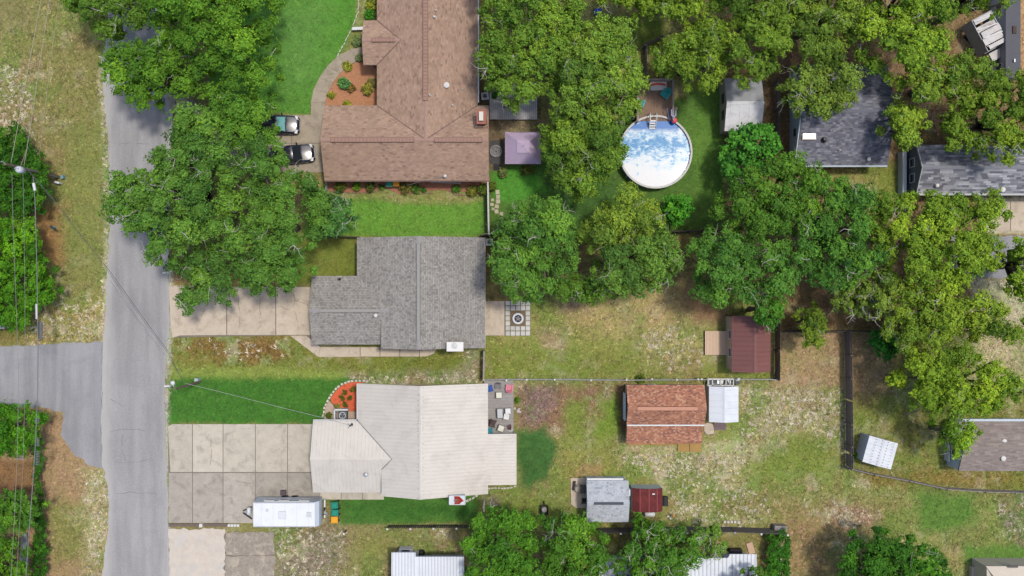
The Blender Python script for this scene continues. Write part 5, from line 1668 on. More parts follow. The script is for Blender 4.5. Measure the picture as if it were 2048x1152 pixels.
# brown cabin
sh, e = gable_house('cabin', 'cabin with a red brown metal roof behind the tan deck', 'shed', (1463, 632, 1541, 744), 'y', 2.7, 0.85, 'metal', M('siding_beige', (206, 184, 156), 0.8, 0.1), 0.12, metal=metal_brown, spacing=0.46, ridge_at=0.54, trim=white_trim)
# red shingle barn: steep main roof and a lower shed roof
bn, e = gable_house('barn', 'barn with a rusty orange shingle roof in the back yard', 'shed', (1253, 770, 1409, 849), 'x', 2.5, 1.0, 'rust', siding_tan, 0.2, ridge_at=0.44)
flat_vent(bn, (e[0] + 0.9, e[2] + (e[3] - e[2]) * 0.44, e[5]), (e[1] - 0.9, e[2] + (e[3] - e[2]) * 0.44, e[5]), M('vent_strip_rust', (204, 150, 124), 0.85, 0.15, 4), M('vent_rail_rust', (128, 84, 70), 0.8, 0.2), 0.36)
lx0, lx1 = e[0] + 0.05, W(1405, 0, 2.1)[0]
lyT, lyB = e[2] - 0.06, W(0, 887, 2.0)[1]
lp = [[(lx0, lyB, 2.0), (lx1, lyB, 2.0), (lx1, lyT, 2.36), (lx0, lyT, 2.36)]]
ln = roof(bn, lp, 'rust', 0.1)
mb = MB(); mb.bar((lx0, lyT - 0.02, 2.44), (lx1 + 0.1, lyT - 0.02, 2.44), 0.13, 0.12); mb.build('gutter', white_trim, bn)
for k in range(4):
    mb = MB(); mb.box(lx0 + 0.2 + (lx1 - lx0 - 0.4) * k / 3, lyB + 0.15, 0, 0.1, 0.1, 1.86); mb.build('post', wood_tan, bn)
mb = MB(); mb.bar((e[0] - 0.08, e[2] + 0.3, 1.4), (e[0] - 0.08, e[3] - 0.9, 1.4), 0.1, 1.2); mb.build('side_panel', siding_blue, bn)
dkk = thing('porch_deck', 'ochre plywood porch floor below the rusty orange roof', 'deck', W(1330, 893))
for k, (xa, ya, xb, yb) in enumerate(((1256, 876, 1300, 890), (1301, 876, 1351, 890), (1355, 876, 1378, 903), (1379, 876, 1402, 903))):
    p, q = W(xa, ya), W(xb, yb)
    mb = MB(); mb.box((p[0] + q[0]) / 2, (p[1] + q[1]) / 2, 0.02, q[0] - p[0], p[1] - q[1], 0.1); mb.build('plywood_sheet', M('plywood_ochre', (178, 142, 82), 0.85, 0.15, 2), dkk)
# white shed with frame
ws, e = gable_house('metal_shed', 'white metal shed right of the rusty orange roof', 'shed', (1418, 773, 1477, 844), 'y', 2.3, 0.45, 'metal', M('metal_wall_white', (196, 196, 192), 0.5, 0.1), 0.1, metal=metal_white, spacing=0.6, wins=0, trim=white_trim)
rk = thing('storage_rack', 'white framed storage rack above the white metal shed', 'rack', W(1442, 764))
p0, p1 = W(1416, 758, 0.9), W(1467, 771, 0.9)
mb = MB()
for yy in (p0[1], p1[1]):
    mb.bar((p0[0], yy, 0.9), (p1[0], yy, 0.9), 0.1, 0.08)
for xx in (p0[0], p0[0] + 0.45, p0[0] + 1.25, p1[0] - 0.75, p1[0] - 0.35, p1[0]):
    mb.bar((xx, p0[1], 0.9), (xx, p1[1], 0.9), 0.08, 0.08)
for xx in (p0[0], p1[0]):
    for yy in (p0[1], p1[1]):
        mb.box(xx, yy, 0, 0.08, 0.08, 0.9)
mb.build('frame', white_trim, rk)
mb = MB(); mb.box((p0[0] + p1[0]) / 2, (p0[1] + p1[1]) / 2, 0.5, p1[0] - p0[0] - 0.1, p0[1] - p1[1] - 0.1, 0.05); mb.build('shelf', M('shelf_grey', (104, 112, 116), 0.4, 0.4, 4), rk)
for k in range(5):
    mb = MB(); mb.box(p0[0] + 0.7 + k * 0.36, (p0[1] + p1[1]) / 2 + random.uniform(-.1, .1), 0.55, 0.25, 0.35, 0.2, random.uniform(-.6, .6)); mb.build('stored_box', [dark_metal, galv, white_trim][k % 3], rk)
p = W(1474, 762)
bk = thing('bucket_stack', 'white tarp covered bundle beside the storage rack', 'bundle', p)
mb = MB(); mb.box(p[0] - 0.1, p[1] - 0.1, 0, 0.5, 0.6, 0.45, 0.2, None, 0.8); mb.build('bundle', M('tarp_dark', (72, 80, 84), 0.6, 0.3, 5), bk)
mb = MB(); mb.box(p[0] - 0.02, p[1] + 0.2, 0.4, 0.5, 0.3, 0.12, 0.3, None, 0.7); mb.build('tarp', white_trim, bk)
rp = thing('ramp', 'weathered plank ramp below the white metal shed', 'ramp', W(1440, 853))
for k in range(6):
    y = 847 + k * 2.4
    mb = MB(); mb.bar(W(1428, y, 0.3 - k * 0.05), W(1452, y, 0.3 - k * 0.05), 0.105, 0.04); mb.build('plank', M('plank_mauve', (128, 110, 112), 0.9, 0.35, 6), rp)
# light grey shed
gs_, e = gable_house('garden_shed', 'light grey shingled shed near the bottom fence', 'shed', (1173, 961, 1257, 1044), 'x', 2.5, 0.8, 'pale', siding_blue, 0.15, wins=1)
ym = (e[2] + e[3]) / 2
mb = MB(); mb.bar((e[0] + 0.65, ym, e[5] + 0.06), (e[1] - 0.6, ym, e[5] + 0.06), 0.24, 0.1); mb.build('ridge_vent', M('vent_charcoal', (74, 80, 90), 0.7, 0.15), gs_)
mb = MB(); mb.bar((e[0] + 0.05, e[3] + 0.12, 2.42), (e[1] - 0.5, e[3] + 0.12, 2.42), 0.18, 0.1); mb.build('gutter', white_trim, gs_)
p = W(1258.5, 983, 1.6); mb = MB(); mb.box(p[0] - 0.05, p[1], 1.2, 0.16, 0.62, 0.9); mb.build('window_unit', white_trim, gs_)
# small red rusted shed: barrel of three roof strips
z = 2.0
rx0, ryT, _ = W(1265, 977, z)
rx1, ryB, _ = W(1326, 1024, z)
rs = thing('metal_shed', 'small shed with a rusted dark red roof near the bottom fence', 'shed', ((rx0 + rx1) / 2, (ryT + ryB) / 2, 0))
wl = M('metal_wall_ice', (190, 202, 208), 0.5, 0.12)
wdt = rx1 - rx0
xa, xb, xm = rx0 + wdt * 0.24, rx1 - wdt * 0.2, rx0 + wdt * 0.53
prof = [(rx0, 1.75), (xa, 2.12), (xm, 2.22), (xb, 2.12), (rx1, 1.78)]
mb = MB()
for y in (ryT - 0.1, ryB + 0.1):
    n = len(prof)
    mb.add([(x, y + s, zz) for s in (-0.03, 0.03) for x, zz in [(rx0 + .05, 0)] + [(q[0], q[1] - 0.04) for q in prof] + [(rx1 - .05, 0)]], [tuple(range(7)), tuple(range(13, 6, -1))])
for x in (rx0 + 0.05, rx1 - 0.05):
    mb.box(x, (ryT + ryB) / 2, 0, 0.05, ryT - ryB - 0.2, 1.72)
mb.build('wall', wl, rs)
rust = M('roof_rust_red', (106, 44, 46), 0.85, 0.4, 1.8, 0, 0.1, (150, 70, 54), 0.5, 0.9)
for (q0, z0), (q1, z1) in zip(prof[:-1], prof[1:]):
    mb = MB(); mb.plane([(q0 + 0.01, ryB, z0), (q1 - 0.01, ryB, z1), (q1 - 0.01, ryT, z1), (q0 + 0.01, ryT, z0)], 0.03); mb.build('roof_panel', rust, rs)
mb = MB()
for q, zz in prof[1:-1]:
    mb.bar((q, ryB, zz + 0.02), (q, ryT, zz + 0.02), 0.06, 0.03)
mb.build('roof_rib', M('rib_rose', (170, 80, 80), 0.7, 0.3, 5), rs)
p = W(1307, 988, 2.2); mb = MB(); mb.box(p[0], p[1], 2.2, 0.26, 0.12, 0.06, 0.1); mb.build('roof_patch', white_trim, rs)
tk = thing('propane_tank', 'small white horizontal tank below the rusted red roof', 'tank', W(1300, 1027))
a, b_ = W(1289, 1028, 0.5), W(1310, 1028, 0.5)
mb = MB(); mb.tube([a, (a[0] + 0.12, a[1], 0.5), (b_[0] - 0.12, b_[1], 0.5), b_], [0.12, 0.28, 0.28, 0.12], 12); mb.build('tank', M('tank_white', (222, 224, 226), 0.4, 0.1), tk, smooth=True)
mb = MB()
for x in (a[0] + 0.25, b_[0] - 0.25):
    mb.box(x, a[1], 0, 0.08, 0.4, 0.3)
mb.build('leg', dark_metal, tk)
# tilted white metal shed
ts, e = gable_house('metal_shed', 'tilted white metal shed in the fenced corner at the right', 'shed', (1731, 878, 1790, 932), 'y', 2.2, 0.35, 'metal', siding_blue, 0.06, rz=-0.27, metal=metal_white, spacing=0.55, wins=0, trim=siding_tan)
mb = MB()
x0_, x1_, y0_, y1_ = e[0], e[1], e[2], e[3]
for i in range(4):
    for j in range(9):
        x = x0_ + (x1_ - x0_) * (0.22 + 0.2 * i)
        mb.box(x, y0_ + (y1_ - y0_) * (j + 0.5) / 9, 2.42 + 0.1, 0.05, 0.08, 0.03)
mb.build('roof_screws', M('screw_grey', (120, 124, 128), 0.6, 0.2), ts, kind='stuff')
p = W(1723, 897)
mb = MB(); mb.box(p[0] + 0.1, p[1], 0, 0.6, 0.9, 0.9, -0.27); tag(mb.build('storage_bin', siding_tan, None, (p[0], p[1], 0)), 'pale tan bin against the tilted white shed', 'bin')


# ------------------------------------------------------------------ decks
def deck(name, label, x0, y0, x1, y1, z, mat, along, bw=0.14, rim=True, cat='deck'):
    p, q = W(x0, y0, z), W(x1, y1, z)
    cx, cy, w, d = (p[0] + q[0]) / 2, (p[1] + q[1]) / 2, q[0] - p[0], p[1] - q[1]
    root = thing(name, label, cat, (cx, cy, 0))
    mb = MB()
    n = int((d if along == 'x' else w) / bw)
    rnd = random.Random(n)
    cc = []
    for i in range(n):
        if along == 'x':
            mb.box(cx, p[1] - bw * (i + 0.5), z - 0.04, w, bw - 0.018, 0.04 + rnd.uniform(-.004, .004))
        else:
            mb.box(p[0] + bw * (i + 0.5), cy, z - 0.04, bw - 0.018, d, 0.04 + rnd.uniform(-.004, .004))
    mb.build('deck_boards', mat, root, kind='stuff')
    mb = MB(); mb.box(cx, cy, z - 0.22, w * 0.985, d * 0.985, 0.17); mb.build('joists', wood_dark, root)
    for sx in (-1, 1):
        for sy in (-1, 1):
            mb = MB(); mb.box(cx + sx * w * 0.47, cy + sy * d * 0.47, 0, 0.12, 0.12, max(0.02, z - 0.2)); mb.build('leg', wood_dark, root)
    return root


deck('deck', 'new tan plank deck in front of the red brown cabin', 1410, 662, 1458, 710, 0.35, wood_tan, 'y', 0.145)
deck('deck', 'weathered grey plank deck furnished behind the pale metal roof', 968, 761, 1027, 872, 0.5, M('wood_silver_boards', (168, 163, 158), 0.9, 0.3, 1.6, stretch=(1, 6, 1)), 'x', 0.14)
deck('deck', 'weathered grey plank deck under the oak beside the brown house', 979, 165, 1077, 239, 0.4, wood_grey, 'y', 0.19)
pd = deck('pool_deck', 'raised brown plank deck at the head of the round pool', 1273, 156, 1346, 242, 1.1, wood_brown, 'y', 0.15)
# ------------------------------------------------------------------ fences
def fence(name, label, pts, h=1.8, mat=None, post_every=2.4, caps=False, gap=0.01, pw=0.14, rail_top=None, group=None):
    """board fence: posts, rails and boards; pts = photograph pixels of its foot"""
    mat = mat or wood_fence
    P = [W(*p) for p in pts]
    root = thing(name, label, 'fence', P[0], group)
    rnd = random.Random(int(pts[0][0] * 3 + pts[0][1]))
    boards = MB()
    for a, b in zip(P[:-1], P[1:]):
        a, b = Vector(a), Vector(b)
        L = (b - a).length
        d = (b - a) / L
        ang = math.atan2(d.y, d.x)
        nrm = Vector((-d.y, d.x, 0))
        n = max(1, round(L / post_every))
        for i in range(n + 1):
            p = a + d * L * i / n - nrm * 0.07
            mb = MB(); mb.box(p.x, p.y, 0, 0.1, 0.1, h + 0.03, ang)
            po = mb.build('post', mat, root)
            if caps:
                mb = MB(); mb.box(p.x, p.y, h + 0.03, 0.2, 0.2, 0.08, ang, None, 0.5); mb.build('post_cap', capwhite, po)
        for zz in (0.35, h - 0.25):
            mb = MB(); mb.bar(a + Vector((0, 0, zz)) - nrm * 0.03, b + Vector((0, 0, zz)) - nrm * 0.03, 0.05, 0.09); mb.build('rail', mat, root)
        k = int(L / (pw + gap))
        for i in range(k):
            p = a + d * (pw + gap) * (i + 0.5) + nrm * 0.025
            if rnd.random() < 0.985:
                boards.box(p.x, p.y, 0.03 + rnd.uniform(0, 0.04), pw, 0.022, h - rnd.uniform(0, 0.07), ang + rnd.uniform(-.02, .02))
        if rail_top:
            mb = MB(); mb.bar(a + Vector((0, 0, h + 0.03)), b + Vector((0, 0, h + 0.03)), 0.16, 0.05); mb.build('top_cap', rail_top, root)
    boards.build('boards', mat, root, kind='stuff')
    return root


def wire_fence(name, label, pts, posts, h=1.2, capm=capwhite):
    P = [W(*p) for p in pts]
    root = thing(name, label, 'fence', P[0])
    for q in posts:
        p = W(*q)
        mb = MB(); mb.lathe(p[0], p[1], [(0.035, 0), (0.035, h)], 8); po = mb.build('post', galv, root)
        mb = MB(); mb.lathe(p[0], p[1], [(0.1, h), (0.1, h + 0.05), (0.04, h + 0.1)], 8); mb.build('post_cap', capm, po)
    mb = MB()
    for a, b in zip(P[:-1], P[1:]):
        mb.tube([(a[0], a[1], h - 0.03), (b[0], b[1], h - 0.03)], 0.025, 5)
    mb.build('top_rail', galv, root)
    mb = MB()
    for a, b in zip(P[:-1], P[1:]):
        L = math.hypot(b[0] - a[0], b[1] - a[1])
        n = int(L / 0.16)
        for i in range(n):
            for s in (0, 1):
                t0, t1 = i / n, min(1, (i + 6) / n)
                z0, z1 = (0.05, h - 0.05) if s else (h - 0.05, 0.05)
                mb.bar((a[0] + (b[0] - a[0]) * t0, a[1] + (b[1] - a[1]) * t0, z0), (a[0] + (b[0] - a[0]) * t1, a[1] + (b[1] - a[1]) * t1, z1), 0.006, 0.006)
    mb.build('wire_mesh', galv, root, kind='stuff')
    return root


pale_cap = M('fence_cap_pale', (206, 200, 194), 0.8, 0.15, 4)
fence('fence', 'board fence with a pale top right of the middle lawn', [(976.5, 366), (978.5, 472)], 1.5, wood_dark, rail_top=pale_cap)
fence('fence', 'dark fence above the grey roof at the left', [(620, 474), (720, 475)], 1.0, wood_dark)
fence('fence', 'short dark fence at the upper right corner of the grey roof', [(960, 473), (988, 472)], 1.5, wood_dark)
fence('fence', 'dark board fence running behind the tree row below the pool', [(988, 470), (1265, 467), (1430, 462)], 1.6, wood_dark)
fence('fence', 'grey fence stub between grey house and wire fence', [(969, 700), (968, 756)], 1.4, wood_fence, rail_top=M('fence_top_mauve', (160, 148, 144), 0.9, 0.2, 5))
wire_fence('wire_fence', 'wire fence with white post caps along the lower side of the dry back yard', [(968, 757), (1110, 757), (1250, 758), (1410, 757), (1548, 757)],
           [(968, 757), (1013, 758), (1053, 757), (1108, 757), (1180, 758), (1250, 757), (1300, 756), (1349, 757), (1391, 756), (1398, 756), (1470, 757), (1548, 757)])
fence('fence', 'dark board fence right of the red brown cabin', [(1549, 640), (1549, 757)], 1.7, wood_dark)
fence('fence', 'dark board fence running right from the cabin through the trees', [(1550, 662), (1690, 661), (1800, 662), (1930, 660), (2200, 664)], 1.5, wood_dark)
fence('fence', 'tall grey board fence standing on the right of the sandy yard', [(1688, 662), (1690, 800), (1691, 932)], 1.9, M('wood_fence_mid', (138, 124, 118), 0.95, 0.3, 3), pw=0.2)
fence('fence', 'low grey board fence curving below the tilted white shed', [(1691, 933), (1740, 945), (1810, 958), (1884, 974), (1960, 979), (2200, 986)], 1.1, M('wood_fence_pale', (180, 170, 166), 0.95, 0.25, 3), post_every=3.0)
fence('fence', 'dark picket fence below the shaded lawn strip at the bottom', [(778, 1050), (960, 1049)], 1.2, wood_dark, caps=True, gap=0.08)
fence('fence', 'grey board fence along the bottom behind the sheds', [(1195, 1056), (1320, 1054), (1460, 1054), (1563, 1058)], 1.9, M('wood_fence_bottom', (112, 106, 102), 0.95, 0.3, 3), caps=True)
wire_fence('wire_fence', 'thin wire fence running down beside the hedge at the bottom right', [(1554, 1062), (1551, 1200)], [(1554, 1062), (1553, 1110), (1551, 1160)], 1.4)
fence('fence', 'grey fence behind the white roofed shed', [(1549, 165), (1550, 280)], 1.6, M('wood_fence_shade', (140, 132, 126), 0.95, 0.2, 3))
fence('fence', 'short weathered fence in the shaded clearing at the top', [(1284, 96), (1322, 78)], 1.3, M('wood_fence_lilac', (150, 136, 132), 0.95, 0.25, 3))
fence('fence', 'thin weathered fence leading down to the pool deck', [(1289, 98), (1290, 156)], 1.4, M('wood_fence_shade2', (150, 140, 130), 0.95, 0.2, 3))
fence('fence', 'small white gate fence at the left end of the brown house wall', [(656, 356), (656, 384)], 1.1, M('fence_white_old', (206, 204, 204), 0.8, 0.15, 3), post_every=1.2, pw=0.1, gap=0.12)

# ------------------------------------------------------------------ planting beds
mulch_red = M('mulch_red', (222, 108, 72), 0.95, 0.3, 5, 0, 0.3)
mulch_brown = M('mulch_pine', (186, 132, 96), 0.95, 0.35, 4, 0, 0.3)
stone_pale = M('edging_stone', (212, 204, 186), 0.9, 0.18, 4, obj_var=0.1)


def bed(name, label, px, mat, top=0.03):
    mb = MB(); mb.prism(ragged(px, 8, 1.2), -0.1, top)
    o = mb.build(name, mat)
    return tag(o, label, None, None, 'structure')


def chips(parent, px, n, mat, size=(0.04, 0.12), z=0.03, seed=1):
    r = random.Random(seed)
    P = np.array(px)
    mb = MB()
    mn, mx = P.min(0), P.max(0)
    pts = [(r.uniform(mn[0], mx[0]), r.uniform(mn[1], mx[1])) for _ in range(n)]
    ins = sdist(np.array(pts), P) > 1
    for (x, y), k in zip(pts, ins):
        if k:
            p = W(x, y)
            mb.box(p[0], p[1], z - 0.005, r.uniform(*size), r.uniform(size[0], size[1]) * 0.5, r.uniform(0.015, 0.05), r.uniform(0, 3.1))
    o = mb.build('mulch_chips', mat, parent, kind='stuff')
    return o


def stone_row(parent, pts, size=(0.3, 0.2), step=7.5, mat=stone_pale, h=0.14, seed=3):
    r = random.Random(seed)
    dist, out = 0.0, []
    for a, b in zip(pts[:-1], pts[1:]):
        L = math.hypot(b[0] - a[0], b[1] - a[1])
        t = (step - dist) if out else 0
        while t < L:
            out.append((a[0] + (b[0] - a[0]) * t / L, a[1] + (b[1] - a[1]) * t / L, math.atan2(-(b[1] - a[1]), b[0] - a[0])))
            t += step
        dist = L - (t - step)
    for x, y, ang in out:
        p = W(x + r.uniform(-.6, .6), y + r.uniform(-.6, .6))
        mb = MB(); mb.box(p[0], p[1], 0, size[0] * r.uniform(0.8, 1.05), size[1] * r.uniform(0.85, 1.15), h * r.uniform(0.8, 1.2), ang + r.uniform(-.15, .15), None, 0.86)
        mb.build('stone', mat, parent)


red_px = [(735, 763), (716, 764), (700, 765), (684, 771), (672, 782), (661, 797), (664, 806), (676, 812), (690, 822), (716, 822), (716, 768)]
bd = bed('planting_bed', 'bright orange red mulch bed beside the pale metal roof', red_px, mulch_red)
chips(bd, red_px, 420, M('chip_red', (204, 88, 60), 0.95, 0.4, 9), seed=5)
stone_row(bd, [(735, 762), (718, 761), (700, 762), (682, 769), (668, 782), (657, 799), (650, 815), (645, 838)], seed=8)
gpx_ = [(658, 801), (664, 808), (676, 812), (690, 822), (716, 824), (716, 842), (648, 842), (651, 815)]
bd = bed('gravel_bed', 'pinkish gravel around the air conditioner box', gpx_, M('gravel_pink', (196, 172, 154), 0.95, 0.25, 6, 0, 0.3), 0.02)
chips(bd, gpx_, 300, M('gravel_chip', (206, 186, 168), 0.95, 0.3, 9), (0.05, 0.11), 0.02, 7)
cb = [(650, 208), (655, 182), (668, 158), (690, 137), (716, 121), (760, 112), (760, 214), (652, 214)]
bd = bed('planting_bed', 'pine straw bed inside the curved walk', cb, mulch_brown)
chips(bd, cb, 900, M('chip_pine', (196, 146, 108), 0.95, 0.4, 9), (0.05, 0.16), seed=9)
lb_ = [(654, 352), (980, 354), (980, 386), (955, 388), (930, 384), (880, 380), (840, 384), (800, 388), (770, 377), (740, 384), (700, 384), (656, 382)]
bd = bed('planting_bed', 'pine straw bed along the lower wall of the brown house', lb_, M('mulch_russet', (176, 118, 94), 0.95, 0.4, 3, 0, 0.3))
chips(bd, lb_, 900, M('chip_russet', (188, 132, 106), 0.95, 0.4, 9), (0.05, 0.16), seed=11)
stone_row(bd, [(660, 384), (700, 386), (740, 386), (770, 379)], (0.34, 0.08), 7.5, M('brick_edge', (150, 112, 100), 0.9, 0.2), 0.1, 4)
stone_row(bd, [(818, 387), (845, 387), (870, 386)], (0.34, 0.1), 7.5, M('brick_edge', (150, 112, 100), 0.9, 0.2), 0.1, 5)
stone_row(bd, [(900, 383), (912, 390), (938, 390)], (0.34, 0.12), 7.5, M('brick_edge', (150, 112, 100), 0.9, 0.2), 0.1, 6)
eg = thing('stone_edging', 'row of thin pale stones bordering the front lawn beside the porch', 'edging', W(690, 80))
stone_row(eg, [(718, 0), (716, 25), (706, 54), (690, 86), (675, 112)], (0.42, 0.09), 8.5, stone_pale, 0.1, 21)
eg = thing('stone_edging', 'broken pale stones below the lower patio roof', 'edging', W(1000, 974))
stone_row(eg, [(978, 977), (990, 975), (1004, 976), (1020, 975), (1032, 972)], (0.3, 0.16), 6.5, stone_pale, 0.12, 22)
eg = thing('stone_edging', 'short column of pale stones right of the shaded lawn strip', 'edging', W(968, 1012))
stone_row(eg, [(968, 1003), (968, 1022)], (0.3, 0.18), 6.0, stone_pale, 0.12, 23)
eg = thing('stone_edging', 'curved pale stones beside the rust stained chimney', 'edging', W(944, 997))
stone_row(eg, [(934, 1001), (945, 996), (955, 990)], (0.34, 0.22), 7.0, stone_pale, 0.12, 24)
# stepping stones
sp = thing('stepping_path', 'pale stepping stones right of the white topped fence', 'path', W(997, 415))
rnd = random.Random(6)
for x, y, w_, d_ in ((995, 384, 8, 8.5), (996, 393.5, 8, 8.5), (996, 403, 8.5, 8.5), (984, 409, 7, 6), (993.5, 413, 8.5, 8), (993, 423, 8, 8), (1003, 428, 7, 8), (1004, 437, 7.5, 7), (1005, 445, 7.5, 5.5), (985, 400, 6, 6), (986, 418, 6, 5)):
    p = W(x, y)
    mb = MB(); mb.box(p[0], p[1], 0, w_ / S, d_ / S, 0.05, rnd.uniform(-.12, .12), None, 0.95); mb.build('stone', M('flagstone', (196, 186, 160), 0.9, 0.18, 4, obj_var=0.1), sp)
# paver square round the fire pit
pv = thing('paver_square', 'square of grey pavers around the round fire pit', 'pavers', W(1036, 637))
mb = MB(); q0, q1 = W(1009.5, 602), W(1061, 672); mb.box((q0[0] + q1[0]) / 2, (q0[1] + q1[1]) / 2, -0.1, q1[0] - q0[0], q0[1] - q1[1], 0.115); mb.build('soil_bed', M('soil_brown', (124, 108, 82), 0.95, 0.3, 4, 0, 0.2), pv)
pavm = M('paver_concrete', (202, 200, 190), 0.9, 0.12, 3, obj_var=0.1)
for i in range(5):
    for j in range(7):
        if 1 <= i <= 3 and 2 <= j <= 4:
            continue
        p = W(1015.5 + i * 10.1, 606.5 + j * 10.05)
        mb = MB(); mb.box(p[0] + rnd.uniform(-.01, .01), p[1] + rnd.uniform(-.01, .01), 0, 0.44, 0.44, 0.06 + rnd.uniform(-.008, .008), rnd.uniform(-.03, .03), None, 0.97)
        mb.build('paver', pavm, pv)
fp = thing('fire_pit', 'round white stone fire pit with dark ashes', 'fire pit', W(1036, 637))
p = W(1036, 637)
for k in range(12):
    a0, a1 = 2 * math.pi * k / 12 + 0.015, 2 * math.pi * (k + 1) / 12 - 0.015
    mb = MB()
    mb.prism([(p[0] + 0.56 * math.cos(a), p[1] + 0.56 * math.sin(a)) for a in (a0, (a0 + a1) / 2, a1)] + [(p[0] + 0.37 * math.cos(a), p[1] + 0.37 * math.sin(a)) for a in (a1, (a0 + a1) / 2, a0)], 0, 0.3)
    mb.build('stone', M('pit_stone', (222, 222, 224), 0.85, 0.08, 4), fp)
mb = MB(); mb.lathe(p[0], p[1], [(0.365, 0.0), (0.365, 0.1), (0.2, 0.13), (0.0, 0.14)], 16); mb.build('ash', M('ash_dark', (70, 70, 72), 0.95, 0.5, 6), fp)
for k in range(5):
    a = k * 1.3
    mb = MB(); mb.tube([(p[0] + 0.25 * math.cos(a), p[1] + 0.25 * math.sin(a), 0.15), (p[0] + 0.12 * math.cos(a + 2), p[1] + 0.12 * math.sin(a + 2), 0.24)], 0.045, 6); mb.build('log', M('log_ash', (176, 172, 170), 0.95, 0.4, 8), fp)


# ------------------------------------------------------------------ air conditioners
def ac_unit(label, px, py, s=0.8, h=0.85, rz=0.0, shell=None, dark=True):
    p = W(px, py, h)
    root = thing('air_conditioner', label, 'air conditioner', (p[0], p[1], 0))
    mb = MB(); mb.box(p[0], p[1], 0.03, s, s, h - 0.03, rz); mb.build('casing', shell or white_trim, root)
    mb = MB(); mb.ring(p[0], p[1], s * 0.33, s * 0.4, h, h + 0.05, 20); mb.build('fan_ring', M('fan_ring', (206, 208, 206), 0.5, 0.1), root)
    mb = MB(); mb.lathe(p[0], p[1], [(s * 0.335, h + 0.004), (s * 0.335, h + 0.008)], 20); mb.build('fan_well', M('fan_well', (52, 58, 64), 0.6, 0.2), root)
    for k in range(3):
        a = k * 2.094 + 0.5
        mb = MB(); mb.add([(p[0] + s * 0.05 * math.cos(a), p[1] + s * 0.05 * math.sin(a), h + 0.02), (p[0] + s * 0.31 * math.cos(a - 0.3), p[1] + s * 0.31 * math.sin(a - 0.3), h + 0.015), (p[0] + s * 0.31 * math.cos(a + 0.35), p[1] + s * 0.31 * math.sin(a + 0.35), h + 0.03),
                           (p[0] + s * 0.05 * math.cos(a), p[1] + s * 0.05 * math.sin(a), h + 0.01)], [(0, 1, 2), (3, 2, 1)]); mb.build('fan_blade', M('fan_blade', (150, 166, 180), 0.4, 0.1), root)
    mb = MB()
    for k in range(3):
        mb.ring(p[0], p[1], s * 0.1 * (k + 1), s * 0.1 * (k + 1) + 0.012, h + 0.05, h + 0.06, 18)
    mb.build('guard', M('guard_wire', (170, 172, 172), 0.5, 0.1), root)
    return root


ac_unit('air conditioner inside the white box by the red mulch', 685, 831, 0.85, 0.75, 0, M('ac_dark', (96, 104, 112), 0.6, 0.15))
sc = thing('screen_box', 'white three sided screen around the dark air conditioner', 'screen', W(683, 830))
q0, q1 = W(669, 819.5, 0.9), W(696, 842, 0.9)
for a, b in (((q0[0], q0[1]), (q1[0], q0[1])), ((q0[0], q0[1]), (q0[0], q1[1]))):
    mb = MB(); mb.bar((a[0], a[1], 0.5), (b[0], b[1], 0.5), 0.14, 0.95); mb.build('panel', white_trim, sc)
ac_unit('small air conditioner at the upper right corner of the grey roof', 979, 484, 0.68, 0.8)
ac_unit('air conditioner in the narrow gap right of the brown roof', 970, 192, 0.72, 0.8, 0.1, galv)

# ------------------------------------------------------------------ pool
pc = W(1311, 304, 1.15)
PR = 3.48
pool = thing('swimming_pool', 'round above ground pool with white film on blue water', 'pool', (pc[0], pc[1], 0))  # the white film is sky reflection painted into the water colour
mb = MB(); mb.ring(pc[0], pc[1], PR, PR + 0.05, 0, 1.25, 72); mb.build('wall', M('pool_wall', (150, 160, 168), 0.5, 0.1), pool, smooth=False)
for k in range(18):
    a0, a1 = 2 * math.pi * k / 18 + 0.006, 2 * math.pi * (k + 1) / 18 - 0.006
    mb = MB()
    oa = [a0 + (a1 - a0) * j / 4 for j in range(5)]
    mb.prism([(pc[0] + (PR + 0.14) * math.cos(a), pc[1] + (PR + 0.14) * math.sin(a)) for a in oa] + [(pc[0] + (PR - 0.05) * math.cos(a), pc[1] + (PR - 0.05) * math.sin(a)) for a in oa[::-1]], 1.25, 1.3)
    mb.build('rim_segment', M('pool_rim', (206, 204, 198), 0.6, 0.12, 3), pool)
    mb = MB(); mb.box(pc[0] + (PR + 0.1) * math.cos(a0), pc[1] + (PR + 0.1) * math.sin(a0), 0, 0.1, 0.12, 1.25, a0); mb.build('upright', M('pool_upright', (190, 192, 190), 0.6, 0.1), pool)


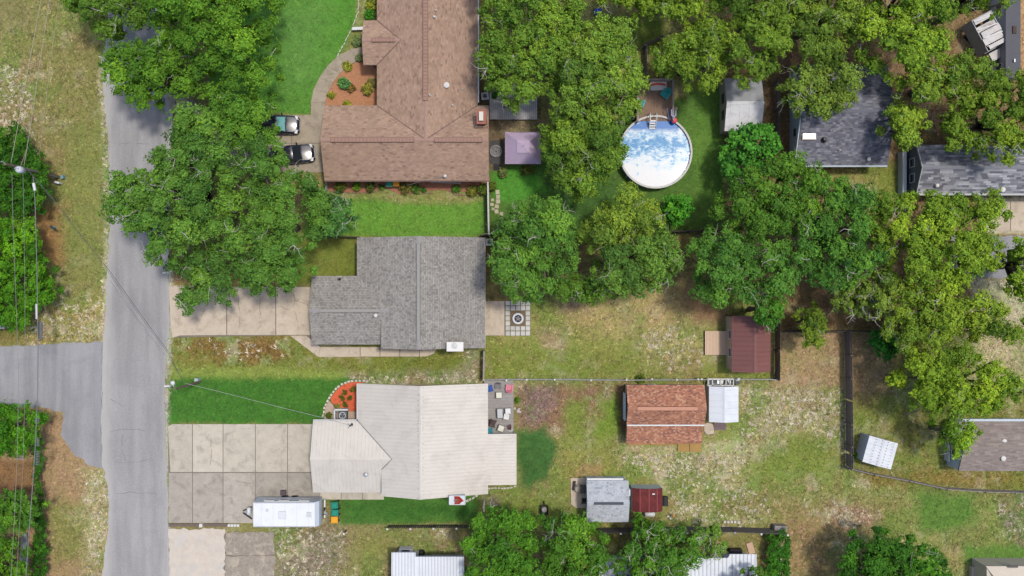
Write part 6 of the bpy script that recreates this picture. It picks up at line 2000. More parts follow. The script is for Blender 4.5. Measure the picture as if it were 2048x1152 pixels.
def water_material():
    m, nt, b, N, L = _nodes('pool_water_painted_sheen')
    pos = _pos(nt)
    mp = N.new('ShaderNodeMapping')
    mp.inputs['Location'].default_value = (-pc[0], -pc[1], 0)
    L.new(pos, mp.inputs['Vector'])
    q = mp.outputs[0]
    sep = N.new('ShaderNodeSeparateXYZ')
    L.new(q, sep.inputs[0])
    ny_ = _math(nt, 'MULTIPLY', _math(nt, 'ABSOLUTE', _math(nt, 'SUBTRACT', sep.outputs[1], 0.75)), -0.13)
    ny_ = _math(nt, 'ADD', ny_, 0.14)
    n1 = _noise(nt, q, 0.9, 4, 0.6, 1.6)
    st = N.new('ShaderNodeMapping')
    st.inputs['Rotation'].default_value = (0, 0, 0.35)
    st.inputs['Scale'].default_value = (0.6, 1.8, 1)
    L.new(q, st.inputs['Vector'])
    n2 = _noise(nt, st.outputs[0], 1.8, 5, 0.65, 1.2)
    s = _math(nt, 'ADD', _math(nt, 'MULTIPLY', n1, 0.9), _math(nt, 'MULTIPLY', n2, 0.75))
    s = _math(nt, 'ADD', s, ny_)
    pale = _mix(nt, 'MIX', _ramp(nt, s, [(0.62, 0.0), (0.9, 1.0)]), C(244, 248, 250, 0.55), C(176, 214, 234, 0.7))  # white sky reflection on the water, painted into its base colour
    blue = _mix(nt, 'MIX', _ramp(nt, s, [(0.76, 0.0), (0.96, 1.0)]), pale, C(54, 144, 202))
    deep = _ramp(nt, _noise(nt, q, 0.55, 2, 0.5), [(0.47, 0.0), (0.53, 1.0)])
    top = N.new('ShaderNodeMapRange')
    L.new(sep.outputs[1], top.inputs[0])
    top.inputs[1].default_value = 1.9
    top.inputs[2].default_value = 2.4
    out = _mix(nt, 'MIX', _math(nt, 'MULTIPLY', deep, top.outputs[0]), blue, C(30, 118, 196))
    L.new(out, b.inputs['Base Color'])
    b.inputs['Roughness'].default_value = 0.05
    b.inputs['Specular IOR Level'].default_value = 0.4
    _bump(nt, b, n2, 0.02, 0.05)
    return m


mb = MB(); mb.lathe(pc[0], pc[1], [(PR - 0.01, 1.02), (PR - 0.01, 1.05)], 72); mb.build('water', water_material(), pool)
mb = MB(); mb.ring(pc[0], pc[1], PR - 0.03, PR - 0.004, 1.0, 1.24, 72); mb.build('liner', M('liner_blue', (40, 90, 170), 0.5, 0.1), pool)
ld = thing('pool_ladder', 'white pool ladder between deck and pool', 'ladder', W(1307, 240, 1.1))
for sx in (-0.32, 0.32):
    a = W(1307, 232, 1.9)
    mb = MB(); mb.tube([(a[0] + sx, a[1] + 0.35, 1.1), (a[0] + sx, a[1] + 0.3, 1.85), (a[0] + sx, a[1] + 0.1, 2.0), (a[0] + sx, a[1] - 0.5, 1.9), (a[0] + sx, a[1] - 0.9, 1.3), (a[0] + sx, a[1] - 1.1, 0.9)], 0.045, 8); mb.build('side_rail', white_trim, ld, smooth=True)
for k in range(4):
    mb = MB(); mb.box(a[0], a[1] - 0.45 - 0.2 * k, 1.75 - 0.22 * k, 0.6, 0.16, 0.05); mb.build('step', white_trim, ld)
rail_m = M('deck_rail_wood', (160, 150, 140), 0.9, 0.25, 3)
rl = thing('deck_railing', 'weathered railing around the brown pool deck', 'railing', W(1310, 156, 0))
zt = 2.0
corners = [W(1276, 242, zt), W(1276, 196, zt)], [W(1298, 159, zt), W(1346, 159, zt)], [W(1346, 159, zt), W(1347, 240, zt)]
for a, b in corners:
    mb = MB(); mb.bar(a, b, 0.16, 0.06); mb.build('top_rail', rail_m, rl)
    n = 4
    for i in range(n):
        t = i / (n - 1)
        mb = MB(); mb.box(a[0] + (b[0] - a[0]) * t, a[1] + (b[1] - a[1]) * t, 0, 0.09, 0.09, zt - 0.03); mb.build('post', rail_m, rl)
    mb = MB(); mb.bar((a[0], a[1], 1.5), (b[0], b[1], 1.5), 0.04, 0.09); mb.build('lower_rail', rail_m, rl)


# ------------------------------------------------------------------ chairs, tables, boxes
def armchair(name, label, loc, rz, mat, s=1.0):
    """garden armchair: slatted tilted seat and back, two arms, four legs"""
    root = thing(name, label, 'chair', (0, 0, 0))
    mb = MB()
    for k in range(5):
        mb.box(-0.2 * s + k * 0.1 * s, 0.05 * s, 0.36 * s, 0.088 * s, 0.56 * s, 0.035)
    mb.build('seat', mat, root)
    mb = MB()
    for k in range(5):
        x = -0.22 * s + k * 0.11 * s
        h = (0.52, 0.6, 0.64, 0.6, 0.52)[k] * s
        mb.bar((x, -0.2 * s, 0.36 * s), (x * 1.12, -0.2 * s - h * 0.5, 0.36 * s + h * 0.85), 0.096 * s, 0.03)
    mb.build('backrest', mat, root)
    for sx in (-1, 1):
        mb = MB(); mb.box(sx * 0.33 * s, 0.04 * s, 0.58 * s, 0.12 * s, 0.7 * s, 0.03); mb.build('armrest', mat, root)
        for yy in (0.28, -0.22):
            mb = MB(); mb.box(sx * 0.3 * s, yy * s, 0, 0.05, 0.07, 0.57 * s); mb.build('leg', mat, root)
    root.location = loc
    root.rotation_euler = (0, 0, rz)
    return root


teal = M('plastic_teal', (14, 168, 166), 0.5, 0.12, 4)
p = W(1331, 188, 1.5)
armchair('armchair', 'teal armchair right on the pool deck below the white box', (p[0], p[1], 1.1), math.radians(142), teal, 1.1)
p = W(1281, 206, 1.5)
armchair('armchair', 'teal armchair half hidden by leaves on the left of the pool deck', (p[0], p[1], 1.1), math.radians(-20), teal, 1.0)
p = W(1257, 227, 0.6)
armchair('armchair', 'blue teal armchair on the ground left of the pool deck', (p[0], p[1], 0), math.radians(155), M('plastic_blue_teal', (28, 140, 172), 0.5, 0.15), 1.0)
bx = W(1317, 172, 1.6)
db = thing('deck_box', 'white storage box with a red foam noodle on its lid', 'box', (bx[0], bx[1], 1.1))
mb = MB(); mb.box(bx[0], bx[1], 1.1, 1.5, 0.78, 0.5); mb.build('box', M('box_grey_white', (206, 202, 196), 0.6, 0.1), db)
mb = MB(); mb.box(bx[0], bx[1], 1.6, 1.58, 0.84, 0.06, 0, None, 0.98); mb.build('lid', M('lid_white', (220, 216, 210), 0.6, 0.1, 3), db)
nd = W(1316, 168, 1.75)
mb = MB(); mb.tube([(nd[0] - 0.74 + 1.48 * t, nd[1] - 0.1 + 0.12 * math.sin(t * math.pi), 1.75) for t in np.linspace(0, 1, 9)], 0.09, 8)
tag(mb.build('foam_noodle', M('foam_red', (232, 84, 60), 0.7, 0.08), None, (nd[0], nd[1], 1.66), smooth=True), 'red foam noodle lying on the white deck box', 'pool noodle')
nb = W(1346, 228, 1.7)
mb = MB(); mb.tube([(nb[0] - 0.2, nb[1] + 0.4, 2.05), (nb[0] - 0.2, nb[1] - 0.2, 2.05), (nb[0], nb[1] - 0.42, 2.06), (nb[0] + 0.2, nb[1] - 0.2, 2.05), (nb[0] + 0.2, nb[1] + 0.35, 2.05)], 0.07, 8)
tag(mb.build('foam_noodle', M('foam_lavender', (176, 184, 222), 0.7, 0.08), None, (nb[0], nb[1], 1.98), smooth=True), 'lavender foam noodle bent over the deck railing by the pool', 'pool noodle')
a, b = W(1334, 216, 2.1), W(1339, 243, 1.3)
mb = MB(); mb.tube([a, b], 0.035, 6); tag(mb.build('skimmer_pole', M('pole_blue', (96, 124, 190), 0.5, 0.1), None, a), 'blue pole leaning from the deck into the pool', 'pole')
bl = W(1348, 241, 1.55)
mb = MB(); mb.lathe(bl[0], bl[1], [(0.0, 1.31)] + [(0.3 * math.sin(t), 1.61 - 0.3 * math.cos(t)) for t in np.linspace(0.25, 2.9, 10)] + [(0.0, 1.91)], 18)
tag(mb.build('beach_ball', M('ball_pink', (234, 92, 116), 0.5, 0.12, 3), None, (bl[0], bl[1], 1.31), smooth=True), 'round pink float resting on the pool rim', 'ball')
fl = W(1352, 217, 0.2)
mb = MB(); mb.lathe(fl[0], fl[1], [(0.02, 0.12), (0.16, 0.06), (0.2, 0.14), (0.1, 0.22), (0.0, 0.22)], 12); tag(mb.build('pool_float', M('float_pink', (206, 168, 160), 0.6, 0.15), None, (fl[0], fl[1], 0)), 'dusty pink float on the ground right of the deck railing', 'float')
st_ = W(1245, 244)
sb = thing('step_blocks', 'pale stone steps left of the pool deck', 'steps', st_)
for k in range(3):
    mb = MB(); mb.box(st_[0] - 0.2 + 0.5 * k, st_[1] - 0.1 + 0.22 * k, 0, 0.9, 0.34, 0.14 + 0.14 * k, 0.04 * k); mb.build('stone', stone_pale, sb)

# canopy
gz0 = 2.1
cp = thing('canopy', 'lilac fabric canopy right of the brown roof', 'canopy', W(1046, 296))
c0, c1 = W(1010, 264, gz0), W(1082, 328, gz0)
lil = M('fabric_lilac', (196, 176, 200), 0.8, 0.07, 2, 0, 0.04)
cxm, cym = (c0[0] + c1[0]) / 2, (c0[1] + c1[1]) / 2


def hip(mb, x0, x1, y0, y1, z0, x2, x3, y2, y3, z1, sag=0.0, n=5):
    """four fabric panels from an outer square to an inner one"""
    o = [(x0, y0), (x1, y0), (x1, y1), (x0, y1)]
    i = [(x2, y2), (x3, y2), (x3, y3), (x2, y3)]
    for k in range(4):
        a, b, c, d = o[k], o[(k + 1) % 4], i[(k + 1) % 4], i[k]
        vs = []
        for r in range(n + 1):
            t = r / n
            for s in range(n + 1):
                u = s / n
                xx = (a[0] * (1 - u) + b[0] * u) * (1 - t) + (d[0] * (1 - u) + c[0] * u) * t
                yy = (a[1] * (1 - u) + b[1] * u) * (1 - t) + (d[1] * (1 - u) + c[1] * u) * t
                zz = z0 * (1 - t) + z1 * t - sag * math.sin(math.pi * u) * (1 - t * 0.6) * 0.5
                inx = sag * 0.5 * math.sin(math.pi * u) * (1 - t)
                vs.append((xx + (cxm - xx) * inx * 0.06, yy + (cym - yy) * inx * 0.06, zz))
        fs = [(r * (n + 1) + s, r * (n + 1) + s + 1, (r + 1) * (n + 1) + s + 1, (r + 1) * (n + 1) + s) for r in range(n) for s in range(n)]
        mb.add(vs, fs)


mb = MB(); hip(mb, c0[0], c1[0], c1[1], c0[1], gz0, cxm - 0.55, cxm + 0.55, cym - 0.55, cym + 0.55, 2.95, 0.3)
mb.build('lower_fabric', lil, cp)
mb = MB(); hip(mb, cxm - 0.62, cxm + 0.62, cym - 0.62, cym + 0.62, 2.98, cxm - 0.04, cxm + 0.04, cym - 0.04, cym + 0.04, 3.2, 0.08)
mb.build('upper_fabric', lil, cp)
mb = MB()
for x, y in ((c0[0] + .15, c0[1] - .15), (c1[0] - .15, c0[1] - .15), (c1[0] - .15, c1[1] + .15), (c0[0] + .15, c1[1] + .15)):
    mb2 = MB(); mb2.box(x, y, 0, 0.07, 0.07, gz0 - 0.06); mb2.build('post', dark_metal, cp)
for k in (c0[1] - 0.02, c1[1] + 0.02):
    mb.bar((c0[0], k, gz0 - 0.08), (c1[0], k, gz0 - 0.08), 0.02, 0.16)
for k in (c0[0] + 0.02, c1[0] - 0.02):
    mb.bar((k, c0[1], gz0 - 0.08), (k, c1[1], gz0 - 0.08), 0.02, 0.16)
mb.build('valance', lil, cp)
# stone ring patio beside the canopy
rg = thing('stone_ring', 'round grey stone ring between brown roof and lilac canopy', 'stone circle', W(992, 303))
p = W(992, 303)
mb = MB(); q0, q1 = W(979, 281), W(1006, 328); mb.box((q0[0] + q1[0]) / 2, (q0[1] + q1[1]) / 2, -0.05, q1[0] - q0[0], q0[1] - q1[1], 0.07); mb.build('dark_gravel', M('gravel_dark', (84, 82, 82), 0.95, 0.5, 5, 0, 0.3), rg)
for rr, n in ((0.62, 16), (0.44, 12), (0.26, 7)):
    for k in range(n):
        a0, a1 = 2 * math.pi * k / n, 2 * math.pi * (k + 0.93) / n
        mb = MB(); mb.prism([(p[0] + rr * math.cos(a), p[1] + rr * math.sin(a)) for a in (a0, a1)] + [(p[0] + (rr - 0.16) * math.cos(a), p[1] + (rr - 0.16) * math.sin(a)) for a in (a1, a0)], 0.02, 0.06 + (0.18 if rr > 0.6 else 0)); mb.build('stone', M('ring_stone', (140, 140, 140), 0.9, 0.25, 4, obj_var=0.15), rg)
mb = MB(); q0, q1 = W(987, 328), W(1002, 341); mb.box((q0[0] + q1[0]) / 2, (q0[1] + q1[1]) / 2, 0, q1[0] - q0[0], q0[1] - q1[1], 0.03); tag(mb.build('door_mat', M('mat_black', (54, 54, 58), 0.95, 0.15), None, W(994, 334)), 'black mat below the round stone ring', 'mat')
p = W(1010, 209, 0.7)
ct = thing('covered_grill', 'grey covered box on the weathered deck under the oak', 'grill', (p[0], p[1], 0.4))
mb = MB(); mb.box(p[0], p[1], 0.4, 0.7, 0.42, 0.7, 0.35, None, 0.85); mb.build('cover', M('cover_grey', (112, 112, 118), 0.8, 0.2), ct)
mb = MB(); mb.box(p[0], p[1], 1.1, 0.4, 0.06, 0.05, 0.35); mb.build('handle', dark_metal, ct)

# deck furniture behind the pale metal roof
dz = 0.5


def small_table(label, px, py, w, d, rz, top, h=0.5, group=None):
    p = W(px, py, dz + h)
    root = thing('side_table', label, 'table', (0, 0, 0), group)
    mb = MB(); mb.box(0, 0, h - 0.05, w, d, 0.05); mb.build('frame', M('table_frame', (128, 122, 116), 0.6, 0.2), root)
    mb = MB(); mb.box(0, 0, h, w * 0.86, d * 0.86, 0.02); mb.build('table_top', top, root)
    for sx in (-1, 1):
        for sy in (-1, 1):
            mb = MB(); mb.box(sx * w * 0.44, sy * d * 0.44, 0, 0.05, 0.05, h - 0.05); mb.build('leg', dark_metal, root)
    root.location = (p[0], p[1], dz)
    root.rotation_euler = (0, 0, rz)


cream = M('table_cream', (226, 224, 206), 0.6, 0.1, 4)
white_top = M('table_white', (228, 228, 224), 0.6, 0.1, 4, 0, 0, (150, 150, 148), 0.5, 3.0)
small_table('cream topped table near the top of the furnished deck', 998, 790.5, 0.62, 0.62, 0.02, cream)
small_table('upper of two touching white tables on the furnished deck', 1016, 822.5, 0.6, 0.62, 0.06, white_top)
small_table('lower of two touching white tables on the furnished deck', 1013, 833.5, 0.6, 0.62, -0.15, white_top)
small_table('cream topped table turned askew at the bottom of the furnished deck', 1002, 857, 0.62, 0.64, -0.35, cream)
small_table('long grey white table in the middle of the furnished deck', 1000, 827, 0.58, 1.0, 0.05, M('table_grey_white', (196, 198, 198), 0.6, 0.12, 4), 0.6)
for lb2, px, py, rz, col, s in (('blue chair tucked under the edge of the pale metal roof', 980, 777, -1.3, (24, 84, 168), 0.8), ('grey slatted chair at the top of the furnished deck', 997, 772, math.pi, (128, 124, 126), 0.75),
                                ('pink tub chair at the upper right of the furnished deck', 1019, 776, -0.1, (232, 134, 150), 0.9), ('dark brown chair turned askew on the furnished deck', 985, 846, -1.9, (70, 54, 52), 0.95),
                                ('teal chair at the lower left of the furnished deck', 980, 862, -1.5, (20, 140, 156), 0.75), ('small maroon chair at the lower right of the furnished deck', 1019, 854, 0.3, (96, 56, 58), 0.5)):
    p = W(px, py, dz + 0.4)
    armchair('deck_chair', lb2, (p[0], p[1], dz), rz, M('chair_%d_%d_%d' % col, col, 0.55, 0.15, 4), s)
p = W(1036, 822)
rk_ = thing('garden_rocks', 'pale rocks beside the right edge of the furnished deck', 'rocks', p)
for k, (dx, dy, s) in enumerate(((0, 0, .35), (-.35, .25, .25), (.2, -.1, .22), (.1, .2, .18))):
    mb = MB(); mb.lathe(p[0] + dx, p[1] + dy, [(s * .5, 0), (s * .6, s * .25), (s * .35, s * .5), (0, s * .55)], 7); mb.build('rock', M('rock_pale', (200, 190, 182), 0.9, 0.25, 5), rk_)
p = W(1021, 860, 0.9)
mb = MB(); mb.ring(p[0], p[1], 0.13, 0.2, 0.5, 0.55, 14); tag(mb.build('hose_coil', galv, None, (p[0], p[1], 0.5)), 'small pale coil at the lower right of the furnished deck', 'hose')
# pad furniture by the light grey shed
p = W(1151, 973, 0.4)
mb = MB(); mb.box(p[0] - 0.12, p[1] + 0.05, 0.07, 0.22, 0.85, 0.35, -0.12); tag(mb.build('planter_box', M('planter_dark', (66, 58, 54), 0.8, 0.3, 6), None, (p[0], p[1], 0.07)), 'dark narrow planter on the pad by the light grey shed', 'planter')
p = W(1156, 977, 0.5)
ct = thing('wire_chair', 'pale round backed chair on the pad by the light grey shed', 'chair', (p[0], p[1], 0.07))
mb = MB(); mb.lathe(p[0], p[1], [(0.33, 0.45), (0.35, 0.5), (0.3, 0.5)], 16); mb.build('seat', M('chair_sand', (170, 160, 148), 0.7, 0.15), ct)
for k in range(4):
    a = k * 1.571 + 0.78
    mb = MB(); mb.box(p[0] + 0.26 * math.cos(a), p[1] + 0.26 * math.sin(a), 0.07, 0.04, 0.04, 0.4); mb.build('leg', dark_metal, ct)
mb = MB(); mb.tube([(p[0] + 0.34 * math.cos(a), p[1] + 0.34 * math.sin(a), 0.9) for a in np.linspace(1.2, 5.0, 10)], 0.025, 5); mb.build('backrest', dark_metal, ct)
p = W(1166, 978, 0.5)
mt = thing('grill', 'dark square grill on the pad by the light grey shed', 'grill', (p[0], p[1], 0.07))
mb = MB(); mb.box(p[0], p[1], 0.45, 0.5, 0.78, 0.35, 0, None, 0.9); mb.build('hood', M('grill_hood', (86, 82, 80), 0.4, 0.2), mt)
for sx in (-.2, .2):
    for sy in (-.3, .3):
        mb = MB(); mb.box(p[0] + sx, p[1] + sy, 0.07, 0.05, 0.05, 0.4); mb.build('leg', dark_metal, mt)
p = W(1169, 1002, 0.5)
armchair('deck_chair', 'black folding chair half under the light grey shed roof', (p[0], p[1], 0.07), math.radians(90), M('chair_black', (36, 34, 34), 0.6, 0.2), 0.7)
# ------------------------------------------------------------------ cars
def loft(mb, secs, close=True):
    """skin a list of cross sections with equal point counts"""
    n = len(secs[0])
    vs = [p for s in secs for p in s]
    fs = []
    for i in range(len(secs) - 1):
        for k in range(n):
            k2 = (k + 1) % n
            fs.append((i * n + k, i * n + k2, (i + 1) * n + k2, (i + 1) * n + k))
    if close:
        fs.append(tuple(range(n))[::-1])
        fs.append(tuple((len(secs) - 1) * n + k for k in range(n)))
    mb.add(vs, fs)


def car(label, px, py, rz, paint, L=4.5, Wd=1.82, shade=None, hood_mat=None):
    root = thing('parked_car', label, 'car', (0, 0, 0), 'cars parked on the shaded drive')
    h = Wd / 2
    body = MB()
    st = [(-0.5, .72, .45, .62), (-0.485, .86, .36, .86), (-0.43, .95, .3, .95), (-0.3, 1, .28, .98), (0.0, 1, .28, .97), (0.17, 1, .28, .96), (0.22, .99, .28, .95), (0.36, .97, .28, .86), (0.45, .9, .3, .76), (0.485, .8, .34, .66), (0.5, .66, .42, .55)]
    secs = []
    for x, w, zb, zt in st:
        ww = h * w
        zm = zb + (zt - zb) * 0.55
        secs.append([(x * L, -ww * 0.92, zb), (x * L, -ww, zm), (x * L, -ww * 0.96, zt - 0.07), (x * L, -ww * 0.8, zt), (x * L, 0, zt + 0.03), (x * L, ww * 0.8, zt), (x * L, ww * 0.96, zt - 0.07), (x * L, ww, zm), (x * L, ww * 0.92, zb)])
    loft(body, secs)
    body.build('body', paint, root, smooth=True)
    # greenhouse
    zb, zt = 0.95, 1.48
    bx_ = [(-0.42, .8), (-0.2, .86), (0.08, .86), (0.215, .8)]
    tx_ = [(-0.33, .66), (-0.2, .7), (-0.02, .7), (0.05, .66)]
    g = MB()
    lo = [(x * L, -h * w, zb) for x, w in bx_] + [(x * L, h * w, zb) for x, w in bx_[::-1]]
    hi = [(x * L, -h * w, zt) for x, w in tx_] + [(x * L, h * w, zt) for x, w in tx_[::-1]]
    n = 8
    tint = M('car_glass', (40, 48, 54), 0.05, 0.1, 1, spec=0.7)
    for nm, idx_, mt in (('windshield', (3,), shade or tint), ('rear_window', (7,), tint), ('side_window', (0, 1, 2), tint), ('side_window', (4, 5, 6), tint)):
        g = MB()
        for k in idx_:
            k2 = (k + 1) % n
            g.add([lo[k], lo[k2], hi[k2], hi[k]], [(0, 1, 2, 3)])
        g.build(nm, mt, root)
    rf = MB()
    ring = [(p[0], p[1], zt) for p in hi]
    inner = [(p[0] * 0.86 - 0.02 * L, p[1] * 0.82, zt + 0.05) for p in hi]
    rf.add(ring + inner, [(i, (i + 1) % n, n + (i + 1) % n, n + i) for i in range(n)] + [tuple(range(n, 2 * n))])
    rf.build('roof', paint, root, smooth=True)
    pl = MB()
    for k in (0, 3, 4, 7):
        pl.bar(lo[k], hi[k], 0.07, 0.07)
    for k in (1, 2, 5, 6):
        pl.bar(lo[k], hi[k], 0.05, 0.04)
    pl.build('pillars', paint, root)
    hd = MB()
    hp = [(0.235, .78), (0.36, .76), (0.44, .66)]
    zz = [0.985, 0.9, 0.8]
    vs = []
    for (x, w), z in zip(hp, zz):
        vs += [(x * L, -h * w, z - 0.02), (x * L, -h * w * 0.4, z + 0.02), (x * L, 0, z + 0.03), (x * L, h * w * 0.4, z + 0.02), (x * L, h * w, z - 0.02)]
    hd.add(vs, [(r * 5 + k, (r + 1) * 5 + k, (r + 1) * 5 + k + 1, r * 5 + k + 1) for r in range(2) for k in range(4)])
    hd.build('hood', hood_mat or paint, root, smooth=True)
    for s in (-1, 1):
        m_b = MB(); m_b.box(0.13 * L, s * (h + 0.06), 0.92, 0.14, 0.2, 0.13, 0.2 * s); m_b.build('mirror', paint, root)
        m_b = MB(); m_b.add([(0.472 * L, s * h * 0.5, 0.74), (0.44 * L, s * h * 0.9, 0.78), (0.46 * L, s * h * 0.9, 0.64), (0.492 * L, s * h * 0.5, 0.62)], [(0, 1, 2, 3) if s > 0 else (3, 2, 1, 0)])
        m_b.add([(0.44 * L, s * h * 0.55, 0.835), (0.40 * L, s * h * 0.9, 0.84), (0.45 * L, s * h * 0.92, 0.77), (0.478 * L, s * h * 0.55, 0.765)], [(0, 3, 2, 1) if s > 0 else (1, 2, 3, 0)])
        m_b.build('headlight', M('headlight', (220, 224, 226), 0.1, 0.05, spec=0.6), root)
        for xx in (-0.3, 0.3):
            t = MB()
            cy_ = s * (h - 0.12)
            t.tube([(xx * L, cy_ - 0.1, 0.32), (xx * L, cy_ + 0.1, 0.32)], 0.32, 16)
            w_ = t.build('wheel', M('tyre', (36, 36, 38), 0.9, 0.15), root)
            t = MB(); t.tube([(xx * L, cy_ + s * 0.09, 0.32), (xx * L, cy_ + s * 0.115, 0.32)], 0.2, 12); t.build('rim', galv, w_)
    bp = MB(); bp.bar((0.498 * L, -h * 0.55, 0.56), (0.498 * L, h * 0.55, 0.56), 0.05, 0.12); bp.build('grille', M('chrome', (206, 208, 212), 0.2, 0.05, 2, 0.8), root)
    wp = MB()
    for yy in (-0.35, 0.15):
        wp.bar((0.222 * L, yy, 1.0), (0.2 * L, yy + 0.55, 1.02), 0.025, 0.02)
    wp.build('wiper', dark_metal, root)
    p = W(px, py, 0.6)
    root.location = (p[0], p[1], 0)
    root.rotation_euler = (0, 0, rz)
    return root


black = M('car_paint_black', (34, 38, 52), 0.2, 0.08, 1, 0.0, spec=0.5, coat=0.6)
black2 = M('car_paint_charcoal', (40, 42, 52), 0.2, 0.08, 1, 0.0, spec=0.5, coat=0.6)
car('dark car with a turquoise sunshade in its windshield', 553, 249, -0.03, black, 4.6, 1.88, M('sunshade_turquoise', (116, 178, 174), 0.4, 0.1, 3))
car('dark hatchback parked closest to the brown house', 585, 309, 0.09, black2, 4.4, 1.84)

# ------------------------------------------------------------------ camper trailer
tr = thing('camper_trailer', 'white camper trailer at the lower edge of the parking pad', 'trailer', W(570, 1024))
z0, z1 = 0.55, 2.65
tx0, tyT, _ = W(504, 1004.5, z1)
tx1, tyB, _ = W(631, 1054, z1)
tw = M('trailer_white', (236, 239, 242), 0.4, 0.06, 1.5, 0, 0, (206, 206, 202), 0.5, 0.9, spec=0.4)
body = MB()
bv = 0.12
prof = [(tx0, z0), (tx0 - 0.02, 1.4), (tx0 + 0.12, 2.2), (tx0 + 0.25, z1), (tx1 - 0.12, z1), (tx1 + 0.25, 2.2), (tx1 + 0.3, 1.4), (tx1 + 0.2, z0)]
n = len(prof)
vs = [(x, tyB, z) for x, z in prof] + [(x, tyT, z) for x, z in prof]
body.add(vs, [tuple(range(n)), tuple(range(2 * n - 1, n - 1, -1))] + [(i, n + i, n + (i + 1) % n, (i + 1) % n) for i in range(n)])
body.build('body', M('trailer_side', (208, 218, 228), 0.4, 0.06, 1), tr)
mb = MB(); mb.box((tx0 + tx1) / 2 + 0.04, (tyT + tyB) / 2, z1, tx1 - tx0 - 0.2, tyT - tyB, 0.03); ro = mb.build('roof', tw, tr)
p = W(565, 1030, z1); mb = MB(); mb.box(p[0], p[1], z1 + 0.03, 0.75, 0.78, 0.1, 0, None, 0.86); mb.build('roof_vent', M('vent_offwhite', (222, 226, 228), 0.5, 0.06), ro)
p = W(618, 1029, z1); mb = MB(); mb.box(p[0], p[1], z1 + 0.03, 0.48, 0.5, 0.06, 0, None, 0.94); mb.build('roof_vent', M('vent_grey', (206, 210, 212), 0.5, 0.06), ro)
mb = MB(); mb.bar((tx0 + 1.2, tyT + 0.03, z1 - 0.02), (tx1 - 0.6, tyT + 0.03, z1 - 0.02), 0.1, 0.1); mb.build('awning', white_trim, tr)
for k in range(5):
    xs_ = tx0 + 0.9 + k * 1.15
    mb = MB(); mb.box(xs_, (tyT + tyB) / 2, z1 + 0.03, 0.05, tyT - tyB - 0.1, 0.008); mb.build('roof_seam', M('seam_offwhite', (222, 224, 224), 0.6, 0.1), ro)
p = W(535, 1020, z1); mb = MB(); mb.lathe(p[0], p[1], [(0.12, z1 + 0.03), (0.14, z1 + 0.12), (0.06, z1 + 0.16), (0.0, z1 + 0.17)], 12); mb.build('antenna', M('vent_grey', (206, 210, 212), 0.5, 0.06), ro)
for yy in (tyT - 0.05, tyB + 0.05):
    mb = MB(); mb.bar((tx0 + 0.2, yy, z1 + 0.04), (tx1 - 0.1, yy, z1 + 0.04), 0.06, 0.03); mb.build('edge_trim', galv, ro)
for xx in (540, 570, 610):
    p = W(xx, 1000, 1.6); window(tr, p[0], tyT + 0.02, 1.3, 1.0, 0.7, 'y')
p = W(568, 995); mb = MB(); mb.box(p[0], tyT + 0.35, 0.1, 0.56, 0.5, 0.3); mb.build('step', M('step_mauve', (92, 82, 88), 0.8, 0.2), tr)
mb = MB(); a = W(504, 1024, 0.5); mb.bar((a[0], a[1] + 0.5, 0.5), (a[0] - 0.9, a[1] + 0.1, 0.45), 0.1, 0.12); mb.bar((a[0], a[1] - 0.7, 0.5), (a[0] - 0.9, a[1] - 0.1, 0.45), 0.1, 0.12); mb.build('hitch', dark_metal, tr)
p = W(497, 1023, 0.9); mb = MB(); mb.tube([(p[0], p[1] - 0.38, 0.75), (p[0], p[1] - 0.3, 0.75), (p[0], p[1] + 0.3, 0.75), (p[0], p[1] + 0.38, 0.75)], [0.1, 0.21, 0.21, 0.1], 12); mb.build('gas_bottle', M('bottle_white', (220, 224, 226), 0.4, 0.08), tr, smooth=True)
mb = MB(); mb.bar((tx1 + 0.45, tyT - 0.25, 0.6), (tx1 + 0.45, tyT - 1.0, 0.6), 0.14, 0.16); mb.bar((tx1 + 0.45, tyB + 0.35, 0.6), (tx1 + 0.45, tyB + 1.1, 0.6), 0.14, 0.16); mb.build('bumper', white_trim, tr)
for xx in (0.42, 0.58):
    for yy in (tyT - 0.06, tyB + 0.06):
        mb = MB(); xw = tx0 + (tx1 - tx0) * xx; mb.tube([(xw, yy - 0.1, 0.34), (xw, yy + 0.1, 0.34)], 0.34, 14); mb.build('wheel', M('tyre', (36, 36, 38), 0.9, 0.15), tr)
bk2 = thing('bicycle', 'dark bicycle leaning behind the camper trailer', 'bicycle', W(651, 1018))
p = W(651, 1018)
for dy in (0.35, -0.4):
    mb = MB(); mb.tube([(p[0] + 0.12 * math.sin(a), p[1] + dy + 0.31 * math.cos(a), 0.33 + 0.31 * math.sin(a)) for a in np.linspace(0, 6.283, 15)], 0.025, 5); mb.build('wheel', M('tyre', (36, 36, 38), 0.9, 0.15), bk2)
mb = MB()
for a, b in (((0, .35, .33), (.05, .1, .7)), ((.05, .1, .7), (.06, -.3, .75)), ((.06, -.3, .75), (0, -.4, .33)), ((.05, .1, .7), (0.02, -.1, .35)), ((0.02, -.1, .35), (.06, -.3, .75)), ((.0, .35, .33), (.02, -.1, .35))):
    mb.tube([(p[0] + a[0], p[1] + a[1], a[2]), (p[0] + b[0], p[1] + b[1], b[2])], 0.025, 5)
mb.build('frame', dark_metal, bk2)
mb = MB(); mb.box(p[0] + 0.05, p[1] + 0.1, 0.78, 0.12, 0.24, 0.05); mb.build('saddle', dark_metal, bk2)
mb = MB(); mb.bar((p[0] - 0.22, p[1] - 0.32, 0.95), (p[0] + 0.3, p[1] - 0.3, 0.95), 0.04, 0.04); mb.build('handlebar', dark_metal, bk2)
p = W(653, 1026)
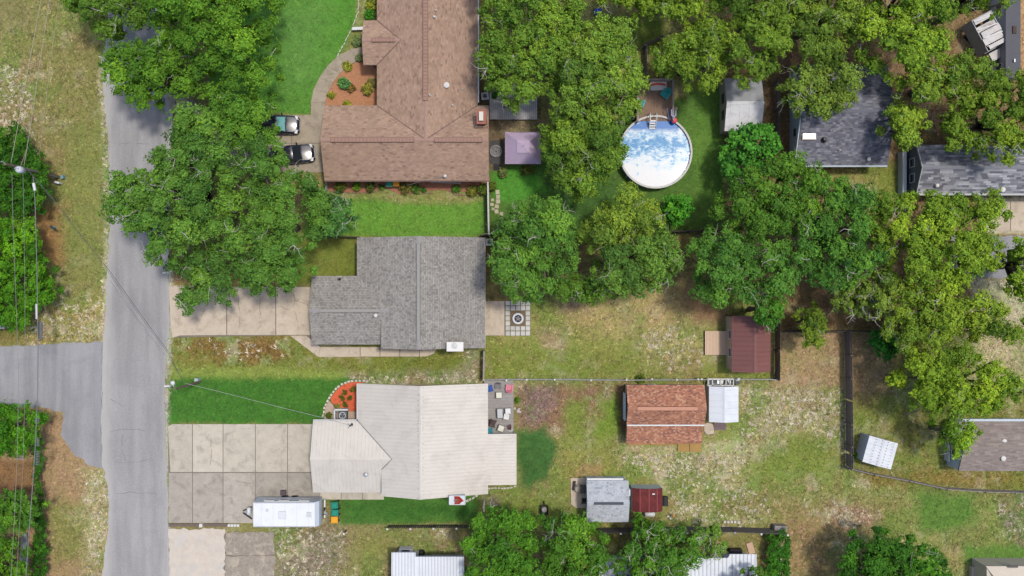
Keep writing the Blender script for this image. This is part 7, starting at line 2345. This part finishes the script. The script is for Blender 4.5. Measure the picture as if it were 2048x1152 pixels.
mb = MB(); mb.lathe(p[0], p[1], [(0.2, 0), (0.23, 0.1), (0.23, 0.32), (0.12, 0.42), (0.0, 0.43)], 14); tag(mb.build('gas_cylinder', M('cylinder_grey', (150, 152, 150), 0.5, 0.15), None, (p[0], p[1], 0), smooth=True), 'round grey cylinder beside the wheeled carts', 'cylinder')


# ------------------------------------------------------------------ wheeled carts
def cart(label, px, py, rz, lid, body_c=(44, 70, 66)):
    root = thing('trash_cart', label, 'trash can', (0, 0, 0), 'wheeled carts')
    mb = MB()
    vs = [(-.24, -.24, .08), (.24, -.24, .08), (.24, .24, .08), (-.24, .24, .08), (-.3, -.32, .95), (.3, -.32, .95), (.3, .3, .95), (-.3, .3, .95)]
    mb.add(vs, [(3, 2, 1, 0), (0, 1, 5, 4), (1, 2, 6, 5), (2, 3, 7, 6), (3, 0, 4, 7)])
    mb.build('bin', M('cart_%d_%d_%d' % body_c, body_c, 0.6, 0.1), root)
    mb = MB(); mb.box(0, -0.02, 0.95, 0.66, 0.7, 0.06, 0, None, 0.94); mb.box(0, -0.03, 1.01, 0.5, 0.5, 0.05, 0, None, 0.8)
    l_ = mb.build('lid', lid, root)
    mb = MB(); mb.bar((-.28, .38, .98), (.28, .38, .98), 0.05, 0.05); mb.build('handle', dark_metal, root)
    for s in (-1, 1):
        mb = MB(); mb.tube([(s * .24, .27, .12), (s * .31, .27, .12)], 0.12, 12); mb.build('wheel', M('tyre', (36, 36, 38), 0.9, 0.15), root)
    p = W(px, py, 1.0)
    root.location = (p[0], p[1], 0)
    root.rotation_euler = (0, 0, rz)
    return root


glid = M('lid_green', (26, 142, 118), 0.45, 0.1, 4)
ylid = M('lid_yellow', (244, 170, 40), 0.45, 0.1, 4)
cart('green lidded cart below the eave of the brown roof', 778, 366, 0, glid)
cart('yellow lidded cart below the eave of the brown roof', 792, 365, 0, ylid, (70, 66, 60))
cart('upper green lidded cart behind the camper trailer', 669, 1011, -1.5, glid)
cart('lower green lidded cart behind the camper trailer', 670, 1026, -1.62, glid)
cart('yellow lidded cart behind the camper trailer', 669, 1040, -1.57, ylid, (70, 66, 60))

# ------------------------------------------------------------------ wrecked camper truck in the upper right
ct = thing('wrecked_camper', 'wrecked white camper truck under the trees in the upper right', 'camper', W(1962, 92))
ang = math.radians(-62)


def R2(dx, dy, z, o=W(1962, 92)):
    c, s = math.cos(ang), math.sin(ang)
    return (o[0] + dx * c - dy * s, o[1] + dx * s + dy * c, z)


def rbox(mb, dx, dy, z, sx, sy, sz, taper=1.0):
    p = R2(dx, dy, z)
    mb.box(p[0], p[1], z, sx, sy, sz, ang, None, taper)


cw = M('camper_white_dirty', (212, 208, 204), 0.7, 0.25, 2, 0, 0.1, (120, 96, 84), 0.7, 0.9)
mb = MB()
for dy in (-1.05, 1.05):
    rbox(mb, -0.9, dy, 0.4, 3.4, 0.08, 1.9)
rbox(mb, -2.6, 0, 0.4, 0.08, 2.1, 1.9); rbox(mb, 0.8, 0, 0.4, 0.08, 2.1, 1.2)
mb.build('box_wall', M('camper_wall_grey', (176, 180, 182), 0.7, 0.2, 2), ct)
for k, (dx, sx) in enumerate(((-2.3, 0.5), (-1.5, 0.55), (-0.85, 0.6), (-0.15, 0.7), (0.5, 0.4))):
    mb = MB(); rbox(mb, dx, 0.1 * (-1) ** k, 2.2 + 0.06 * k, sx, 2.0, 0.06); mb.build('roof_sheet', cw, ct)
mb = MB()
for k in range(4):
    a, b = R2(-2.4 + k * 0.9, -1.0, 2.42), R2(-2.1 + k * 0.9, 1.0, 2.46)
    mb.bar(a, b, 0.08, 0.08)
mb.build('roof_rib', white_trim, ct)
mb = MB(); rbox(mb, 1.45, 0, 0.45, 1.0, 1.8, 1.3, 0.85); mb.build('cab', cw, ct)
mb = MB(); rbox(mb, 2.02, 0, 1.15, 0.3, 1.55, 0.35, 0.8); mb.build('windshield', M('car_glass', (40, 48, 54), 0.05, 0.1), ct)
mb = MB(); rbox(mb, 2.5, 0, 0.4, 1.1, 1.8, 0.65, 0.9); mb.build('hood', cw, ct)
for dx in (-1.4, 2.3):
    for dy in (-0.95, 0.95):
        a, b = R2(dx, dy - 0.12, 0.38), R2(dx, dy + 0.12, 0.38)
        mb = MB(); mb.tube([a, b], 0.38, 14); mb.build('wheel', M('tyre', (36, 36, 38), 0.9, 0.15), ct)
pp = thing('pipe_rack', 'thin pale pipes lying beside the long flat roofed building', 'pipes', W(2000, 90))
for k, (xa, ya, xb, yb) in enumerate(((1996, 20, 1998, 100), (2000, 30, 2001, 150), (1993, 118, 1996, 158))):
    mb = MB(); mb.tube([W(xa, ya, 0.3), W(xb, yb, 0.3)], 0.06, 6); mb.build('pipe', galv, pp)

# ------------------------------------------------------------------ poles and wires
polem = M('pole_wood', (128, 112, 98), 0.9, 0.3, 4)
cable = M('cable_grey', (150, 150, 146), 0.6, 0.1)
cable_d = M('cable_black', (92, 92, 94), 0.7, 0.1)
up = thing('utility_pole', 'wooden utility pole with a silver transformer at the left edge', 'pole', W(117, 354))
b0 = W(117, 354)
mb = MB(); mb.tube([(b0[0], b0[1], -0.2), (b0[0], b0[1], 9.0)], [0.18, 0.12], 10); mb.build('shaft', polem, up)
tp = W(37, 338, 7.6)
mb = MB(); mb.lathe(tp[0] + 0.05, tp[1] - 0.05, [(0.1, 6.9), (0.3, 6.95), (0.32, 7.7), (0.2, 7.85), (0.0, 7.88)], 16); tf = mb.build('transformer', M('transformer_silver', (206, 212, 220), 0.4, 0.1), up, smooth=True)
mb = MB()
for k in (-.12, .12):
    mb.lathe(tp[0] + 0.05 + k, tp[1], [(0.05, 7.85), (0.06, 8.0), (0.03, 8.1)], 8)
mb.build('bushing', M('ceramic', (220, 220, 216), 0.3, 0.05), tf)
mb = MB(); mb.bar((b0[0], b0[1], 7.5), (tp[0], tp[1], 7.4), 0.08, 0.1); mb.build('bracket', galv, up)
mb = MB(); mb.tube([(b0[0], b0[1], 8.6), (b0[0] - 0.2, b0[1] + 0.2, 9.1), (b0[0] - 0.4, b0[1] + 0.15, 9.0)], [0.05, 0.06, 0.03], 6); mb.build('insulator', galv, up)
ar = W(80, 300, 5.6)
mb = MB(); mb.bar((b0[0], b0[1], 6.6), (b0[0] + 0.7, b0[1] + 1.9, 6.6), 0.08, 0.1); mb.build('arm', polem, up)
mb = MB(); mb.tube([(b0[0] + 0.16, b0[1] - 0.05, 0), (b0[0] + 0.14, b0[1] - 0.05, 7.0)], 0.035, 6); mb.build('conduit', galv, up)
p = W(111, 364, 0.9); mb = MB(); mb.box(p[0], p[1], 0, 0.5, 0.2, 0.7, -0.25); tag(mb.build('cabinet', white_trim, None, (p[0], p[1], 0)), 'small white cabinet at the foot of the utility pole', 'cabinet')
p = W(122, 354, 0.4); mb = MB(); mb.box(p[0] + 0.1, p[1], 0, 0.3, 0.36, 0.45, 0.1, None, 0.9); tag(mb.build('junction_box', M('box_teal', (120, 160, 164), 0.6, 0.1), None, (p[0], p[1], 0)), 'small teal box at the foot of the utility pole', 'box')


def wire(label, pts, r=0.02, mat=cable, name='power_line'):
    """pts: (px, py, height) knots; sags are in the knots"""
    P = [Vector(W(*p)) for p in pts]
    Q = []
    for a, b in zip(P[:-1], P[1:]):
        for k in range(6):
            Q.append(a.lerp(b, k / 6))
    Q.append(P[-1])
    mb = MB(); mb.tube([tuple(q) for q in Q], r, 5)
    return tag(mb.build(name, mat, None, tuple(P[0]), smooth=True), label, 'wire')


wire('left wire running up from the utility pole', [(22, 326, 8.9), (36, 250, 8.8), (54, 150, 8.7), (82, 0, 8.7), (130, -260, 8.9)], 0.022, M('cable_tan', (176, 168, 150), 0.6, 0.1))
wire('second wire running up from the utility pole', [(48, 331, 7.4), (60, 260, 7.3), (76, 150, 7.2), (99, 0, 7.2), (140, -260, 7.4)], 0.022, M('cable_tan', (176, 168, 150), 0.6, 0.1))
wire('faint third wire running up from the arm of the utility pole', [(80, 302, 6.6), (92, 200, 6.5), (104, 100, 6.4), (118, 0, 6.4), (150, -260, 6.5)], 0.014, M('cable_tan', (176, 168, 150), 0.6, 0.1))
wire('thick cable running down the left verge from the utility pole', [(66, 352, 6.2), (70, 400, 6.0), (73, 500, 5.8), (75, 600, 5.7), (76, 700, 5.7), (75, 800, 5.7), (70, 900, 5.7), (63, 1000, 5.8), (52, 1150, 6.0), (40, 1350, 6.3)], 0.04, M('cable_grey2', (128, 130, 128), 0.6, 0.1))
wire('left thin wire running down over the feathery trees', [(24, 346, 7.4), (26, 450, 7.2), (32, 600, 7.1), (37, 750, 7.1), (35, 900, 7.1), (28, 1050, 7.2), (22, 1152, 7.3), (10, 1350, 7.5)], 0.018)
wire('right thin wire running down over the feathery trees', [(46, 344, 7.0), (48, 450, 6.8), (50, 600, 6.7), (50, 780, 6.7), (46, 930, 6.8), (36, 1100, 6.9), (24, 1350, 7.1)], 0.015)
wire('wire crossing the street from the utility pole to the street light', [(52, 335, 7.2), (110, 402, 6.9), (152, 457, 6.7), (224, 548, 6.5), (290, 640, 6.3), (336, 702, 6.2), (367, 766, 6.3)], 0.024, cable_d)
wire('twin wire crossing the street beside the first', [(52, 337, 7.0), (112, 408, 6.6), (226, 556, 6.2), (292, 648, 6.0), (334, 704, 5.9), (368, 767, 5.9)], 0.014, cable_d)
wire('twisted service cable from the street light to the pale metal roof', [(372, 767, 6.2), (430, 781, 5.4), (500, 799, 4.7), (570, 817, 4.1), (640, 834, 3.7), (698, 850, 3.7)], 0.019, M('cable_twist', (176, 178, 172), 0.6, 0.5, 3.0))
wire('cable end lying over the edge of the brown roof', [(890, 351, 3.4), (850, 360, 3.3), (815, 371, 2.0), (812, 374, 0.3)], 0.02, cable)
sl_ = thing('street_light', 'slim street light pole with a round white lamp beside the dark green lawn', 'street light', W(400, 763))
b0 = W(400, 763)
mb = MB(); mb.tube([(b0[0], b0[1], -0.1), (b0[0], b0[1], 6.4)], [0.14, 0.1], 10); mb.build('shaft', polem, sl_)
lt = W(345, 766, 6.3)
mb = MB(); mb.tube([(b0[0], b0[1], 6.1), ((b0[0] + lt[0]) / 2, (b0[1] + lt[1]) / 2, 6.4), (lt[0], lt[1], 6.35)], 0.04, 8); mb.build('arm', galv, sl_)
mb = MB(); mb.lathe(lt[0], lt[1], [(0.1, 6.1), (0.22, 6.2), (0.2, 6.34), (0.07, 6.45), (0.0, 6.46)], 16); mb.build('lamp_head', white_trim, sl_, smooth=True)
p = W(392, 760, 0.8); mb = MB(); mb.box(p[0], p[1], 0, 0.34, 0.3, 0.8); tag(mb.build('junction_box', M('box_ice', (176, 196, 194), 0.6, 0.1), None, (p[0], p[1], 0)), 'pale green utility box at the foot of the street light', 'box')


def mailbox(label, px, py, rz, boxm, postm):
    root = thing('mailbox', label, 'mailbox', (0, 0, 0))
    mb = MB(); mb.box(0.25, 0, 0, 0.1, 0.1, 1.05); mb.build('post', postm, root)
    mb = MB()
    n = 7
    vs = []
    for x in (-0.32, 0.22):
        vs += [(x, -0.1, 1.05)] + [(x, 0.1 * math.cos(a) * -1, 1.18 + 0.1 * math.sin(a)) for a in np.linspace(0, math.pi, n)] + [(x, 0.1, 1.05)]
    m_n = n + 2
    mb.add(vs, [tuple(range(m_n))[::-1], tuple(range(m_n, 2 * m_n))] + [(i, (i + 1) % m_n, m_n + (i + 1) % m_n, m_n + i) for i in range(m_n)])
    mb.build('box', boxm, root)
    mb = MB(); mb.box(0.0, 0.115, 1.15, 0.03, 0.02, 0.2); mb.build('flag', M('flag_red', (180, 50, 44), 0.6, 0.1), root)
    p = W(px, py, 1.1)
    root.location = (p[0], p[1], 0)
    root.rotation_euler = (0, 0, rz)


mailbox('white mailbox at the street corner of the dark green lawn', 336, 772, 0, white_trim, wood_grey)
mailbox('white mailbox at the street beside the tan driveway', 333, 545, 0.1, white_trim, wood_grey)
mailbox('dark mailbox on a pale post on the left verge', 105, 455, 2.6, M('mailbox_teal', (50, 74, 84), 0.5, 0.15), white_trim)
# coils of spare cable hung on the thick cable
for lb3, y0, y1, n_, z_ in (('long grey bundle of spare cable hung above the side street verge', 645, 677, 14, 5.5), ('short cable coil hung below the side street', 838, 845, 4, 5.5), ('middle cable coil hung over the left hedge', 877, 892, 6, 5.5), ('lower cable coils hung over the left hedge', 904, 930, 9, 5.5)):
    root = thing('cable_coil', lb3, 'cable', W(74, y0, z_))
    for k in range(n_):
        y = y0 + (y1 - y0) * k / max(1, n_ - 1)
        xx = 79 if y < 700 else 72.5
        p = W(xx, y, z_)
        mb = MB(); mb.tube([(p[0] + 0.2 * math.cos(a), p[1] + 0.05 * math.sin(a), z_ - 0.15 + 0.16 * math.sin(a)) for a in np.linspace(0, 6.283, 9)], 0.028, 4); mb.build('loop', M('cable_loop', (128, 130, 134), 0.7, 0.2), root)
p = W(74, 632, 5.7)
mb = MB(); mb.tube([W(73, 608, 5.7), W(73.5, 638, 5.7)], 0.1, 8); tag(mb.build('splice_case', M('splice_grey', (196, 198, 198), 0.5, 0.1), None, W(73, 608, 5.7)), 'pale splice case on the thick cable above the verge', 'splice case')
p = W(68, 372, 6.0)
mb = MB(); mb.tube([W(67, 366, 6.1), W(70, 381, 6.0)], 0.13, 8); tag(mb.build('splice_case', M('splice_white', (222, 224, 226), 0.5, 0.1), None, W(67, 366, 6.1)), 'white splice case just below the utility pole', 'splice case')
wd_ = thing('chain_gate', 'small metal frame gate at the left edge between the feathery trees', 'gate', W(40, 912))
mb = MB()
a, b = W(34, 910, 0.5), W(46, 910, 0.5)
mb.bar(a, b, 0.05, 0.05); mb.bar((a[0], a[1] - 0.4, 0.5), (b[0], b[1] - 0.4, 0.5), 0.05, 0.05); mb.bar(a, (a[0], a[1] - 0.4, 0.5), 0.05, 0.05); mb.bar(b, (b[0], b[1] - 0.4, 0.5), 0.05, 0.05)
mb.build('frame', galv, wd_)
mb = MB()
for k in range(5):
    mb.bar((a[0] + 0.1 * (k + 0.7), a[1], 0.49), (a[0] + 0.1 * (k + 0.7), a[1] - 0.4, 0.49), 0.015, 0.015)
mb.build('bars', galv, wd_)
for s in (a, b):
    mb = MB(); mb.box(s[0], s[1], 0, 0.06, 0.06, 0.48); mb.build('post', galv, wd_)

# ------------------------------------------------------------------ small things
bo = thing('jon_boat', 'grey metal boat under the hedge in the lower left', 'boat', W(54, 1096))
b0 = W(54, 1096)
mb = MB()
secs = []
for t in np.linspace(0, 1, 7):
    y = b0[1] - 1.6 + 3.2 * t
    w = 0.38 * (1 - 0.55 * max(0, t - 0.6) / 0.4)
    secs.append([(b0[0] - w, y, 0.55), (b0[0] - w * 0.8, y, 0.15 + 0.25 * max(0, t - 0.7)), (b0[0] + w * 0.8, y, 0.15 + 0.25 * max(0, t - 0.7)), (b0[0] + w, y, 0.55), (b0[0] + w * 0.9, y, 0.55), (b0[0] + w * 0.7, y, 0.2 + 0.25 * max(0, t - 0.7)), (b0[0] - w * 0.7, y, 0.2 + 0.25 * max(0, t - 0.7)), (b0[0] - w * 0.9, y, 0.55)])
loft(mb, secs); mb.build('hull', M('boat_grey', (182, 190, 194), 0.5, 0.15), bo)
mb = MB(); mb.box(b0[0] - 0.42, b0[1] + 0.1, 0.3, 0.06, 0.9, 0.2); mb.build('red_strip', M('boat_red', (170, 60, 56), 0.6, 0.1), bo)
for dy in (-0.8, 0.4):
    mb = MB(); mb.box(b0[0], b0[1] + dy, 0.42, 0.66, 0.22, 0.04); mb.build('bench', galv, bo)
p = W(0, 650, 2.0)
lt_ = thing('lean_to', 'edge of a grey ribbed lean-to roof at the left edge', 'shed', (p[0] - 1, p[1], 0))
mb = MB(); mb.box(p[0] - 0.9, p[1], 1.9, 2.6, 0.75, 0.08); dk_ = mb.build('roof', M('leanto_grey', (176, 184, 190), 0.5, 0.1), lt_)
mb = MB()
for k in range(9):
    mb.box(p[0] - 2.1 + k * 0.3, p[1], 1.98, 0.05, 0.75, 0.03)
mb.build('standing_ribs', M('leanto_grey', (176, 184, 190), 0.5, 0.1), dk_, kind='stuff')
for s in (-0.3, 0.3):
    mb = MB(); mb.box(p[0] + 0.2, p[1] + s, 0, 0.08, 0.08, 1.9); mb.build('post', wood_grey, lt_)
p = W(843, 1107, 0.3)
mb = MB(); mb.ring(p[0], p[1], 0.17, 0.34, 0.0, 0.2, 20); tag(mb.build('tyre', M('tyre', (36, 36, 38), 0.9, 0.15), None, (p[0], p[1], 0)), 'black tyre above the left white ribbed roof', 'tyre')
p = W(1501, 1096)
mb = MB(); mb.box(p[0], p[1], 0, 0.62, 1.15, 0.12, 0.3); tag(mb.build('plywood_board', M('board_peach', (206, 172, 146), 0.85, 0.12), None, (p[0], p[1], 0)), 'peach coloured board lying above the long white ribbed roof', 'board')
for k in range(5):
    p = W(1449 + k * 6.8, 1043 + (k > 3) * 1.0)
    mb = MB(); mb.box(p[0], p[1], 0, 0.28, 0.26, 0.2, random.uniform(-.1, .1), None, 0.9)
    tag(mb.build('concrete_block', stone_pale, None, (p[0], p[1], 0)), ['leftmost', 'second', 'middle', 'fourth', 'rightmost'][k] + ' pale block of five on the bottom board fence', 'block', 'pale blocks along the bottom fence')
p = W(1560, 1052)
mb = MB(); mb.box(p[0] - 0.2, p[1], 0.0, 1.3, 0.5, 0.9, -0.05, None, 0.95); tag(mb.build('brush_pile', M('debris_grey', (150, 144, 138), 0.95, 0.5, 6, 0, 0.4), None, (p[0], p[1], 0)), 'grey debris pile at the right end of the bottom board fence', 'debris')
p = W(1342, 1032)
dbp = thing('toy_pile', 'small pile of white and orange items below the rusted red shed', 'toys', p)
for k, (dx, dy, c) in enumerate(((0, 0, (220, 216, 210)), (.25, .1, (60, 60, 64)), (.5, .05, (226, 140, 90)), (.2, -.2, (200, 200, 200)))):
    mb = MB(); mb.box(p[0] + dx - 0.3, p[1] + dy, 0, 0.24, 0.18, 0.2, k * 0.7, None, 0.8); mb.build('item', M('toy_%d' % k, c, 0.6, 0.15), dbp)
p = W(1330, 1002, 0.4)
mb = MB(); mb.tube([(p[0], p[1] + 0.45, 0.4), (p[0], p[1] - 0.45, 0.4)], [0.3, 0.32], 12); tag(mb.build('drum', M('drum_black', (48, 50, 50), 0.7, 0.2), None, (p[0], p[1], 0)), 'black drum right of the rusted red shed', 'drum')
p = W(1088, 1016)
wb = thing('wheelbarrow', 'dark wheelbarrow with a grey load on the grass above the oaks', 'wheelbarrow', p)
mb = MB(); mb.add([(p[0] - .3, p[1] - .4, .3), (p[0] + .3, p[1] - .4, .3), (p[0] + .25, p[1] + .3, .3), (p[0] - .25, p[1] + .3, .3), (p[0] - .4, p[1] - .5, .62), (p[0] + .4, p[1] - .5, .62), (p[0] + .34, p[1] + .42, .62), (p[0] - .34, p[1] + .42, .62)], [(3, 2, 1, 0), (0, 1, 5, 4), (1, 2, 6, 5), (2, 3, 7, 6), (3, 0, 4, 7)]); mb.build('tray', dark_metal, wb)
mb = MB(); mb.tube([(p[0] - 0.04, p[1] + 0.55, 0.18), (p[0] + 0.04, p[1] + 0.55, 0.18)], 0.18, 12); mb.build('wheel', M('tyre', (36, 36, 38), 0.9, 0.15), wb)
for s in (-1, 1):
    mb = MB(); mb.bar((p[0] + s * 0.1, p[1] + 0.55, 0.2), (p[0] + s * 0.3, p[1] - 1.0, 0.6), 0.04, 0.04); mb.build('handle', polem, wb)
    mb = MB(); mb.bar((p[0] + s * 0.22, p[1] - 0.3, 0), (p[0] + s * 0.22, p[1] - 0.3, 0.4), 0.04, 0.04); mb.build('leg', dark_metal, wb)
mb = MB(); mb.lathe(p[0], p[1] - 0.05, [(0.3, 0.5), (0.22, 0.66), (0.0, 0.72)], 9); mb.build('load', M('rock_pale', (200, 190, 182), 0.9, 0.25, 5), wb)
p = W(1196, 22, 0.4)
mb = MB(); mb.box(p[0], p[1], 0, 0.8, 0.55, 0.5, 0.2, None, 0.8); tag(mb.build('tarp', M('tarp_blue', (40, 70, 190), 0.6, 0.2, 4), None, (p[0], p[1], 0)), 'blue tarp covered bundle in the shaded clearing at the top', 'tarp')
p = W(861, 364, 0.6)
bnch = thing('garden_bench', 'long pale garden bench against the lower wall of the brown house', 'bench', W(885, 365))
q = W(922, 366, 0.6)
mb = MB(); mb.bar((p[0], p[1], 0.5), (q[0], q[1], 0.5), 0.12, 0.05); mb.build('seat', M('bench_pale', (186, 178, 164), 0.8, 0.15), bnch)
for t in (0.05, 0.5, 0.95):
    mb = MB(); mb.box(p[0] + (q[0] - p[0]) * t, p[1], 0, 0.09, 0.12, 0.47); mb.build('leg', M('bench_pale', (186, 178, 164), 0.8, 0.15), bnch)
p = W(672, 355, 1.0)
mb = MB(); mb.lathe(p[0], p[1], [(0.2, 0), (0.24, 0.5), (0.25, 0.75), (0.12, 0.8), (0, 0.82)], 12); tag(mb.build('trash_barrel', M('barrel_blue_grey', (168, 180, 196), 0.5, 0.15), None, (p[0], p[1], 0), smooth=True), 'pale blue barrel at the left end of the brown house wall', 'barrel')
p = W(704, 57, 0.5)
bn2 = thing('garden_bench', 'white bench beside the porch gable at the top', 'bench', W(716, 56))
q = W(726, 56, 0.5)
mb = MB(); mb.bar((p[0], p[1], 0.45), (q[0], q[1], 0.45), 0.3, 0.05); mb.build('seat', white_trim, bn2)
for t in (0.1, 0.9):
    mb = MB(); mb.box(p[0] + (q[0] - p[0]) * t, p[1], 0, 0.06, 0.26, 0.42); mb.build('leg', white_trim, bn2)
p = W(573, 1046)
pp_ = thing('sign_post', 'short dark post standing above the dry grass behind the carts', 'post', W(694, 1058))
p = W(693, 1060)
mb = MB(); mb.tube([(p[0], p[1], 0), (p[0] + 0.0, p[1], 1.3)], [0.06, 0.05], 8); mb.build('post', dark_metal, pp_)
mb = MB(); mb.lathe(p[0], p[1], [(0.09, 1.3), (0.1, 1.36), (0.0, 1.4)], 10); mb.build('post_cap', capwhite, pp_)
